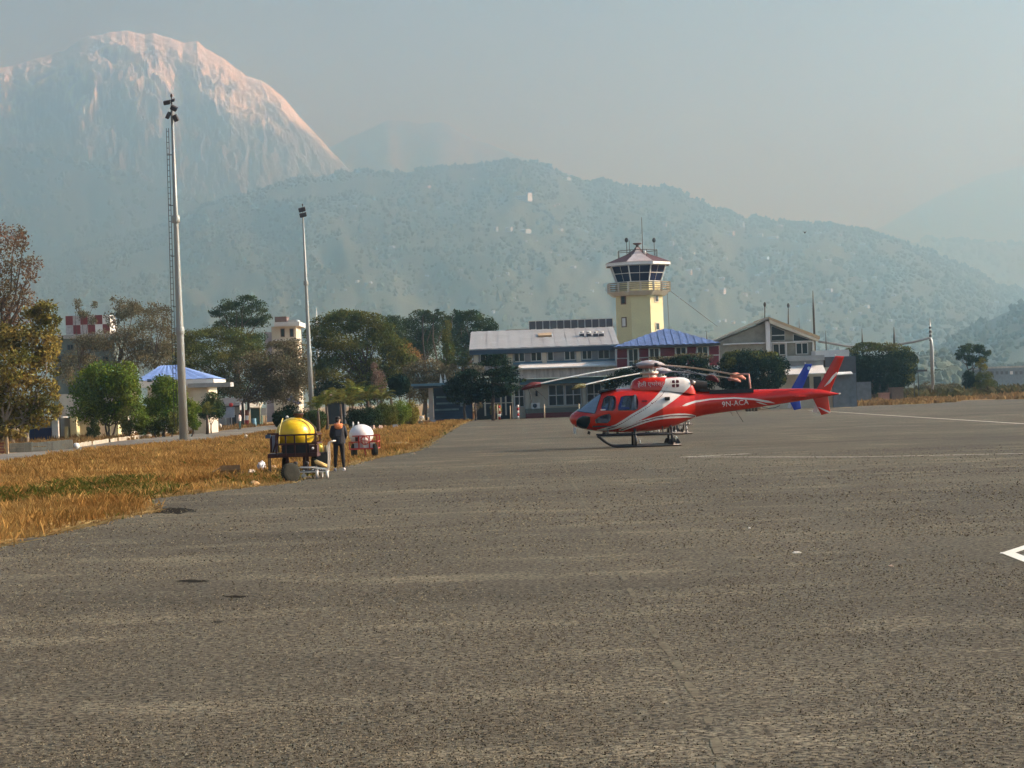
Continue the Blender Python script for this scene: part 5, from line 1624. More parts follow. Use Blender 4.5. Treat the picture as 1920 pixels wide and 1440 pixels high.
def leaves(clumps, d, size, dens, seed, depth=0.8, shell=.5, sub=11, flat=0.0, spread=.30):
    """leaf quads filling clumps given as photo ellipses (px,py,rx,ry); returns (N,4,3) and clump centres"""
    g = np.random.default_rng(seed)
    out, centres = [], []
    s = d / F
    half = max(c[2] for c in clumps) * s
    for c in clumps:
        cx, cyy, cz = P(c[0], c[1], d)
        rx, rz = c[2] * s, c[3] * s
        ry = (rx + rz) / 2 if not flat else rx
        oy = g.uniform(-1, 1) * half * depth
        centres.append((cx, cyy + oy, cz, rx, rz))
        n = int(dens * 16 * math.pi * rx * rz / size ** 2)
        n = max(n, 40)
        # sprays
        m = max(5, int(sub * (0.6 + 0.5 * math.sqrt(rx * rz) / 1.5)))
        dirs = g.normal(size=(m, 3))
        dirs /= np.linalg.norm(dirs, axis=1)[:, None]
        rad = g.uniform(shell, 0.92, m)
        sc = dirs * rad[:, None]
        k = g.integers(0, m, n)
        p = sc[k] + g.normal(0, spread, (n, 3)) * np.array([1, 1, .75])
        r = np.linalg.norm(p, axis=1)
        p *= np.minimum(1, (1.05 + .10 * g.random(n)) / np.maximum(r, 1e-6))[:, None]
        p = p * np.array([rx, ry, rz]) + np.array([cx, cyy + oy, cz])
        nrm = g.normal(size=(n, 3)) + np.array([0, 0, .55 + flat]) + .35 * sc[k]
        nrm /= np.linalg.norm(nrm, axis=1)[:, None]
        t = np.cross(nrm, g.normal(size=(n, 3)))
        t /= np.linalg.norm(t, axis=1)[:, None] + 1e-9
        b = np.cross(nrm, t)
        L = size * g.uniform(.6, 1.25, n)[:, None]
        W = L * g.uniform(.38, .62, n)[:, None]
        V = np.stack([p - t * L * .5, p - b * W * .5 + t * L * .05, p + t * L * .55, p + b * W * .5 + t * L * .05], 1)
        out.append(V)
    return np.concatenate(out), centres

def limb(mb, a, b, r0, r1, g, seg=6, wob=.06):
    a, b = Vector(a), Vector(b)
    L = (b - a).length
    pts = []
    for i in range(5):
        t = i / 4
        p = a.lerp(b, t)
        if 0 < i < 4:
            p += Vector((g.uniform(-1, 1), g.uniform(-1, 1), g.uniform(-.4, .8))) * wob * L
        pts.append(p)
    mb.tube(pts, [r0 + (r1 - r0) * i / 4 for i in range(5)], seg)

def tree(name, label, basepx, d, groups, size=.32, dens=1.0, seed=1, trunk_r=.22, fork=.35, bark=None, cat='tree', group=None, depth=.8, stems=1, limbs=True, ground=0.0, **kw):
    """groups: list of (clumps, leaf material, part name)"""
    bx = GX(basepx, 790, d)
    t = thing(name, label, cat, (bx, d, ground), group)
    rr = random.Random(seed)
    allc = []
    for gi, (clumps, m, pn) in enumerate(groups):
        V, cen = leaves(clumps, d, size, dens, seed * 10 + gi, depth, **kw)
        allc += cen
        V[..., 2] = np.maximum(V[..., 2], ground + .03)
        V = V - np.array([bx, d, ground])
        link_mesh(pn, quads_mesh(pn, V, m), t, kind='stuff')
    if trunk_r:
        mb = MB()
        zs = [c[2] for c in allc]
        zlo, zhi = min(zs), max(zs)
        for k in range(stems):
            off = Vector(((k - (stems - 1) / 2) * trunk_r * 2.2, rr.uniform(-.2, .2), 0))
            base = Vector((bx, d, ground - .05)) + off
            top = Vector((bx + rr.uniform(-.3, .3), d, ground + max(.6, (zhi - ground) * fork))) + off * 2.0
            limb(mb, base, top, trunk_r, trunk_r * .72, rr, 8, .03)
            mine = [c for i, c in enumerate(allc) if i % stems == k]
            if limbs:
                for c in mine:
                    limb(mb, top, (c[0], c[1], c[2] + c[4] * .2), trunk_r * .5, trunk_r * .08, rr, 5)
        mb.build('trunk', bark or M_BARK, t)
    return t

# --- far left: two tall trees
tree('brown_topped_tree', 'tall tree at the left edge with a sparse brown crown', 2, 182, [
    ([(2, 432, 18, 20), (22, 440, 22, 20), (44, 452, 16, 18), (10, 470, 38, 24), (52, 490, 20, 20), (28, 505, 34, 24), (-20, 480, 30, 40), (60, 520, 14, 14), (10, 545, 44, 26), (48, 560, 26, 24), (-30, 560, 40, 50), (20, 590, 45, 30), (66, 586, 16, 14)], L_BROWN, 'crown')],
    size=.26, dens=.42, seed=31, trunk_r=.30, fork=.45, spread=.34, shell=.35)
tree('broadleaf_tree', 'big leafy green tree at the left edge with pale and dark leaves', 36, 168, [
    ([(60, 596, 30, 26), (88, 580, 24, 18), (100, 600, 14, 14), (20, 625, 50, 36), (75, 640, 36, 34), (-30, 640, 40, 50), (25, 685, 52, 40), (84, 690, 26, 34), (-25, 720, 45, 50), (40, 738, 48, 38), (92, 735, 20, 26), (10, 785, 44, 30), (66, 775, 34, 26), (100, 768, 14, 18), (30, 806, 26, 18), (-20, 810, 30, 24)], L_BIGTREE, 'crown')],
    size=.32, dens=1.3, seed=32, trunk_r=.20, fork=.16, stems=3, bark=M_BARKL, depth=.5)
# --- round green trees by the cream house
tree('round_tree', 'rounded bright green tree in front of the blue-roofed house', 205, 186, [
    ([(166, 724, 36, 38), (160, 760, 34, 34), (196, 712, 34, 34), (228, 712, 34, 34), (222, 750, 40, 36), (250, 740, 22, 36), (200, 770, 32, 26), (262, 770, 14, 20)], L_GREEN, 'crown')],
    size=.24, dens=1.5, seed=33, trunk_r=.10, stems=3, fork=.2, depth=.4)
tree('cone_topiary', 'small dark cone-shaped topiary in front of the cream house', 175, 184, [
    ([(175, 792, 7, 8), (175, 803, 11, 10), (175, 815, 13, 10)], L_DARK, 'crown')], size=.12, dens=2.2, seed=34, trunk_r=.04, fork=.3, depth=.1, cat='shrub')
tree('tall_shrub', 'tall dark green shrub left of the nearer floodlight mast', 306, 182, [
    ([(302, 722, 22, 20), (296, 745, 24, 26), (312, 735, 24, 30), (325, 760, 18, 34), (300, 775, 26, 24)], L_GREEN, 'foliage')], size=.2, dens=1.6, seed=35, trunk_r=.08, stems=2, fork=.3, depth=.3, cat='shrub')
tree('tall_shrub', 'green shrub column right of the nearer floodlight mast', 358, 178, [
    ([(352, 752, 16, 22), (362, 770, 14, 22), (350, 785, 18, 22), (366, 792, 12, 14)], L_GREEN, 'foliage')], size=.2, dens=1.6, seed=36, trunk_r=.07, stems=1, fork=.3, depth=.3, cat='shrub')
for i, (px, py, rx, ry, lab) in enumerate(((240, 790, 18, 26, 'brownish green shrub right under the round bright tree'), (266, 788, 18, 26, 'upright shrub between the round tree and the tall shrub'), (292, 796, 20, 20, 'low shrub at the foot of the tall shrub'), (322, 792, 14, 22, 'narrow shrub just left of the mast foot'))):
    tree('shrub', lab, px, 180, [([(px, py, rx, ry), (px + 4, py + 10, rx * .8, ry * .6)], L_OLIVE if i != 1 else L_GREEN, 'foliage')], size=.2, dens=1.3, seed=40 + i, trunk_r=.05, fork=.3, depth=.2, cat='shrub', group='shrubs along the road by the mast')
tree('ball_topiary', 'dark ball-shaped tree right of the mast, in front of the house porch', 396, 196, [
    ([(396, 762, 22, 24), (408, 768, 14, 18), (388, 775, 14, 16)], L_DARK, 'crown')], size=.18, dens=2, seed=45, trunk_r=.07, fork=.3, depth=.3)
# --- background trees, left
tree('wispy_tree', 'tall wispy grey-brown tree behind the house, right of the chequered tank', 225, 265, [
    ([(222, 566, 16, 14), (236, 585, 28, 24), (212, 592, 20, 22), (256, 580, 18, 20), (244, 625, 36, 30), (222, 650, 40, 34), (262, 660, 34, 30), (236, 690, 44, 26)], L_GREYG, 'crown')],
    size=.26, dens=.55, seed=50, trunk_r=.22, fork=.5, shell=.3)
tree('wispy_tree', 'wispy grey-brown tree behind the mast, left of the spreading tree', 294, 262, [
    ([(286, 578, 18, 14), (300, 588, 20, 18), (278, 605, 28, 24), (306, 618, 20, 24), (290, 645, 32, 30), (312, 655, 16, 24), (282, 680, 38, 24)], L_GREYG, 'crown')],
    size=.26, dens=.55, seed=51, trunk_r=.2, fork=.5, shell=.3)
tree('wispy_tree', 'small wispy tree standing before the chequered tank', 155, 280, [
    ([(148, 570, 9, 10), (152, 590, 14, 12), (180, 572, 8, 8), (176, 600, 10, 10), (160, 640, 30, 16), (190, 640, 26, 20), (150, 675, 34, 26), (130, 690, 20, 30)], L_GREYG, 'crown')],
    size=.26, dens=.75, seed=52, trunk_r=.16, fork=.5, shell=.25)
tree('spreading_tree', 'wide dark green tree with a flat spreading crown between the two masts', 440, 285, [
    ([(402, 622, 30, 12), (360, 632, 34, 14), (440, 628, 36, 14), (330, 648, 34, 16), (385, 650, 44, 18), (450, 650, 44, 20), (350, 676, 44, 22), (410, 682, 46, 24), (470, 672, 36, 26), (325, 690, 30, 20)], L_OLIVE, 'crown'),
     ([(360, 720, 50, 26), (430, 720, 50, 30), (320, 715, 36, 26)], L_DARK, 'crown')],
    size=.30, dens=1.25, seed=53, trunk_r=.30, fork=.4, flat=.6)
tree('layered_tree', 'tall dark tree with a ragged layered top behind the spreading tree', 452, 320, [
    ([(418, 582, 24, 9), (408, 588, 14, 8), (440, 570, 26, 12), (465, 563, 20, 9), (478, 578, 26, 14), (495, 596, 14, 10), (440, 594, 36, 14), (474, 604, 30, 14), (420, 610, 24, 12), (455, 630, 40, 18)], L_DARK, 'crown')],
    size=.34, dens=1.1, seed=54, trunk_r=.3, fork=.6, flat=.5, shell=.4)
tree('grey_leaved_tree', 'dusty grey-green tree with red and white banded trunk behind the yellow tank', 459, 258, [
    ([(482, 680, 40, 22), (528, 672, 40, 20), (558, 690, 28, 24), (470, 705, 44, 24), (520, 708, 48, 28), (562, 722, 26, 24), (486, 738, 44, 20), (532, 742, 36, 22), (570, 700, 18, 30), (436, 725, 24, 18), (548, 652, 26, 16), (522, 650, 22, 14), (560, 668, 20, 18)], L_GREYG, 'crown')],
    size=.28, dens=.9, seed=55, trunk_r=.20, fork=.30, stems=2, depth=.6)
y_ = 258 - .02
bt = [o for o in col.objects if o.name.startswith('grey_leaved_tree')][0]
for k, (z0, z1, m) in enumerate(((0.0, .75, M_RED), (.753, 1.3, M_WHITEP), (1.303, 1.95, MATS['red_brown_gate']))):
    for sx in (-.22, .22):
        MB().tube([(sx * (1 + z0 * .2), 0, z0), (sx * (1 + z1 * .2), 0, z1)], .235, 10, cap=False).build('painted_band', m, bt, local=True)
tree('domed_tree', 'large domed olive tree right of the farther mast', 690, 275, [
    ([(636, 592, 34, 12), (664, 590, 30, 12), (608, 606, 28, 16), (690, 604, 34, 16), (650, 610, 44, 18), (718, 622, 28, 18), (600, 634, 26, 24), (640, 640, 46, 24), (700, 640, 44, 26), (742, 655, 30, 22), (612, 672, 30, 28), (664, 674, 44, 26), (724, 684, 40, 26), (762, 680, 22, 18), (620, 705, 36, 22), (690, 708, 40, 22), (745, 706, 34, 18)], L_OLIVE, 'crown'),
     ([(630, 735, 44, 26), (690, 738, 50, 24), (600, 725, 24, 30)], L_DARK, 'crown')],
    size=.32, dens=1.25, seed=56, trunk_r=.34, fork=.35, flat=.4)
tree('russet_tree', 'orange-brown leaved tree behind the right shoulder of the domed tree', 770, 292, [
    ([(762, 655, 16, 12), (776, 668, 14, 14), (764, 676, 18, 14)], L_RUSSET, 'crown')], size=.3, dens=1.2, seed=57, trunk_r=.15, fork=.5)
tree('dark_tree', 'dark round-topped tree behind the domed tree, first of the far dark row', 735, 360, [
    ([(728, 604, 16, 12), (744, 602, 14, 10), (736, 622, 26, 18), (740, 650, 30, 26)], L_DARK, 'crown')], size=.36, dens=1.2, seed=58, trunk_r=.25, fork=.5)
tree('dark_tree', 'dark broad tree in the middle of the far dark row', 795, 365, [
    ([(770, 606, 20, 14), (794, 596, 26, 14), (818, 594, 20, 14), (836, 600, 14, 12), (780, 626, 34, 20), (816, 622, 34, 22), (800, 650, 44, 26), (770, 650, 22, 22)], L_DARK, 'crown')], size=.36, dens=1.0, seed=59, trunk_r=.3, fork=.5, shell=.35)
tree('dark_tree', 'dark domed tree at the terminal end of the far dark row', 885, 355, [
    ([(862, 598, 18, 14), (880, 594, 24, 12), (902, 602, 22, 14), (920, 614, 14, 12), (868, 622, 32, 22), (904, 630, 26, 20), (876, 652, 40, 24), (850, 640, 20, 26)], L_DARK, 'crown')], size=.36, dens=1.35, seed=60, trunk_r=.3, fork=.5)
for i, px in enumerate((799, 822, 856)):
    tree('feathery_palm', ['feathery top poking out of the far dark row, the left one', 'feathery top poking out of the far dark row, the middle one', 'feathery top poking out of the far dark row, the right one'][i], px, 362, [([(px - 3, 584, 5, 5), (px + 4, 587, 6, 5)], L_DARK, 'crown')], size=.3, dens=1, seed=61 + i, trunk_r=.14, fork=.95, group='feathery tops over the dark row')
tree('column_tree', 'narrow column-shaped tree left of the terminal roof', 840, 266, [
    ([(840, 612, 6, 16), (839, 632, 9, 18), (841, 655, 11, 20), (838, 680, 14, 20), (832, 690, 10, 16)], L_OLIVE, 'crown')], size=.24, dens=1.3, seed=65, trunk_r=.15, fork=.3, depth=.15)
tree('mixed_tree', 'brownish bushy tree behind the blue canopy', 800, 262, [
    ([(795, 688, 34, 16), (830, 700, 30, 18), (778, 705, 26, 18), (812, 720, 40, 20), (780, 735, 24, 24), (862, 690, 22, 14)], L_GREYG, 'crown')], size=.26, dens=1.1, seed=66, trunk_r=.15, fork=.4)
tree('pinkish_tree', 'dry pale pinkish bush in front of the domed tree', 708, 250, [
    ([(704, 694, 10, 14), (712, 712, 15, 18), (708, 735, 15, 16)], leaf_mat('dry_pinkish_leaves', (0.20, 0.14, 0.10), (0.26, 0.18, 0.13), .6), 'crown')], size=.16, dens=.9, seed=67, trunk_r=.1, fork=.3, depth=.2, bark=M_BARKL)
tree('ball_topiary', 'dark clipped ball tree on a stem at the right foot of the domed tree', 747, 232, [
    ([(747, 722, 20, 21), (742, 718, 14, 14), (752, 728, 14, 14)], L_DEEP, 'crown')], size=.2, dens=2, seed=68, trunk_r=.1, fork=.5, depth=.15)
# clipped bushes behind the carts
for i, (px, py, rx, ry, m, dd, lab) in enumerate(((545, 782, 30, 22, L_DEEP, 166, 'dark clipped bush right behind the yellow tank'), (584, 784, 26, 22, L_DARK, 170, 'clipped bush behind the yellow tank, the greener one'),
      (676, 780, 26, 18, L_DEEP, 182, 'dark clipped bush behind the person'), (701, 782, 15, 20, L_DARK, 184, 'small clipped bush over the white tank'), (727, 776, 20, 22, L_OLIVE, 190, 'olive clipped bush in the row, right of the white tank'),
      (750, 774, 20, 22, L_GREEN, 196, 'bright green clipped bush second from the right of the row'), (770, 772, 15, 22, L_YELLOWG, 202, 'yellowish clipped bush at the canopy end of the row'))):
    tree('clipped_bush', lab, px, dd, [([(px, py, rx, ry), (px - rx * .3, py + 6, rx * .7, ry * .8), (px + rx * .3, py + 4, rx * .7, ry * .8)], m, 'foliage')], size=.15, dens=2.2, seed=70 + i, trunk_r=.06, fork=.2, depth=.25, cat='bush', group='clipped bushes along the grass', shell=.6)
# conifer and dark trees before the terminal
tree('conifer', 'dark layered conifer in front of the terminal left half', 925, 226, [
    ([(928, 668, 26, 5), (936, 676, 30, 6), (922, 684, 34, 6), (944, 692, 30, 6), (928, 700, 42, 7), (950, 706, 28, 6), (936, 714, 46, 8), (918, 722, 44, 8), (948, 728, 34, 7), (930, 736, 42, 9)], L_DEEP, 'crown')],
    size=.26, dens=1.7, seed=80, trunk_r=.2, fork=.6, flat=.8, depth=.5, shell=.3)
tree('dark_round_tree', 'dark shapeless tree beside the blue canopy, left of the conifer', 872, 228, [
    ([(872, 706, 26, 14), (858, 722, 26, 20), (886, 724, 28, 20), (870, 742, 30, 16), (900, 740, 24, 14)], L_DEEP, 'crown')], size=.26, dens=1.7, seed=81, trunk_r=.16, fork=.5, depth=.5)
tree('dead_palm', 'greyish drooping palm crown above the dark tree at the terminal corner', 892, 233, [
    ([(892, 690, 15, 8), (884, 698, 10, 6), (901, 696, 10, 6)], leaf_mat('grey_dry_frond', (0.23, 0.22, 0.17), (0.17, 0.17, 0.12), .6), 'crown')], size=.24, dens=1.4, seed=82, trunk_r=.12, fork=.9, flat=.5, depth=.2)
tree('planter_bush', 'yellow-green spiky bush in the ochre planter', 932, 234.5, [
    ([(930, 764, 9, 10), (936, 768, 6, 9), (924, 770, 7, 8)], L_YELLOWG, 'foliage')], size=.2, dens=1.3, seed=83, trunk_r=.03, fork=.2, depth=.1, cat='plant', ground=.36)
tree('dry_shrub', 'small dry spiky shrub right of the white globe planter', 893, 236, [
    ([(893, 766, 8, 9), (900, 762, 5, 8)], L_GREYG, 'foliage')], size=.2, dens=.5, seed=84, trunk_r=.03, fork=.2, depth=.1, cat='plant')
# behind the helicopter
tree('creeper_hedge', 'dark hedge with brownish top before the blue-roofed office', 1265, 226, [
    ([(1180, 704, 26, 16), (1215, 690, 26, 14), (1250, 682, 28, 14), (1290, 680, 28, 14), (1322, 684, 24, 16), (1200, 722, 40, 22), (1260, 712, 44, 26), (1312, 716, 30, 26), (1150, 716, 22, 14)], L_DEEP, 'foliage'),
     ([(1240, 672, 22, 5), (1280, 668, 26, 5), (1318, 668, 20, 6), (1205, 680, 18, 5)], L_GREYG, 'foliage')], size=.25, dens=1.2, seed=85, trunk_r=.12, stems=4, fork=.3, depth=.25, cat='hedge')
tree('fig_tree', 'round dark fig tree in front of the gabled hall', 1410, 228, [
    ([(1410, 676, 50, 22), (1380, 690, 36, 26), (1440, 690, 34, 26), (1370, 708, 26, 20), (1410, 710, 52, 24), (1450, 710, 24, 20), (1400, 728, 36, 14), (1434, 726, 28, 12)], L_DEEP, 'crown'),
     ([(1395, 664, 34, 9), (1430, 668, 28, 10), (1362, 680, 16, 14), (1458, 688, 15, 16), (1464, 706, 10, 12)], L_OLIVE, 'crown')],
    size=.23, dens=1.35, seed=86, trunk_r=.14, stems=4, fork=.35, depth=.5, shell=.55)
tree('fig_tree', 'broad round fig tree right of the red tail fin', 1648, 282, [
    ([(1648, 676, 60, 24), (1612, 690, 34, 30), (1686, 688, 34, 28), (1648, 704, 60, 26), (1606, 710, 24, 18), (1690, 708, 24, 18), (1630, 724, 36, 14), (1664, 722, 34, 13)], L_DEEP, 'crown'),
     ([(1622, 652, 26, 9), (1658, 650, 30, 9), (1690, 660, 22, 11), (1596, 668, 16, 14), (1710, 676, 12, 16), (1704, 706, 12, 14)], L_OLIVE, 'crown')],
    size=.28, dens=1.35, seed=87, trunk_r=.18, stems=4, fork=.35, depth=.5, shell=.55)
tree('pruned_tree', 'odd pruned tree with a dark leafy head on bare forked stems at the right', 1830, 330, [
    ([(1806, 658, 12, 10), (1822, 652, 13, 9), (1838, 656, 12, 10), (1798, 667, 8, 7), (1848, 662, 9, 8), (1826, 670, 17, 9), (1842, 676, 10, 8), (1818, 680, 8, 6)], L_DARK, 'crown'),
     ([(1838, 680, 9, 10), (1846, 690, 6, 8)], L_YELLOWG, 'crown')], size=.3, dens=1.6, seed=88, trunk_r=.16, stems=3, fork=.55, depth=.4)
tree('round_bush', 'dark bush under the odd pruned tree', 1820, 322, [
    ([(1820, 712, 15, 18), (1822, 722, 17, 14)], L_DEEP, 'foliage')], size=.2, dens=2, seed=89, trunk_r=.06, fork=.2, depth=.2, cat='bush')
tree('round_bush', 'olive scrub bush right of the dark bush under the pruned tree', 1850, 318, [
    ([(1846, 712, 16, 16), (1856, 722, 14, 12), (1838, 724, 12, 10)], L_OLIVE, 'foliage')], size=.2, dens=1.2, seed=90, trunk_r=.05, fork=.2, depth=.2, cat='bush')
tree('round_bush', 'reddish dry scrub at the right end of the shelter', 1760, 325, [
    ([(1735, 726, 16, 10), (1765, 727, 20, 8), (1790, 726, 16, 9)], L_GREYG, 'foliage')], size=.22, dens=1.0, seed=91, trunk_r=.04, fork=.2, depth=.2, cat='bush')

# --- palms with separate fronds
M_FROND = leaf_mat('palm_frond', (0.10, 0.14, 0.028), (0.19, 0.19, 0.05), .5, .3)
def frond_mesh(L, seed):
    g = np.random.default_rng(seed)
    Q = []
    n = 15
    pts = [(L * (i / n), 0, L * (.34 * math.sin(math.pi * .62 * i / n) - .42 * (i / n) ** 2.2)) for i in range(n + 1)]
    for i in range(n):
        a, b = np.array(pts[i]), np.array(pts[i + 1])
        w = .022 * L
        Q.append([a + [0, -w, 0], a + [0, w, 0], b + [0, w * .9, 0], b + [0, -w * .9, 0]])
        if i > 1:
            for sgn in (-1, 1):
                for k in range(2):
                    p = a + (b - a) * (k * .5)
                    ln = L * .30 * math.sin(math.pi * min(.97, .12 + .85 * i / n)) * g.uniform(.85, 1.1)
                    tip = p + np.array([ln * .55, sgn * ln * .85, -ln * g.uniform(.15, .5)])
                    m_ = (p + tip) / 2 + np.array([0, 0, ln * .06])
                    wv = np.array([.03 * L, -sgn * .012 * L, 0])
                    Q.append([p - wv * .5, m_ - wv * .6, tip, m_ + wv * .6])
    return quads_mesh('frond', np.array(Q), M_FROND)
FRONDS = [frond_mesh(1.0, k) for k in range(3)]
def palm(px, py_top, d, L, label, seed, n=11):
    rr = random.Random(seed)
    x, _, zt2 = P(px, py_top, d)
    t = thing('palm', label, 'palm', (x, d, 0), 'small palms behind the carts')
    MB().tube([(0, 0, 0), (.03, 0, zt2 * .5), (0, 0, zt2)], [.16, .12, .10], 8).build('trunk', M_BARK, t, local=True)
    for k in range(n):
        o = bpy.data.objects.new('frond', FRONDS[k % 3])
        o.parent = t
        col.objects.link(o)
        up = rr.uniform(.15, 1.15)
        o.location = (0, 0, zt2)
        o.rotation_euler = (rr.uniform(-.2, .2), -up, 2 * math.pi * k / n + rr.uniform(-.25, .25))
        s = L * 1.25 * rr.uniform(.85, 1.12)
        o.scale = (s, s, s)
palm(612, 762, 176, 1.35, 'small palm right of the farther mast, behind the trolley', 1)
palm(596, 770, 168, 1.1, 'low palm just behind the yellow tank right side', 2)
palm(638, 758, 180, 1.4, 'small palm above the person head, left side', 3)
palm(656, 764, 186, 1.3, 'small palm above the person head, right side', 4)
palm(690, 752, 205, 1.6, 'paler palm behind the white tank', 5)
palm(660, 746, 214, 1.7, 'tallest pale palm in the row', 6)
palm(715, 752, 212, 1.4, 'pale palm at the right end of the row', 7)
palm(388, 778, 190, 1.0, 'yellow-green palm left of the grey hut', 8)
palm(868, 690, 250, 1.6, 'pale palm behind the dark tree at the terminal corner', 9)
# ================================================================== HELICOPTERS
HD_ = 89.0
HS = HD_ / F
def paint(name, base, white=(0.80, 0.78, 0.74), line=(0.16, 0.012, 0.014), rough=0.22):
    """gloss paint; the white flashes and the dark keylines are laid out by signed-distance attributes, window holes are cut through"""
    m = bpy.data.materials.new(name)
    m.use_nodes = True
    nt = m.node_tree
    b = nt.nodes['Principled BSDF']
    b.inputs['Roughness'].default_value = rough
    b.inputs['Coat Weight'].default_value = 0.5
    b.inputs['Coat Roughness'].default_value = 0.05
    out = nt.nodes['Material Output']
    def attr(n):
        return nd(nt, 'ShaderNodeAttribute', attribute_name=n).outputs['Fac']
    def lt(src, v):
        x = nd(nt, 'ShaderNodeMath', operation='LESS_THAN')
        nt.links.new(src, x.inputs[0]); x.inputs[1].default_value = v
        return x.outputs[0]
    def mix(a, c, f):
        x = nd(nt, 'ShaderNodeMix', data_type='RGBA')
        nt.links.new(f, x.inputs[0])
        for s_, v in ((6, a), (7, c)):
            if isinstance(v, tuple): x.inputs[s_].default_value = (*v, 1)
            else: nt.links.new(v, x.inputs[s_])
        return x.outputs[2]
    geo = nd(nt, 'ShaderNodeNewGeometry')
    nz = nd(nt, 'ShaderNodeTexNoise'); nz.inputs['Scale'].default_value = 1.8; nz.inputs['Detail'].default_value = 4
    nt.links.new(geo.outputs['Position'], nz.inputs['Vector'])
    mr = nd(nt, 'ShaderNodeMapRange'); mr.inputs[3].default_value = .82; mr.inputs[4].default_value = 1.15
    nt.links.new(nz.outputs['Fac'], mr.inputs[0])
    c = mix(base, white, lt(attr('white'), 0.0))
    c = mix(c, line, lt(attr('line'), 0.0))
    c = mix(c, (0.012, 0.012, 0.014), lt(attr('glass'), 0.028))
    mu = nd(nt, 'ShaderNodeMix', data_type='RGBA', blend_type='MULTIPLY'); mu.inputs[0].default_value = 1
    nt.links.new(c, mu.inputs[6]); nt.links.new(mr.outputs[0], mu.inputs[7])
    nt.links.new(mu.outputs[2], b.inputs['Base Color'])
    tr = nd(nt, 'ShaderNodeBsdfTransparent')
    ms = nd(nt, 'ShaderNodeMixShader')
    nt.links.new(lt(attr('glass'), 0.0), ms.inputs[0])
    nt.links.new(b.outputs[0], ms.inputs[1]); nt.links.new(tr.outputs[0], ms.inputs[2])
    nt.links.new(ms.outputs[0], out.inputs['Surface'])
    return m
M_HRED = paint('red_gloss_paint', (0.60, 0.016, 0.004))
M_HBLUE = paint('blue_gloss_paint', (0.008, 0.045, 0.40), white=(0.35, 0.55, 0.75), line=(0.01, 0.03, 0.2))
M_HGLASS = bpy.data.materials.new('tinted_canopy_glass')
M_HGLASS.use_nodes = True
_b = M_HGLASS.node_tree.nodes['Principled BSDF']
_b.inputs['Base Color'].default_value = (0.10, 0.13, 0.16, 1)
_b.inputs['Roughness'].default_value = 0.04
_tr = nd(M_HGLASS.node_tree, 'ShaderNodeBsdfTransparent'); _tr.inputs[0].default_value = (0.72, 0.80, 0.86, 1)
_mx = nd(M_HGLASS.node_tree, 'ShaderNodeMixShader'); _mx.inputs[0].default_value = .76
M_HGLASS.node_tree.links.new(_b.outputs[0], _mx.inputs[1]); M_HGLASS.node_tree.links.new(_tr.outputs[0], _mx.inputs[2])
M_HGLASS.node_tree.links.new(_mx.outputs[0], M_HGLASS.node_tree.nodes['Material Output'].inputs['Surface'])
M_COVER = mat('folded_silver_sunshade', (0.74, 0.82, 0.93), .4, .0, var=.15, scale=5)
M_SEAT = mat('grey_seat_cloth', (0.50, 0.50, 0.52), .9, var=.2, scale=6)
M_BLADE = mat('blade_grey', (0.50, 0.52, 0.50), .4, var=.1, scale=2)
M_BLADED = mat('blade_black', (0.02, 0.02, 0.022), .4, var=.1, scale=2)
M_HUBC = mat('pale_hub_cloth', (0.36, 0.33, 0.35), .8, var=.2, scale=5)
M_MAST = mat('bare_mast_metal', (0.62, 0.58, 0.50), .4, .3, var=.15, scale=6)
M_SKID = mat('black_skid_paint', (0.014, 0.014, 0.018), .4, var=.2, scale=4)
M_EXH = mat('burnt_exhaust_metal', (0.05, 0.042, 0.038), .5, .6, var=.3, scale=6)
M_SOCK = mat('dark_red_blade_sock', (0.10, 0.012, 0.014), .9, var=.2, scale=6)
M_SOCKP = mat('faded_pink_sock', (0.52, 0.22, 0.17), .9, var=.2, scale=6)
M_SOCKO = mat('olive_blade_sock', (0.12, 0.11, 0.04), .9, var=.2, scale=6)
M_STRAP = mat('faded_red_strap', (0.62, 0.30, 0.24), .85, var=.2, scale=8)
M_ROPE = mat('dark_rope', (0.05, 0.045, 0.04), .9, var=.2, scale=8)

U0, _, _ = ray(1068, 790)
X0H = P(1068, 790, HD_)[0]
def HX(px, py): return P(px, py, HD_)[0] - X0H       # metres aft of the nose
def HZ(px, py): return P(px, py, HD_)[2]
def C2(x, y): return (1050 + x / 6.857, 660 + y / 6.857)
def hp(l, conv=None):
    out = []
    for p in l:
        if conv: p = conv(*p)
        out.append((HX(*p), HZ(*p)))
    return out
# fuselage side profile (photo pixels) and half widths in metres
PROF = [(1068, 787, 784, .02), (1069, 791, 780, .17), (1072, 795.5, 776, .32), (1078, 800, 771.5, .47), (1087, 803, 766, .60), (1100, 806, 756, .73), (1113, 808, 746, .82), (1126, 809.5, 736.5, .88), (1138, 810.3, 732, .91),
        (1150, 811, 728.6, .93), (1180, 811, 727, .94), (1210, 809.5, 726.6, .94), (1240, 806, 727, .90), (1262, 799.5, 728.8, .77), (1280, 792.5, 730.6, .62), (1292, 787, 732.4, .50), (1302, 782.5, 733.6, .42),
        (1320, 778.5, 733.8, .37), (1360, 772.5, 732.3, .32), (1400, 767, 730.8, .285), (1440, 761, 729.6, .25), (1480, 755, 728.5, .22), (1520, 748.5, 728, .185), (1538, 745.6, 729.4, .16), (1556, 742.6, 734, .11), (1572, 739.6, 737.4, .03)]
_px = np.array([HX(p[0], (p[1] + p[2]) / 2) for p in PROF])
_zb = np.array([HZ(p[0], p[1]) for p in PROF])
_zt = np.array([HZ(p[0], p[2]) for p in PROF])
_hw = np.array([p[3] for p in PROF])
def cr(x, arr):
    """smooth interpolation along the body"""
    return np.interp(x, _px, arr)
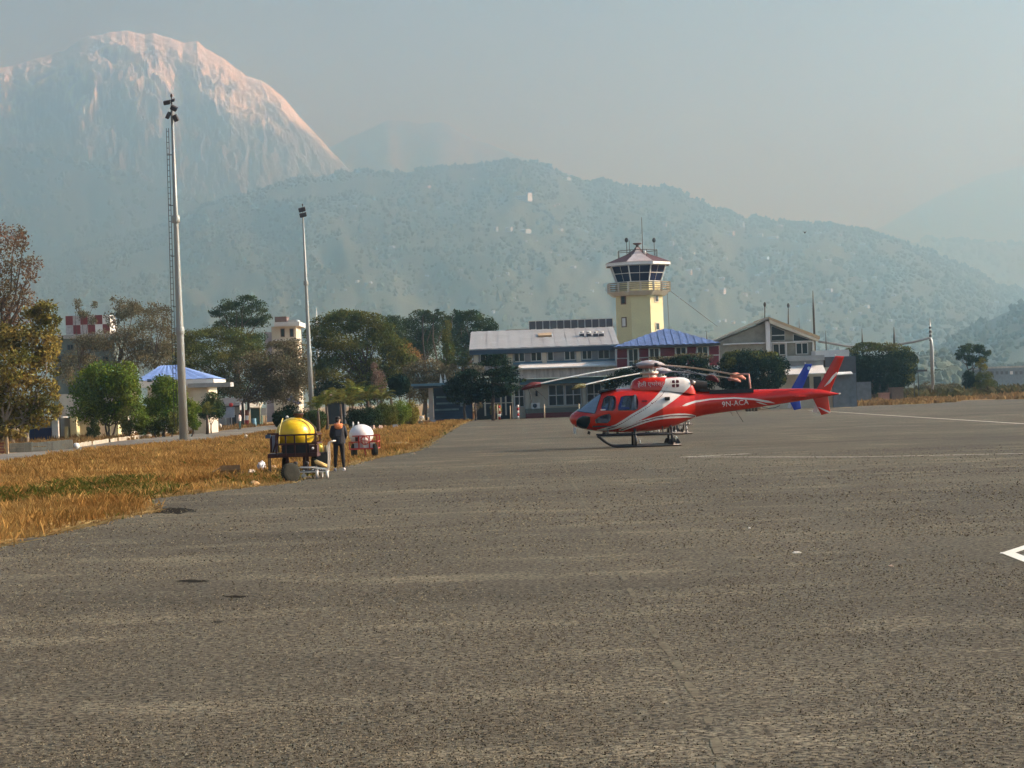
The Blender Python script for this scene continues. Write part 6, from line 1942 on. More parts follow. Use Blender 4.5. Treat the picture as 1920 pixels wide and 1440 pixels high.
def body_section(x, a):
    """point on the body surface at station x and angle a (0 = top, + towards port)"""
    zb, zt, w = cr(x, _zb), cr(x, _zt), cr(x, _hw)
    zc, h = zb + (zt - zb) * .47, (zt - zb) / 2
    n = np.interp(x, [0, .5, 1.5, 4.0, 5.2, 11], [2.0, 2.2, 2.7, 2.7, 2.1, 2.0])
    c, s = np.cos(a), np.sin(a)
    k = (np.abs(c) ** n + np.abs(s) ** n) ** (-1 / n)
    z = np.where(c > 0, zc + k * c * (zt - zc), zc + k * c * (zc - zb))
    # cabin sides lean in towards the roof
    y = -w * k * s
    tz_ = np.clip((z - zc) / np.maximum(zt - zc, 1e-3), 0, 1)
    y = y * (1 - .16 * tz_ ** 2 * np.clip((x - .3) / 1.0, 0, 1))
    return np.stack([x + 0 * a, y, z], -1)
SW1 = hp([(455, 1003), (560, 975), (700, 930), (800, 868), (900, 800), (1000, 742), (1100, 680), (1200, 590), (1290, 490), (1335, 400), (1350, 340), (1500, 325), (1640, 325), (1672, 400), (1660, 445), (1600, 505), (1560, 540), (1450, 622), (1380, 670), (1300, 722), (1200, 780), (1100, 832), (1000, 880), (900, 925), (800, 962), (700, 990), (580, 1012)], C2)
SW2 = hp([(735, 1003), (850, 948), (1000, 890), (1100, 857), (1200, 832), (1300, 810), (1400, 797), (1500, 789), (1600, 790), (1680, 800), (1745, 818), (1740, 832), (1650, 842), (1550, 846), (1400, 852), (1300, 862), (1200, 878), (1100, 903), (1000, 938), (900, 975), (800, 1012)], C2)
SW3 = hp([(1273, 763), (1285, 756), (1302, 751), (1331, 747.2), (1375, 744.8), (1412, 747), (1440, 751.5), (1453, 756), (1436, 755), (1412, 750.2), (1375, 747.6), (1331, 750), (1302, 755), (1287, 760)])
SW4 = hp([(1412, 752), (1425, 757), (1443, 761), (1428, 755.5)])
def thick_line(l, w, conv=C2):
    pts = hp(l, conv)
    up = [(x, z + w / 2) for x, z in pts]
    lo = [(x, z - w / 2) for x, z in pts]
    return up + lo[::-1]
LN = [thick_line([(600, 985), (700, 957), (800, 905), (900, 838), (1000, 778), (1100, 718), (1200, 640), (1290, 560), (1350, 480), (1420, 370)], .042),
      thick_line([(770, 1003), (1000, 908), (1200, 850), (1400, 820), (1600, 815), (1735, 826)], .045),
      thick_line([(1150, 648), (1250, 640), (1400, 632)], .02), thick_line([(1300, 640), (1310, 500)], .02) , thick_line([(1440, 530), (1440, 350)], .03), thick_line([(1530, 345), (1565, 490)], .03)]
WIN_FD = hp([(535, 745), (528, 705), (560, 600), (600, 574), (660, 570), (694, 582), (702, 630), (690, 720), (665, 745)], C2)
WIN_FL = hp([(455, 905), (448, 875), (490, 838), (560, 812), (620, 798), (640, 828), (625, 880), (595, 905)], C2)
WIN_RD = hp([(740, 744), (742, 700), (778, 584), (830, 570), (965, 567), (984, 640), (974, 722), (940, 742)], C2)
WIN_CH = hp([(235, 855), (290, 826), (372, 836), (372, 900), (335, 978), (270, 984), (216, 940), (212, 885)], C2)
WIN_WS = hp([(222, 757), (350, 640), (497, 528), (520, 545), (508, 575), (480, 650), (445, 765), (432, 785), (345, 775)], C2)
# fins etc. are separate parts; their own flashes:
FL1 = hp([(1544, 726), (1561, 704), (1569, 697), (1570, 701), (1563, 709), (1556, 718)])
FL2 = hp([(1531, 762), (1545, 767), (1558, 772.5), (1557, 775.5), (1545, 770)])

def set_attr(me, white=None, line=None, glass=None):
    n = len(me.vertices)
    co = np.zeros(n * 3); me.vertices.foreach_get('co', co); co = co.reshape(-1, 3)
    X, Z = co[:, 0], co[:, 2]
    for nm, polys in (('white', white), ('line', line), ('glass', glass)):
        v = np.full(n, 9.0)
        for p in polys or []:
            v = np.minimum(v, sdf_poly(X, Z, p))
        a = me.attributes.new(nm, 'FLOAT', 'POINT')
        a.data.foreach_set('value', v.astype(np.float32))

def strip_mesh(name, V, m, closed=True):
    """V (stations, around, 3) -> tube-like skin closed round the section"""
    if closed:
        V = np.concatenate([V, V[:, :1]], 1)
    me = grid_mesh(name, V, m)
    bm = bmesh.new(); bm.from_mesh(me)
    bmesh.ops.remove_doubles(bm, verts=bm.verts, dist=1e-5)
    bmesh.ops.recalc_face_normals(bm, faces=bm.faces)
    bm.to_mesh(me); bm.free()
    for p in me.polygons: p.use_smooth = True
    return me

def foil(mb, le0, te0, le1, te1, y0, y1, thick=.10):
    """lens-section fin between a root chord and a tip chord (x,z pairs), or spanwise in y"""
    prof = [(0, 0), (.08, .6), (.3, 1), (.6, .8), (1, .04)]
    ring = []
    for (le, te, y, th) in ((le0, te0, y0, thick), (le1, te1, y1, thick * .6)):
        r = [(le[0] + (te[0] - le[0]) * t, y - h * th / 2, le[1] + (te[1] - le[1]) * t) for t, h in prof]
        r += [(le[0] + (te[0] - le[0]) * t, y + h * th / 2, le[1] + (te[1] - le[1]) * t) for t, h in prof[::-1][:-1]]
        ring.append(r)
    n = len(ring[0])
    vs_ = ring[0] + ring[1]
    fs = [(i, (i + 1) % n, (i + 1) % n + n, i + n) for i in range(n)] + [tuple(range(n)), tuple(range(2 * n - 1, n - 1, -1))]
    mb.add(vs_, fs, True)

def fine_foil(name, le0, te0, le1, te1, m, parent, white, thick=.11, yc=0.0):
    """fin as a dense sheet pair so painted flashes stay crisp"""
    nu, nv = 36, 36
    t = np.concatenate([np.linspace(0, 1, nu), np.linspace(1, 0, nu)[1:-1]])
    side = np.concatenate([-np.ones(nu), np.ones(nu - 2)])
    h = np.sqrt(np.clip(t, 0, 1)) * (1 - t) * 1.9 + .04
    V = []
    for k in range(nv):
        f = k / (nv - 1)
        a = np.array(le0) * (1 - f) + np.array(le1) * f
        b = np.array(te0) * (1 - f) + np.array(te1) * f
        th = thick * (1 - .45 * f)
        if k == nv - 1: th *= .3
        V.append(np.stack([a[0] + (b[0] - a[0]) * t, yc + side * h * th / 2, a[1] + (b[1] - a[1]) * t], -1))
    me = strip_mesh(name, np.array(V), m)
    bm = bmesh.new(); bm.from_mesh(me)
    bmesh.ops.holes_fill(bm, edges=[e for e in bm.edges if e.is_boundary], sides=0)
    bm.to_mesh(me); bm.free()
    set_attr(me, white)
    return link_mesh(name, me, parent)

def helicopter(name, label, loc, rz, M, decor, blades, socks):
    root = thing(name, label, 'helicopter', loc, None, rz)
    # --- fuselage skin
    q_ = 1.0 if decor else .5
    xs = np.concatenate([np.linspace(.0, 1, 46) ** 1.5 * 1.4, np.linspace(1.4, 5.4, int(180 * q_))[1:], np.linspace(5.4, _px[-1], int(130 * q_))[1:]])
    A = np.linspace(0, 2 * np.pi, 129 if decor else 73)[:-1]
    V = np.array([body_section(x, A) for x in xs])
    me = strip_mesh('fuselage', V, M)
    wins = [WIN_FD, WIN_FL, WIN_RD, WIN_CH, WIN_WS]
    set_attr(me, [SW1, SW2, SW3, SW4] if decor else [SW2, SW3], LN[:4] if decor else [], wins)
    body = link_mesh('fuselage', me, root)
    # --- window panes follow the skin just inside it
    xs2 = np.linspace(.03, 2.6, 130 if decor else 60)
    for wn_, poly in (('sunshade', WIN_WS), ('chin_window', WIN_CH), ('windscreen', WIN_WS), ('door_window', WIN_FD), ('door_window', WIN_FL), ('door_window', WIN_RD)):
        V2 = np.array([body_section(x, A) for x in xs2])
        inset = .05 if wn_ == 'sunshade' else .008
        for sgn in (1, -1):
            keep = []
            X2, Z2 = V2[..., 0], V2[..., 2]
            s2 = sdf_poly(X2.ravel(), Z2.ravel(), poly).reshape(X2.shape)
            b = MB()
            idx = {}
            for i in range(len(xs2) - 1):
                for j in range(len(A)):
                    j2 = (j + 1) % len(A)
                    if min(s2[i, j], s2[i + 1, j], s2[i, j2], s2[i + 1, j2]) < .02 and V2[i, j, 1] * sgn < 0.001 and V2[i, j2, 1] * sgn < 0.001:
                        f = []
                        for q in ((i, j), (i + 1, j), (i + 1, j2), (i, j2)):
                            if q not in idx:
                                p = V2[q]
                                cen = np.array([p[0], 0, (np.interp(p[0], _px, _zb) + np.interp(p[0], _px, _zt)) / 2])
                                d_ = p - cen
                                d_ /= np.linalg.norm(d_) + 1e-6
                                idx[q] = len(b.v); b.v.append(tuple(p - d_ * inset))
                            f.append(idx[q])
                        b.f.append(tuple(f)); b.mi.append(0); b.sm.append(True)
            if b.f: b.build(wn_, M_COVER if wn_ == 'sunshade' else (M_GLASS if wn_ == 'chin_window' else M_HGLASS), root, local=True)
    # --- cabin inside
    MB().box(.9, 2.9, -.78, .78, .86, .92).build('cabin_floor', M_BLACK, root, local=True)
    MB().box(2.62, 2.70, -.80, .80, .92, 2.12).build('cabin_bulkhead', M_SEAT, root, local=True)
    MB().box(.75, .95, -.6, .6, .9, 1.42).build('instrument_panel', M_BLACK, root, local=True)
    for k, (sx, sy) in enumerate(((1.35, -.42), (1.35, .42), (2.25, -.55), (2.25, -.08), (2.25, .42))):
        b = MB(); b.box(sx - .25, sx + .22, sy - .22, sy + .22, 1.02, 1.18)
        b.obox((sx + .28, sy, 1.5), (.05, 0, 0), (0, .21, 0), (.07, 0, .40)); b.obox((sx + .37, sy, 2.0), (.045, 0, 0), (0, .12, 0), (.01, 0, .10))
        b.build('seat', M_SEAT, root, local=True)
    # --- cowling
    CP = [(1180.5, 727.6, .10), (1182, 722, .30), (1186, 714, .42), (1192, 709.6, .48), (1200, 707.6, .52), (1215, 706.6, .56), (1235, 706.8, .58), (1252, 707.2, .56), (1268, 706.6, .52), (1282, 707.6, .48), (1291, 711, .43), (1297, 718, .36), (1303, 730, .25), (1304, 733, .2)]
    Vc = []
    Bc = np.linspace(-np.pi / 2, np.pi / 2, 41)
    cx_ = np.array([HX(p[0], 720) for p in CP])
    for x in np.linspace(cx_[0], cx_[-1], 70):
        zt = np.interp(x, cx_, [HZ(p[0], p[1]) for p in CP]); w = np.interp(x, cx_, [p[2] for p in CP])
        zb = np.interp(x, _px, _zt) - .12
        n = 3.0
        c, s = np.cos(Bc), np.sin(Bc)
        k = (np.abs(c) ** n + np.abs(s) ** n) ** (-1 / n)
        Vc.append(np.stack([x + 0 * Bc, -w * k * s, zb + (zt - zb) * k * c], -1))
    me = grid_mesh('engine_cowling', np.array(Vc), M)
    set_attr(me, [SW1] if decor else [], [LN[0], LN[4], LN[5]] if decor else [])
    bm = bmesh.new(); bm.from_mesh(me); bmesh.ops.recalc_face_normals(bm, faces=bm.faces); bm.to_mesh(me); bm.free()
    link_mesh('engine_cowling', me, root)
    def at(px, py, y=0.0): return (HX(px, py), y, HZ(px, py))
    # exhaust, intake grille, roof strip
    b = MB(); b.tube([at(1292, 722), at(1308, 723.5), at(1325, 725)], [.26, .24, .22], 14, cap=False); b.tube([at(1324, 725), at(1300, 723.5)], [.18, .18], 12)
    b.build('exhaust', M_EXH, root, local=True)
    b = MB(); b.tube([at(1296, 716.5, -.30), at(1302, 718.5, -.30)], [.10, .07], 10); b.build('drain_fairing', M_MAST, root, local=True)
    MB().box(HX(1312, 730), HX(1330, 730), -.2, .2, HZ(1320, 734.5), HZ(1320, 729)).build('exhaust_deck', M_EXH, root, local=True)
    b = MB(); b.obox(at(1138, 731.6), (HX(1146, 730) - HX(1130, 730), 0, .05), (0, .55, 0), (0, 0, .035)); b.build('roof_strip', M_SKID, root, local=True)
    b = MB(); b.box(HX(1330, 737), HX(1412, 737), -.23, .23, HZ(1370, 737.5) , HZ(1370, 730)); b.build('boom_cover', M_SKID, root, local=True)
    # oil cooler lip, door lines and handles
    for (px, py) in ((1129, 768), (1206, 752)):
        b = MB(); x, _, z = at(px, py); yb = -float(cr(x, _hw)) ; b.box(x - .10, x + .10, yb - .015, yb + .03, z - .025, z + .025); b.build('door_handle', M_WHITEP if px < 1150 else M_SKID, root, local=True)
    b = MB(); x, _, z = at(1248.5, 747.5); b.box(x - .10, x + .10, -float(cr(x, _hw)) * .985 - .02, -.4, z - .07, z + .07); b.build('fuel_cap', M_EXH, root, local=True)
    # mast, swashplate, hub cover, blades
    hub = np.array(at(1217, 684))
    MB().lathe([(.30, 0), (.26, .18), (.17, .30), (.14, .62)], (hub[0], 0, HZ(1217, 711)), 16).build('mast', M_MAST, root, local=True)
    b = MB()
    for k in range(3):
        an = 2 * math.pi * k / 3 + .4
        b.tube([(hub[0] + .32 * math.cos(an), .32 * math.sin(an), HZ(1217, 709)), (hub[0] + .26 * math.cos(an), .26 * math.sin(an), hub[2] - .05)], .035, 6)
    b.lathe([(.36, 0), (.38, .06), (.36, .12)], (hub[0], 0, HZ(1217, 702)), 18)
    b.build('swashplate', M_MAST, root, local=True)
    MB().lathe([(.10, -.17), (.38, -.14), (.60, -.05), (.64, .0), (.50, .09), (.28, .16), (.0, .20)], tuple(hub), 24).build('hub_cover', M_HUBC, root, local=True)
    for (an, zr0, zt0, sock, dark) in blades:
        d_ = np.array([math.cos(an), -math.sin(an), 0]); nn = np.array([math.sin(an), math.cos(an), 0])
        R0, R1 = .45, 5.05
        n = 14
        L, Rr = [], []
        for i in range(n + 1):
            t = i / n
            r = R0 + (R1 - R0) * t
            zc = hub[2] - .02 + (zr0 - 0) * t + (zt0 - zr0) * t ** 1.6
            ch = .16 if t < .10 else .30
            pit = .15 * (1 - .5 * t)
            c = np.array([hub[0], 0, 0]) + d_ * r + np.array([0, 0, zc])
            L.append((c - nn * ch * .35 + np.array([0, 0, ch * .35 * pit]), c + nn * ch * .65 - np.array([0, 0, ch * .65 * pit])))
        b = MB()
        vs_ = []
        th = .035
        for a_, c_ in L:
            m_ = a_ * .7 + c_ * .3
            vs_ += [a_, m_ + [0, 0, th * .6], c_, m_ - [0, 0, th * .6]]
        fs = []
        for i in range(n):
            for k in range(4):
                fs.append((i * 4 + k, i * 4 + (k + 1) % 4, (i + 1) * 4 + (k + 1) % 4, (i + 1) * 4 + k))
        fs += [(3, 2, 1, 0), tuple(n * 4 + k for k in range(4))]
        b.add(vs_, fs, True)
        bo = b.build('rotor_blade', M_BLADED if dark else M_BLADE, root, local=True)
        b = MB(); b.tube([hub + d_ * .18, hub + d_ * .75 + np.array([0, 0, zr0 * .1])], [.10, .075], 8); b.build('blade_cuff', M_BLADED, bo, local=True)
        if sock is not None:
            tip = (L[-1][0] + L[-1][1]) / 2
            b = MB()
            pts = [tip - d_ * .28, tip + d_ * .05, tip + d_ * .30 + np.array([0, 0, -.08]), tip + d_ * .52 + np.array([0, 0, -.16])]
            b.tube(pts, [.10, .12, .10, .045], 8)
            b.build('tie_down_sock', sock, bo, local=True)
    # fins and stabiliser
    fine_foil('upper_fin', at2(1529, 733), at2(1554, 741), at2(1566.5, 667.5), at2(1583, 668), M, root, [FL1] if decor else [hp([(1571, 676), (1575, 673), (1579, 675), (1577, 681), (1573, 682)])], .12)
    fine_foil('lower_fin', at2(1523, 745), at2(1552, 740), at2(1540, 778), at2(1557, 774), M, root, [FL2] if decor else [], .10)
    for sgn in (-1, 1):
        b = MB()
        x0, x1, z = HX(1484, 744), HX(1508, 744), HZ(1496, 743.5)
        foil(b, (x0, z), (x1, z - .01), (x0 + .06, z), (x1, z), sgn * .12, sgn * 1.2, .08)
        # thickness runs in y for foil(); turn it into a flat plane: swap by building a slab
        b = MB(); b.add([(x0, sgn * .1, z), (x1, sgn * .1, z), (x1, sgn * 1.22, z), (x0 + .1, sgn * 1.22, z), (x0 + .12, sgn * .1, z + .05), (x1 - .1, sgn * .1, z + .03), (x1 - .1, sgn * 1.2, z + .03), (x0 + .2, sgn * 1.2, z + .05)],
                        [(0, 1, 2, 3), (4, 5, 6, 7), (0, 1, 5, 4), (1, 2, 6, 5), (2, 3, 7, 6), (3, 0, 4, 7)], False)
        o = b.build('stabiliser', M, root, local=True)
        set_attr(o.data, None)
    # tail rotor on the far side
    gx = np.array(at(1545, 733, .30))
    MB().tube([at(1545, 735, .05), tuple(gx)], [.10, .07], 8).build('tail_gearbox', M_MAST, root, local=True)
    for sgn in (1, -1):
        dd = Vector((.40, 0, .92)).normalized() * sgn
        b = MB(); b.obox(Vector(gx) + dd * .52, dd * .42, Vector((0, .018, 0)), dd.cross(Vector((0, 1, 0))) * .09)
        b.build('tail_rotor_blade', M_WHITEP, root, local=True)
    b = MB(); b.tube([at(1447, 760.5), at(1456, 766), at(1466, 771.5), at(1480, 773.6), at(1494, 772), at(1506, 767)], .022, 6)
    if not decor: b.build('tail_guard', M_SKID, root, local=True)
    # landing gear
    for sgn in (-1, 1):
        yy = sgn * 1.09
        ysk = P(1200, 834, HD_ - 1.09)
        def sk(px, z): return (HX(px, 800), yy, z)
        b = MB(); b.tube([sk(1121, .47), sk(1124, .43), sk(1133, .25), sk(1145, .09), sk(1155, .05), sk(1272, .05)], .05, 10)
        sko = b.build('skid', M_SKID, root, local=True)
        for px in (1252, 1266):
            MB().add([sk(px - 5, .08), sk(px + 6, .08), sk(px + 1, .30), sk(px - 1, .30)] + [(HX(px + q, 800), yy + .05, z) for q, z in ((-5, .08), (6, .08), (1, .30), (-1, .30))],
                     [(0, 1, 2, 3), (7, 6, 5, 4), (0, 4, 5, 1), (1, 5, 6, 2), (2, 6, 7, 3), (3, 7, 4, 0)], False).build('skid_shoe', M_SKID, sko, local=True)
        b = MB(); b.tube([(HX(1119, 800), yy * .93, .53), (HX(1294, 800), yy * .93, .50)], .038, 8)
        b.build('boarding_step', M_SKID, root, local=True)
        for px in (1138, 1240, 1284):
            MB().tube([(HX(px, 800), yy * .93, .5), (HX(px, 800), yy * .55, .86)], .03, 6).build('step_bracket', M_SKID, root, local=True)
        for px, z in ((1232, .62), (1263, .60), (1264, .34), (1283.5, .72), (1284.5, .55), (1196, .24)):
            MB().ellipsoid((HX(px, 800), yy * .93 - .05, z), .035, .035, .06, 8, 6).build('sunlit_end_dot', M_WHITEP, root, local=True)  # white dots stand in for sunlit tube ends
    for px in (1188, 1256):
        x = HX(px, 800)
        MB().tube([(x, -1.09, .06), (x, -1.06, .40), (x, -.90, .66), (x, -.45, .80), (x, .45, .80), (x, .90, .66), (x, 1.06, .40), (x, 1.09, .06)], .055, 8).build('cross_tube', M_SKID, root, local=True)
    # small fittings
    b = MB(); b.add([at(1075, 800.5, -.03), at(1081, 803, -.03), at(1078.5, 815, -.03), at(1075, 810, -.03), at(1075, 800.5, .03), at(1081, 803, .03), at(1078.5, 815, .03), at(1075, 810, .03)],
                    [(0, 1, 2, 3), (7, 6, 5, 4), (0, 4, 5, 1), (1, 5, 6, 2), (2, 6, 7, 3), (3, 7, 4, 0)], False)
    b.build('wire_cutter', M_WHITEP, root, local=True)
    b = MB(); b.tube([at(1379, 769, -.05), at(1393, 791, -.1)], .012, 5); b.build('belly_aerial', M_SKID, root, local=True)
    for px in (1104, 1132, 1158):
        b = MB(); b.obox(at(px, 811.5, -.1), (.05, 0, -.02), (0, .01, 0), (.02, 0, .06)); b.build('blade_aerial', M_SKID, root, local=True)
    b = MB(); b.tube([at(1573, 738.2), at(1576, 737.6)], [.05, .02], 6); b.build('tail_lamp', M_WHITEP, root, local=True)
    b = MB(); b.tube([at(1566, 667), at(1566, 664)], [.04, .03], 6); b.build('beacon', M_WHITEP, root, local=True)
    return root, hub, at
def at2(px, py): return (HX(px, py), HZ(px, py))

def aim(dx, R=4.6):
    return dx
# rotor azimuths: 180 deg = over the nose (left in the picture); + towards the camera
red, hub_, at_ = helicopter('helicopter', 'red and white helicopter parked in front with its blades tied down', (X0H, HD_, 0), 0.0, M_HRED, True,
    [(R(160 + 180 + 180), -.30, -.64, M_SOCK, False), (R(-39.5), -.05, -.50, M_SOCKP, False), (R(66), -.25, -.62, M_SOCK, True)], None)
# red strap from the right-hand blade down to the boom, cords from the left-hand blade
b = MB(); b.tube([at_(1396, 701.5, 2.9), at_(1402, 700.5, 1.6), at_(1404, 702, .05), at_(1405.5, 716, .02), at_(1407, 732, 0)], .04, 6)
b.build('tie_down_strap', M_STRAP, red, local=True)
b = MB(); b.tube([at_(990, 727, 1.6), at_(995, 740, 1.5), at_(997, 751, 1.4), at_(996, 757, 1.4)], .016, 5)
b.build('tie_down_cord', M_ROPE, red, local=True)
b = MB(); b.tube([at_(998, 725, 1.6), at_(1019, 742, 1.5), at_(1026, 750, 1.4)], .012, 5)
b.build('tie_down_cord', M_ROPE, red, local=True)
# registration on the boom, company script and emblem on the cowling
def on_body(me, cx, cz, ang, m, name, off=.006, surf=None):
    ca, sa = math.cos(ang), math.sin(ang)
    for v in me.vertices:
        x, z = v.co.x, v.co.y
        X, Z = cx + x * ca - z * sa, cz + x * sa + z * ca
        y = surf(X, Z)
        v.co = (X, y - off, Z)
    me.materials.clear(); me.materials.append(m)
    return link_mesh(name, me, red)
def boom_surf(X, Z):
    zb, zt, w = float(cr(X, _zb)), float(cr(X, _zt)), float(cr(X, _hw))
    zc = zb + (zt - zb) * .47
    t = (Z - zc) / ((zt - zc) if Z > zc else (zc - zb))
    return -w * math.sqrt(max(0, 1 - t * t))
M_LET = mat('white_lettering', (0.80, 0.76, 0.72), .5, var=0)
x_, z_ = at2(1377.5, 760.5)
on_body(text_mesh('9N-ACA', .30, 0), x_, z_ , R(3.5), M_LET, 'registration', .012, boom_surf)
x_, z_ = at2(1219, 724)
on_body(text_mesh('\u0939\u0947\u0932\u0940 \u090f\u092d\u0930\u0947\u0938\u094d\u091f', .235, 0), x_, z_, R(1.0), M_LET, 'company_script', .0, lambda X, Z: -.60)
# four-petalled dark red emblem
x_, z_ = at2(1264.5, 719.5)
b = MB()
for an in (45, 135, 225, 315):
    a_ = R(an)
    c_ = Vector((math.cos(a_), 0, math.sin(a_))); s2_ = Vector((-math.sin(a_), 0, math.cos(a_)))
    pts = [c_ * .02, c_ * .13 + s2_ * .085, c_ * .19, c_ * .13 - s2_ * .085]
    b.add([Vector((x_, -.575, z_)) + p for p in pts] + [Vector((x_, -.55, z_)) + p for p in pts], [(0, 1, 2, 3), (7, 6, 5, 4), (0, 4, 5, 1), (1, 5, 6, 2), (2, 6, 7, 3), (3, 7, 4, 0)], False)
b.build('emblem', mat('maroon_emblem', (0.12, 0.008, 0.02), .5, var=0), red, local=True)

# blue helicopter behind
BH = 113.6
xb_ = GX(1236, 700, BH) - hub_[0]
blueh, _, _ = helicopter('helicopter', 'blue helicopter parked behind the red one, only its tail fin and blades showing', (xb_, BH, 0), 0.0, M_HBLUE, False,
    [(R(147), -.28, -.62, M_SOCKO, False), (R(-35), -.10, -.50, M_SOCKP, False), (R(-92), -.2, -.6, None, True)], None)
# ================================================================== PEOPLE
M_SKIN = mat('skin', (0.52, 0.33, 0.23), .6, var=.08, scale=20)
M_JACK = mat('black_jacket_cloth', (0.020, 0.021, 0.028), .75, var=.3, scale=14, bump=.3)
M_TROU = mat('black_trouser_cloth', (0.013, 0.013, 0.016), .85, var=.3, scale=14, bump=.3)
M_HAIR = mat('black_hair', (0.012, 0.010, 0.010), .6, var=.2, scale=30)
M_ORANGE = mat('orange_hood_lining', (0.78, 0.24, 0.08), .85, var=.2, scale=16)
M_SHOE = mat('white_shoe', (0.74, 0.73, 0.72), .6, var=.08, scale=12)
M_SHIRT = mat('pale_shirt', (0.62, 0.52, 0.48), .85, var=.12, scale=12)
M_TROU2 = mat('teal_trouser_cloth', (0.03, 0.09, 0.09), .85, var=.2, scale=12)

def body(name, chains, levels=2):
    """one continuous skin grown round joints; chains: list of [(x,y,z,r),...], the first point of later chains is an existing joint index or point"""
    verts, edges, rad = [], [], []
    def vid(p):
        for i, v in enumerate(verts):
            if (Vector(v) - Vector(p[:3])).length < 1e-6: return i
        verts.append(p[:3]); rad.append(p[3]); return len(verts) - 1
    for ch in chains:
        ids = [vid(p) for p in ch]
        edges.extend([(a, b) for a, b in zip(ids, ids[1:])])
    me = bpy.data.meshes.new(name)
    me.from_pydata(verts, edges, [])
    o = bpy.data.objects.new(name, me)
    col.objects.link(o)
    sk = o.modifiers.new('skin', 'SKIN')
    sk.use_smooth_shade = True
    for i, r in enumerate(rad):
        rr = r if isinstance(r, tuple) else (r, r)
        me.skin_vertices[0].data[i].radius = rr
        me.skin_vertices[0].data[i].use_root = (i == 0)
    o.modifiers.new('sub', 'SUBSURF').levels = levels
    o.modifiers['sub'].render_levels = levels
    bpy.context.view_layer.update()
    dg = bpy.context.evaluated_depsgraph_get()
    m2 = bpy.data.meshes.new_from_object(o.evaluated_get(dg))
    bpy.data.objects.remove(o)
    return m2

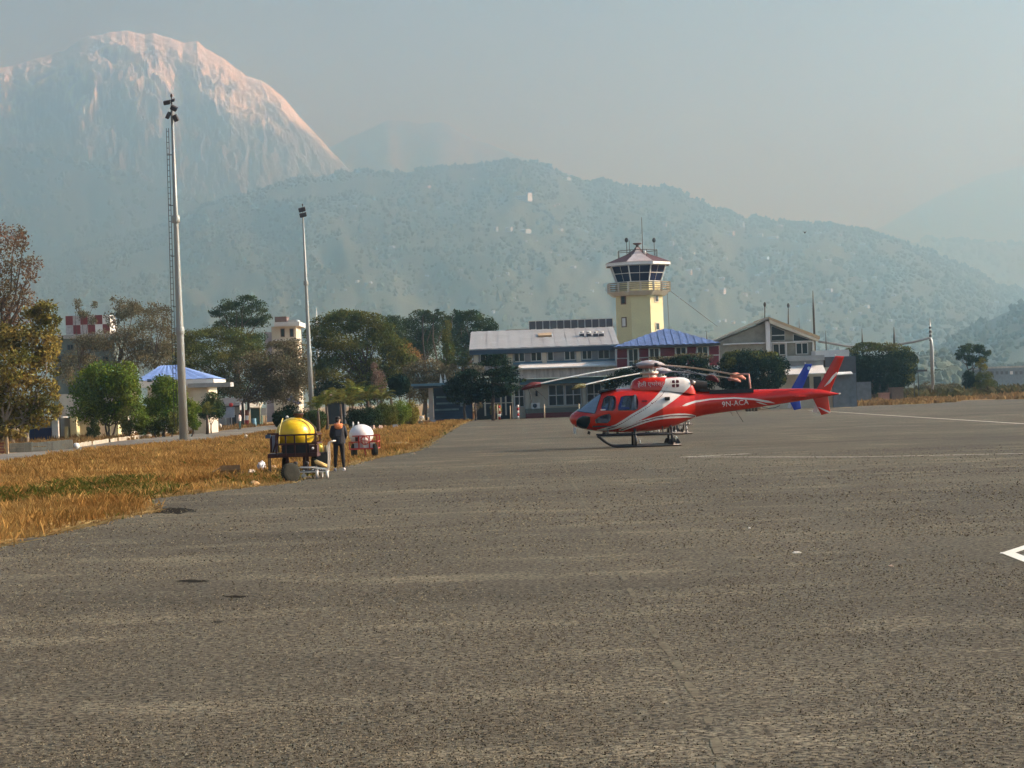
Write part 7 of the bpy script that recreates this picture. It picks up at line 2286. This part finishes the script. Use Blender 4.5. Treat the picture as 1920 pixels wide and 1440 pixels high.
def person(label, loc, rz, scale, top, bottom, hood=True, shoe=M_SHOE, pose='front'):
    """figure facing +y; 1.72 m at scale 1"""
    t = thing('person', label, 'person', loc, None, rz)
    pel = (0, 0, .94, (.155, .11))
    ch = [[pel, (0, .0, 1.08, (.150, .105)), (0, .0, 1.22, (.165, .11)), (0, -.01, 1.36, (.17, .105)), (0, -.005, 1.455, (.075, .07)), (0, .01, 1.52, (.055, .058)), (0, .02, 1.60, (.078, .092)), (0, .015, 1.67, (.074, .088))]]
    for s in (-1, 1):
        ch.append([pel, (s * .095, 0, .88, (.095, .10)), (s * .11, .012, .50, (.066, .068)), (s * .125, -.01, .30, (.058, .062)), (s * .135, -.012, .10, (.043, .045))])
        ch.append([(0, -.01, 1.36, (.17, .105)), (s * .185, -.01, 1.385, (.068, .07)), (s * .245, -.035, 1.14, (.055, .058)), (s * .175, .12, .98, (.046, .046)), (s * .085, .19, .955, (.030, .032))])
        base = (s * .085, .19, .955)
        palm_ = (s * .04, .215, .945, (.022, .036))
        ch.append([(s * .085, .19, .955, (.030, .032)), palm_])
        for k, (dz, ln) in enumerate(((.026, .055), (.009, .068), (-.009, .062), (-.026, .046))):
            r_ = .0085
            ch.append([palm_, (s * .015, .225, .945 + dz, r_), (s * (.015 - ln * .55), .222, .943 + dz, r_), (s * (.015 - ln * .85), .205, .94 + dz, r_ * .85)])
        ch.append([(s * .085, .19, .955, (.030, .032)), (s * .062, .205, .995, .0105), (s * .035, .215, 1.012, .0095)])
    me = body('body', ch)
    co = np.zeros(len(me.vertices) * 3); me.vertices.foreach_get('co', co); co = co.reshape(-1, 3)
    me.materials.clear()
    for m in (M_SKIN, top, bottom): me.materials.append(m)
    for p in me.polygons:
        c = co[list(p.vertices)].mean(0)
        hand = c[1] > .165 and .88 < c[2] < 1.05 and abs(c[0]) < .12
        p.material_index = 0 if (c[2] > 1.47 or hand) else (1 if c[2] > .90 or (abs(c[0]) > .17 and c[2] > .8) else 2)
        p.use_smooth = True
    bo = link_mesh('body', me, t)
    # face, ears, hair
    b = MB(); b.ellipsoid((0, .108, 1.60), .016, .022, .03, 8, 6)
    for s in (-1, 1):
        b.ellipsoid((s * .082, .015, 1.60), .014, .022, .034, 8, 6)
    b.build('nose_and_ears', M_SKIN, t, local=True)
    b = MB()
    for s in (-1, 1): b.ellipsoid((s * .03, .094, 1.625), .012, .012, .008, 8, 6)
    b.ellipsoid((0, .098, 1.555), .026, .010, .007, 8, 6)
    b.build('eyes_and_mouth', M_HAIR, t, local=True)
    b = MB(); b.ellipsoid((-.010, -.002, 1.668), .086, .100, .070, 16, 10); b.ellipsoid((-.030, -.040, 1.61), .066, .066, .075, 14, 8)  # hair set to the left so bare skin gives the head's lit side
    b.build('hair', M_HAIR, t, local=True)
    for s in (-1, 1):
        b = MB(); b.ellipsoid((s * .14, .055, .050), .052, .135, .050, 14, 8); b.box(s * .14 - .045, s * .14 + .045, -.06, .17, 0, .022)
        b.build('shoe', shoe if not isinstance(shoe, tuple) else shoe[0 if s < 0 else 1], t, local=True)
    # jacket over the torso: hem, sleeves' cuffs, folded-down hood
    b = MB()
    ring = [(.205, .150, .87), (.215, .155, .98), (.205, .145, 1.10), (.215, .145, 1.24), (.225, .138, 1.34), (.195, .118, 1.415), (.10, .090, 1.47)]
    sg = 20
    vs_ = []
    for (a, c, z) in ring:
        for k in range(sg):
            an = 2 * math.pi * k / sg
            q = 1 + .025 * math.sin(5 * an + 9 * z)
            vs_.append((a * math.cos(an) * q, c * math.sin(an) * q, z))
    fs = [(i * sg + k, i * sg + (k + 1) % sg, (i + 1) * sg + (k + 1) % sg, (i + 1) * sg + k) for i in range(len(ring) - 1) for k in range(sg)]
    b.add(vs_, fs, True)
    b.build('jacket' if hood else 'shirt', top, t, local=True)
    if hood:
        b = MB()
        pts = []
        for k in range(13):
            an = math.pi * (1.06 + .88 * k / 12)
            pts.append((.118 * math.cos(an), .095 * math.sin(an) - .012, 1.475 - .035 * math.sin(math.pi * k / 12)))
        b.tube(pts, [.030 + .030 * math.sin(math.pi * k / 12) for k in range(13)], 10)
        b.ellipsoid((.01, -.125, 1.40), .125, .048, .085, 14, 8)
        b.build('hood', M_ORANGE, t, local=True)
        b = MB(); b.box(-.09, .10, -.165, -.148, 1.10, 1.30)
        b.build('back_patch', mat('grey_back_panel', (0.07, 0.075, 0.09), .6, var=.3, scale=20), t, local=True)
    t.scale = (scale,) * 3
    return t

pf = G(637, 883)
per = person('person in black jacket with orange hood, black trousers and pale shoes, seen from behind', pf, R(4), 1.015, M_JACK, M_TROU, True, (mat('shaded_shoe', (0.30, 0.31, 0.34), .7), M_SHOE))  # left shoe coloured darker to give the shaded side of a pale pair
pf2 = G(450, 805)
person('person in pale shirt and dark trousers walking far off on the road', pf2, R(70), 1.0, M_SHIRT, M_TROU2, False, M_HAIR)

# ================================================================== FUEL TRAILERS AND LUGGAGE TROLLEY
M_YEL = mat('yellow_tank_paint', (0.80, 0.52, 0.005), .32, var=.07, scale=3, coat=.3)
M_YELS = mat('pale_yellow_strap', (0.62, 0.50, 0.14), .6, var=.1, scale=6)
M_OXIDE = mat('dark_red_oxide_frame', (0.060, 0.018, 0.014), .6, var=.25, scale=5)
M_REDF = mat('red_trailer_frame', (0.46, 0.045, 0.03), .5, var=.2, scale=5)
M_TYRE = mat('dusty_tyre', (0.024, 0.025, 0.017), .9, var=.3, scale=8, bump=.3)
M_HUBM = mat('rusty_hub', (0.13, 0.10, 0.07), .7, var=.3, scale=9)
def wheel(parent, c, r, w, axis='Y', nm='wheel', lean=0.0):
    t0 = MB()
    prof = [(r * .55, -w / 2), (r * .86, -w / 2), (r * .97, -w * .36), (r, -w * .15), (r, w * .15), (r * .97, w * .36), (r * .86, w / 2), (r * .55, w / 2)]
    t0.lathe(prof, (0, 0, 0), 26, axis=axis)
    # tread blocks
    for k in range(26):
        an = 2 * math.pi * k / 26
        u = Vector((math.cos(an), 0, math.sin(an))) if axis == 'Y' else Vector((0, math.cos(an), math.sin(an)))
        ax = Vector((0, 1, 0)) if axis == 'Y' else Vector((1, 0, 0))
        t0.obox(u * r, u * .012, ax * w * .32, u.cross(ax) * r * .07)
    M_ = Matrix.Rotation(lean, 3, 'Z')
    t0.v = [tuple(M_ @ Vector(v) + Vector(c)) for v in t0.v]
    wo = t0.build(nm, M_TYRE, parent, local=True)
    h = MB(); h.lathe([(0, -w * .30), (r * .25, -w * .42), (r * .56, -w * .30), (r * .56, w * .30), (r * .25, w * .42), (0, w * .3)], (0, 0, 0), 18, axis=axis)
    h.v = [tuple(M_ @ Vector(v) + Vector(c)) for v in h.v]
    h.build('rim', M_HUBM, wo, local=True)
    return wo

def tank_shape(b, c, rx, ry, rz, n=2.5, seg=28, rings=18):
    vs_ = []
    for i in range(rings + 1):
        ph = -math.pi / 2 + math.pi * i / rings
        for k in range(seg):
            an = 2 * math.pi * k / seg
            def sp(v, e): return math.copysign(abs(v) ** e, v)
            e = 2 / n
            y = ry * sp(math.sin(ph), e)
            q = sp(math.cos(ph), e)
            vs_.append((c[0] + rx * q * math.cos(an), c[1] + y, c[2] + rz * q * math.sin(an)))
    fs = [(i * seg + k, i * seg + (k + 1) % seg, (i + 1) * seg + (k + 1) % seg, (i + 1) * seg + k) for i in range(rings) for k in range(seg)]
    b.add(vs_, fs, True)

CDd = 65.0
cs = CDd / F
def cx(px, py, d=CDd): return GX(px, py, d)
def cz(px, py, d=CDd): return P(px, py, d)[2]
c0 = (cx(552, 880), CDd + .6, 0)
cart = thing('fuel_trailer', 'fuel trailer with big yellow round tank in a dark rusty frame', 'trailer', c0, 'fuel trailers at the apron edge')
def L(px, py, dy=0.0, d=CDd):
    p = P(px, py, d)
    return (p[0] - c0[0], p[1] - c0[1] + dy, p[2])
tx, ty, tz_ = L(545, 814, 1.38)
b = MB(); tank_shape(b, (tx, ty, tz_), .585, .80, .50, 2.3)
tk_ = b.build('tank', M_YEL, cart, local=True)
b = MB(); b.lathe([(.13, 0), (.13, .07), (.16, .08), (.16, .12), (.0, .13)], (tx + .13, ty - .15, tz_ + .485), 14); b.build('filler_cap', M_OXIDE, tk_, local=True)
b = MB(); b.ellipsoid((tx - .22, ty - .1, tz_ + .50), .05, .05, .05, 8, 6); b.build('vent', M_WHITEP, tk_, local=True)
for yy_ in (-.45, .35):
    b = MB(); q = math.sqrt(1 - (abs(yy_) / .80) ** 2.3) if abs(yy_) < .8 else .2
    b.tube([(tx + (.595 * q) * math.cos(an), ty + yy_, tz_ + (.51 * q) * math.sin(an)) for an in np.linspace(.1, math.pi - .1, 17)], .016, 6)
    b.build('strap', M_YELS, cart, local=True)
b = MB(); b.tube([(tx - .30, ty - .62, tz_ + .47), (tx - .38, ty - .80, tz_ + .2), (tx - .42, ty - .84, tz_ - .2), (tx - .42, ty - .84, tz_ - .55)], .018, 6); b.build('hose', M_YELS, cart, local=True)
b = MB(); b.tube([(tx + .25, ty - .5, tz_ + .48), (tx + .48, ty - .45, tz_ + .34), (tx + .66, ty - .5, tz_ + .15), (tx + .68, ty - .5, tz_ - .2)], .022, 6); b.build('hose', M_HUBM, cart, local=True)
# frame: rails, posts, side panels, legs
fx0, fx1 = L(514, 815)[0], L(590, 815)[0]
zr1, zr0 = cz(553, 816), cz(553, 833)
b = MB()
for yy_ in (-.12, 1.55):
    b.box(fx0, fx1, yy_ - .025, yy_ + .025, zr1 - .025, zr1 + .025)
    b.box(fx0, fx1, yy_ - .03, yy_ + .03, zr0 - .03, zr0 + .03)
    for px in (514, 532, 549, 571, 588):
        x = L(px, 820)[0]; b.box(x - .022, x + .022, yy_ - .028, yy_ + .028, zr0 - .35, zr1 + .02)
for x in (fx0, fx1):
    b.box(x - .025, x + .025, -.1, 1.53, zr1 - .022, zr1 + .022); b.box(x - .025, x + .025, -.1, 1.53, zr0 - .025, zr0 + .025)
b.build('frame', M_OXIDE, cart, local=True)
b = MB(); b.box(L(498, 855)[0], L(592, 855)[0], -.10, 1.50, cz(553, 858), cz(553, 850.5)); b.build('deck', M_OXIDE, cart, local=True)
b = MB(); b.box(L(526, 840)[0], L(576, 840)[0], -.08, 1.4, cz(553, 850.4), cz(553, 834)); b.build('pump_housing', M_BLACK, cart, local=True)
b = MB(); b.box(L(577, 840)[0], L(592, 840)[0], -.14, .5, cz(553, 850.2), cz(553, 836)); o = b.build('control_box', M_OXIDE, cart, local=True)
x, _, z = L(584, 841); MB().lathe([(.035, 0), (.04, -.02), (0, -.022)], (x, -.142, z), 14, axis='Y').build('gauge', M_WHITEP, o, local=True)
for px in (533, 565, 571):
    x = L(px, 865)[0]; MB().box(x - .045, x + .045, .25, .34, 0.0, cz(553, 858) - .003).build('leg', M_OXIDE, cart, local=True)
# hand brake tower at the left end
b = MB()
xa_, xb__ = L(498, 850)[0], L(519, 850)[0]
b.box(xa_ + .08, xa_ + .14, -.05, .01, cz(500, 850), cz(500, 818)); b.tube([(xa_ + .16, -.02, cz(500, 850)), (xb__ - .02, -.02, cz(500, 818))], .022, 6)
b.box(xb__ - .03, xb__ + .03, -.05, .01, cz(500, 850), cz(500, 814)); b.box(xa_ + .0, xb__, -.05, .01, cz(500, 816.5), cz(500, 813))
b.build('hand_brake_tower', M_OXIDE, cart, local=True)
b = MB(); b.box(L(494, 818)[0], L(504, 818)[0], -.12, .0, cz(499, 822.5), cz(499, 815.5)); b.build('junction_box', mat('slate_blue_enamel', (0.05, 0.09, 0.15), .5), cart, local=True)
b = MB(); b.box(L(503, 830)[0], L(514, 830)[0], .3, .36, cz(508, 849), cz(508, 817)); b.build('side_plate', mat('pale_blue_grey_plate', (0.34, 0.37, 0.44), .6), cart, local=True)
for px in (500, 503):
    x = L(px, 870)[0]; b = MB(); b.box(x - .018, x + .018, -.05, -.01, 0, cz(500, 858) - .003); b.build('jack_leg', M_HUBM, cart, local=True)
wheel(cart, (L(524, 876)[0], 1.2, .30), .30, .18, 'X', 'wheel')
wheel(cart, (L(580, 876)[0], 1.2, .30), .30, .18, 'X', 'wheel')
# spare tyre leaning against the trailer
g_ = G(545, 905)
sp = thing('tyre', 'loose dusty olive tyre leaning on the yellow tank trailer at the apron edge', 'tyre', (g_[0], g_[1] + .05, 0))
wheel(sp, (0, 0, .275), .275, .16, 'Y', 'tread', R(32))
sp.rotation_euler = (R(-7), 0, 0)
# yellow fuel can, box and jar beside it
d = 66.6
def small(name, fn, m, label, cat, loc):
    b = MB(); fn(b); return solo(name, b, m, label, cat, loc)
bx_ = thing('equipment_box', 'dark grey equipment box standing between the yellow trailer and the person', 'box', (GX(603, 868, d), d, 0))
x0, x1, z0, z1 = rect(592, 848, 614, 869, d)
part('case', mat('dark_grey_case', (0.075, 0.08, 0.075), .7, var=.2, scale=5), bx_, lambda b: b.box(x0, x1, d, d + .4, max(0, z0 - .25), z1 - .035))
part('lid', M_DKGREY, bx_, lambda b: b.box(x0 - .01, x1 + .01, d - .012, d + .41, z1 - .032, z1))
cz1 = z1
jr = thing('fuel_can', 'bright yellow plastic can on the dark grey box', 'can', (GX(598, 848, d), d + .2, cz1))
b = MB(); w_ = 6.2 * d / F; h_ = 17 * d / F
b.lathe([(w_ * .92, 0), (w_, .03), (w_, h_ * .62), (w_ * .55, h_ * .82), (w_ * .3, h_ * .86), (w_ * .3, h_), (0, h_)], (0, 0, 0), 14, sx=1, sy=.75)
b.build('can_body', mat('pale_yellow_plastic', (0.82, 0.68, 0.10), .4, var=.08, scale=9), jr, local=True)
b = MB(); b.tube([(w_ * .3, 0, h_ * .95), (w_ * .8, 0, h_ * .92), (w_ * .85, 0, h_ * .66)], .018, 6); b.build('handle', MATS['pale_yellow_plastic'], jr, local=True)
jb = thing('jar', 'small cloudy jar on the right edge of the dark grey box', 'jar', (GX(611, 848, d), d + .15, cz1))
b = MB(); b.lathe([(.055, 0), (.07, .02), (.07, .15), (.05, .18), (.052, .20), (0, .2)], (0, 0, 0), 12); b.build('jar_body', mat('cloudy_plastic', (0.38, 0.36, 0.26), .3), jr if False else jb, local=True)

# baggage trolley
td = 63.6
tr = thing('baggage_trolley', 'white tubular baggage trolley with push handle in front of the trailers', 'trolley', (GX(588, 890, td), td, 0))
o_ = tr.location
def T(px, py, dy=0.0):
    p = P(px, py, td)
    return (p[0] - o_.x, dy, p[2])
M_TROL = mat('white_trolley_tube', (0.78, 0.74, 0.66), .4, var=.08, scale=8)
b = MB()
for dy in (0.0, .55):
    b.tube([T(553, 884, dy), T(556, 886, dy), T(614, 884, dy)], .018, 8)
    b.tube([T(560, 877, dy), T(585, 877, dy), T(614, 880.5, dy)], .016, 8)
    b.tube([T(614, 885, dy), T(615.5, 860, dy), T(614.5, 836, dy), T(616, 830, dy), T(620, 827.5, dy), T(626, 827, dy)], .018, 8)
b.tube([T(614, 884), T(614, 884, .55)], .016, 8); b.tube([T(556, 886), T(556, 886, .55)], .016, 8); b.tube([T(626, 827), T(626, 827, .55)], .022, 8)
b.tube([T(585, 881), T(585, 881, .55)], .014, 6); b.tube([T(553, 884), T(551, 877), T(551, 877, .55), T(553, 884, .55)], .016, 8)
b.build('frame', M_TROL, tr, local=True)
b = MB(); b.box(T(560, 881)[0], T(612, 881)[0], .02, .53, T(585, 883)[2] - .01, T(585, 883)[2] + .005); b.build('platform', M_DKSTEEL, tr, local=True)
for px, dy in ((595, -.03), (614, -.05), (600, .56)):
    x, _, _ = T(px, 893)
    b = MB(); b.lathe([(.03, -.03), (.10, -.035), (.115, -.02), (.115, .02), (.10, .035), (.03, .03)], (x, dy, .115), 16, axis='X')
    wo = b.build('wheel', M_TROL, tr, local=True)
    b = MB(); b.tube([(x - .03, dy - .05, .115), (x - .03, dy - .05, .26), (x + .03, dy - .05, .26), (x + .03, dy - .05, .115)], .014, 6); b.tube([(x, dy - .05, .115), (x, dy + .05, .115)], .012, 6); b.build('fork', M_TROL, wo, local=True)
x, _, _ = T(569, 897)
b = MB(); b.lathe([(.02, -.025), (.07, -.03), (.08, 0), (.07, .03), (.02, .025)], (x, .1, .08), 14, axis='Y')
wo = b.build('wheel', M_TROL, tr, local=True)
b = MB(); b.tube([(x, .1, .08), (x + .01, .1, .26)], .025, 6); b.tube([T(570, 895), T(588, 892.5)], .014, 6); b.build('fork', M_TROL, wo, local=True)
# yellow-ochre sack on the trolley
b = MB(); p0 = P(589, 868, td); p1 = P(613, 879, td)
b.obox(((p0[0] + p1[0]) / 2, td + .25, (p0[2] + p1[2]) / 2 + .05), ((p1[0] - p0[0]) / 2, 0, (p1[2] - p0[2]) / 2), (0, .2, 0), (.02, 0, .045))
bm_ = b.mesh('sack', mat('ochre_sack', (0.66, 0.46, 0.18), .8, var=.2, scale=7), ((p0[0] + p1[0]) / 2, td + .25, (p0[2] + p1[2]) / 2 + .02))
bmm = bmesh.new(); bmm.from_mesh(bm_); bmesh.ops.bevel(bmm, geom=bmm.edges[:], offset=.03, segments=3, affect='EDGES'); bmm.to_mesh(bm_); bmm.free()
for q in bm_.polygons: q.use_smooth = True
so = link_mesh('sack', bm_); so.location = ((p0[0] + p1[0]) / 2, td + .25, (p0[2] + p1[2]) / 2 + .02)
tag(so, 'flat ochre sack lying on the white trolley', 'sack')
# dark round cans on the trolley's far side
for i, px in enumerate((554, 575)):
    p = P(px, 869, td + .8)
    b = MB(); b.lathe([(.0, -.12), (.055, -.12), (.06, -.1), (.06, .1), (.055, .12), (0, .12)], (p[0], p[1], p[2]), 14, axis='Y'); b.tube([(p[0], p[1] + .1, p[2]), (p[0], p[1] + .1, 0)], .02, 6)
    solo('wheel_chock_post', b, M_BLACK, ['short black-capped post left under the yellow trailer', 'short black-capped post right under the yellow trailer'][i], 'post', (p[0], p[1], 0))

# second trailer: white tank in red frame
W_D = 86.0
w0 = (GX(680, 850, W_D), W_D + .6, 0)
cart2 = thing('fuel_trailer', 'fuel trailer with white tank in a bright red frame behind the person', 'trailer', w0, 'fuel trailers at the apron edge')
def L2(px, py, dy=0.0):
    p = P(px, py, W_D)
    return (p[0] - w0[0], p[1] - w0[1] + dy, p[2])
tx, ty, tz_ = L2(673, 816, 1.34)
b = MB(); tank_shape(b, (tx, ty, tz_), .49, .75, .42, 2.4); tk2 = b.build('tank', mat('white_tank_paint', (0.80, 0.79, 0.77), .3, var=.06, scale=3, coat=.3), cart2, local=True)
for px in (658.5, 668.5):
    x = L2(px, 797)[0]; z = cz(px, 795, W_D)
    b = MB(); b.lathe([(.035, -.10), (.035, .08), (.02, .14), (0, .14)], (x, ty - .3, z - .06), 10); b.build('vent', M_WHITEP, tk2, local=True)
b = MB()
z1_, z0_, zm_ = cz(680, 817.5, W_D), cz(680, 842, W_D), cz(680, 829, W_D)
xa_, xb__ = L2(653, 830)[0], L2(705.5, 830)[0]
for yy_ in (-.1, 1.5):
    b.box(xa_ + .12, xb__, yy_ - .025, yy_ + .025, z1_ - .025, z1_ + .02)
    b.box(xa_, xb__, yy_ - .03, yy_ + .03, z0_ - .03, z0_ + .03)
    b.box(xa_, xb__, yy_ - .02, yy_ + .02, zm_ - .022, zm_ + .022)
    for x in (xa_, xa_ + .38, xa_ + .8, xb__):
        b.box(x - .025, x + .025, yy_ - .027, yy_ + .027, z0_, z1_ if x > xa_ else zm_)
for x in (xa_, xb__): b.box(x - .022, x + .022, -.08, 1.48, z0_ - .02, z0_ + .02); b.box(x - .022, x + .022, -.08, 1.48, zm_ - .02, zm_ + .02)
b.build('frame', M_REDF, cart2, local=True)
b = MB(); x, _, z = L2(683, 826); b.tube([(x + .16 * math.cos(an), -.2, z + .16 * math.sin(an)) for an in np.linspace(0, 2 * math.pi, 17)], .022, 6); b.tube([(x - .15, -.2, z), (x + .15, -.2, z)], .02, 6); b.tube([(x, -.2, z - .15), (x, -.2, z + .15)], .02, 6); b.build('valve_wheel', M_REDF, cart2, local=True)
b = MB(); b.box(L2(680, 835)[0], L2(700, 835)[0], -.05, .3, cz(690, 840.5, W_D), cz(690, 831, W_D)); b.build('pump_box', M_WHITEP, cart2, local=True)
b = MB(); b.box(L2(662, 835)[0], L2(678, 835)[0], -.05, .4, cz(670, 840.5, W_D), cz(670, 831, W_D)); b.build('pump_box', M_STEEL, cart2, local=True)
b = MB(); b.box(L2(664, 825)[0], L2(672, 825)[0], -.05, .1, cz(668, 828, W_D), cz(668, 820, W_D)); b.build('control_box', M_OXIDE, cart2, local=True)
wheel(cart2, (L2(701, 850)[0], .0, .27), .27, .17, 'X', 'wheel', R(18))
wheel(cart2, (L2(659, 850)[0], .9, .27), .27, .17, 'X', 'wheel', R(18))
b = MB(); b.tube([(L2(682, 843)[0], .0, z0_), (L2(684, 850)[0], 0, .02)], .03, 6); b.build('jack_leg', M_REDF, cart2, local=True)

# rubbish on the grass by the trailer
M_CARD = mat('brown_cardboard', (0.30, 0.17, 0.075), .9, var=.25, scale=6)
def crumple(name, px, py, w, h, dpt, m, label, cat, seed):
    g0 = G(px, py); s = g0[1] / F
    bm = bmesh.new(); bmesh.ops.create_icosphere(bm, subdivisions=3, radius=1)
    rr = random.Random(seed)
    for v in bm.verts:
        n = mnoise.noise(v.co * 1.7 + Vector((seed, 0, 0))) * .5 + mnoise.noise(v.co * 4 + Vector((0, seed, 0))) * .25
        v.co = v.co * (1 + n)
        v.co = Vector((v.co.x * w * s / 2, v.co.y * dpt, max(v.co.z, -.35) * h * s / 2 * 1.4 + h * s * .25))
    me = bpy.data.meshes.new(name); bm.to_mesh(me); bm.free(); me.materials.append(m)
    zmin = min(v.co.z for v in me.vertices)
    for v in me.vertices: v.co.z -= zmin
    o = link_mesh(name, me); o.location = g0
    return tag(o, label, cat)
crumple('rubbish_bag', 490, 882, 18, 17, .2, mat('white_plastic_bag', (0.55, 0.57, 0.62), .5, var=.15, scale=6), 'crumpled white plastic bag in the grass left of the trailer', 'bag', 3)
crumple('rubbish_bag', 472, 892, 15, 12, .2, mat('cream_plastic_bag', (0.62, 0.52, 0.40), .6, var=.15, scale=6), 'cream coloured crumpled bag lower left of the white bag', 'bag', 5)
crumple('sack', 452, 897, 16, 13, .25, mat('dull_straw_sack', (0.30, 0.20, 0.09), .9, var=.3, scale=6), 'dull brown sack in the grass beside the cardboard', 'sack', 6)
crumple('rock', 512, 884, 18, 12, .25, mat('tan_rock', (0.42, 0.27, 0.13), .9, var=.25, scale=6), 'tan rock under the left end of the yellow trailer', 'rock', 8)
crumple('rock', 478, 910, 18, 9, .25, MATS['tan_rock'], 'flat tan rock at the apron edge left of the loose tyre', 'rock', 9)
g0 = G(432, 898); s = g0[1] / F
cb = thing('cardboard_box', 'crushed open cardboard box lying in the dry grass left of the trailers', 'box', g0, None, R(12))
MB().box(-.30, .30, 0, .45, 0, .28).build('carton', M_CARD, cb, local=True)
MB().obox((-.36, .22, .30), (.14, 0, .07), (0, .2, 0), (-.004, 0, .006)).build('flap', M_CARD, cb, local=True)
MB().obox((.36, .22, .22), (.10, 0, -.10), (0, .2, 0), (.004, 0, .005)).build('flap', M_CARD, cb, local=True)
MB().obox((0, -.02, .33), (.30, 0, 0), (0, .03, .08), (0, -.006, .003)).build('flap', M_CARD, cb, local=True)
# round rocks / mounds behind the white tank
for i, (px, py, w) in enumerate(((699, 808, 12), (713, 806, 10), (722, 803, 6))):
    crumple('rock', px, py, w, w * .9, .3, mat('pinkish_rock', (0.45, 0.32, 0.24), .9, var=.2, scale=4), ['rounded pinkish rock just behind the white tank', 'middle pinkish rock in the trio behind the white tank', 'smallest pinkish rock, farthest from the white tank'][i], 'rock', 20 + i)
# bits on the apron
for i, (px, py, w, m, lab) in enumerate(((1493, 1037, 14, M_PAINT2, 'white scrap of paper on the apron right of centre'), (1671, 1062, 9, MATS['pinkish_rock'], 'small pinkish chip of debris on the apron'), (1405, 991, 4, M_PAINT2, 'tiny white scrap on the apron nearer the helicopter'), (775, 852, 8, M_KERB, 'pale stone at the apron edge beside the grass'))):
    crumple('scrap', px, py, w, 3, .06, m, lab, 'scrap', 30 + i)
# a bird over the hill
bp = P(1509, 436, 320)
bd = thing('bird', 'dark bird flying in front of the hazy hill, right of the tower', 'bird', bp)
MB().ellipsoid((0, 0, 0), .12, .30, .12, 10, 8).build('body', M_BLACK, bd, local=True)
for sgn in (-1, 1):
    b = MB(); b.add([(0, .12, .03), (sgn * .22, .10, .20), (sgn * .34, -.05, .26), (sgn * .2, -.12, .16), (0, -.12, .02), (0, .12, .0), (sgn * .22, .10, .18), (sgn * .34, -.05, .245), (sgn * .2, -.12, .14), (0, -.12, -.01)],
                    [(0, 1, 2, 3, 4), (9, 8, 7, 6, 5), (0, 5, 6, 1), (1, 6, 7, 2), (2, 7, 8, 3), (3, 8, 9, 4)], False)
    b.build('wing', M_BLACK, bd, local=True)
MB().add([(-.06, -.28, 0), (.06, -.28, 0), (.12, -.48, 0), (-.12, -.48, 0), (-.06, -.28, .02), (.06, -.28, .02), (.12, -.48, .02), (-.12, -.48, .02)], [(3, 2, 1, 0), (4, 5, 6, 7), (0, 1, 5, 4), (1, 2, 6, 5), (2, 3, 7, 6), (3, 0, 4, 7)], False).build('tail', M_BLACK, bd, local=True)
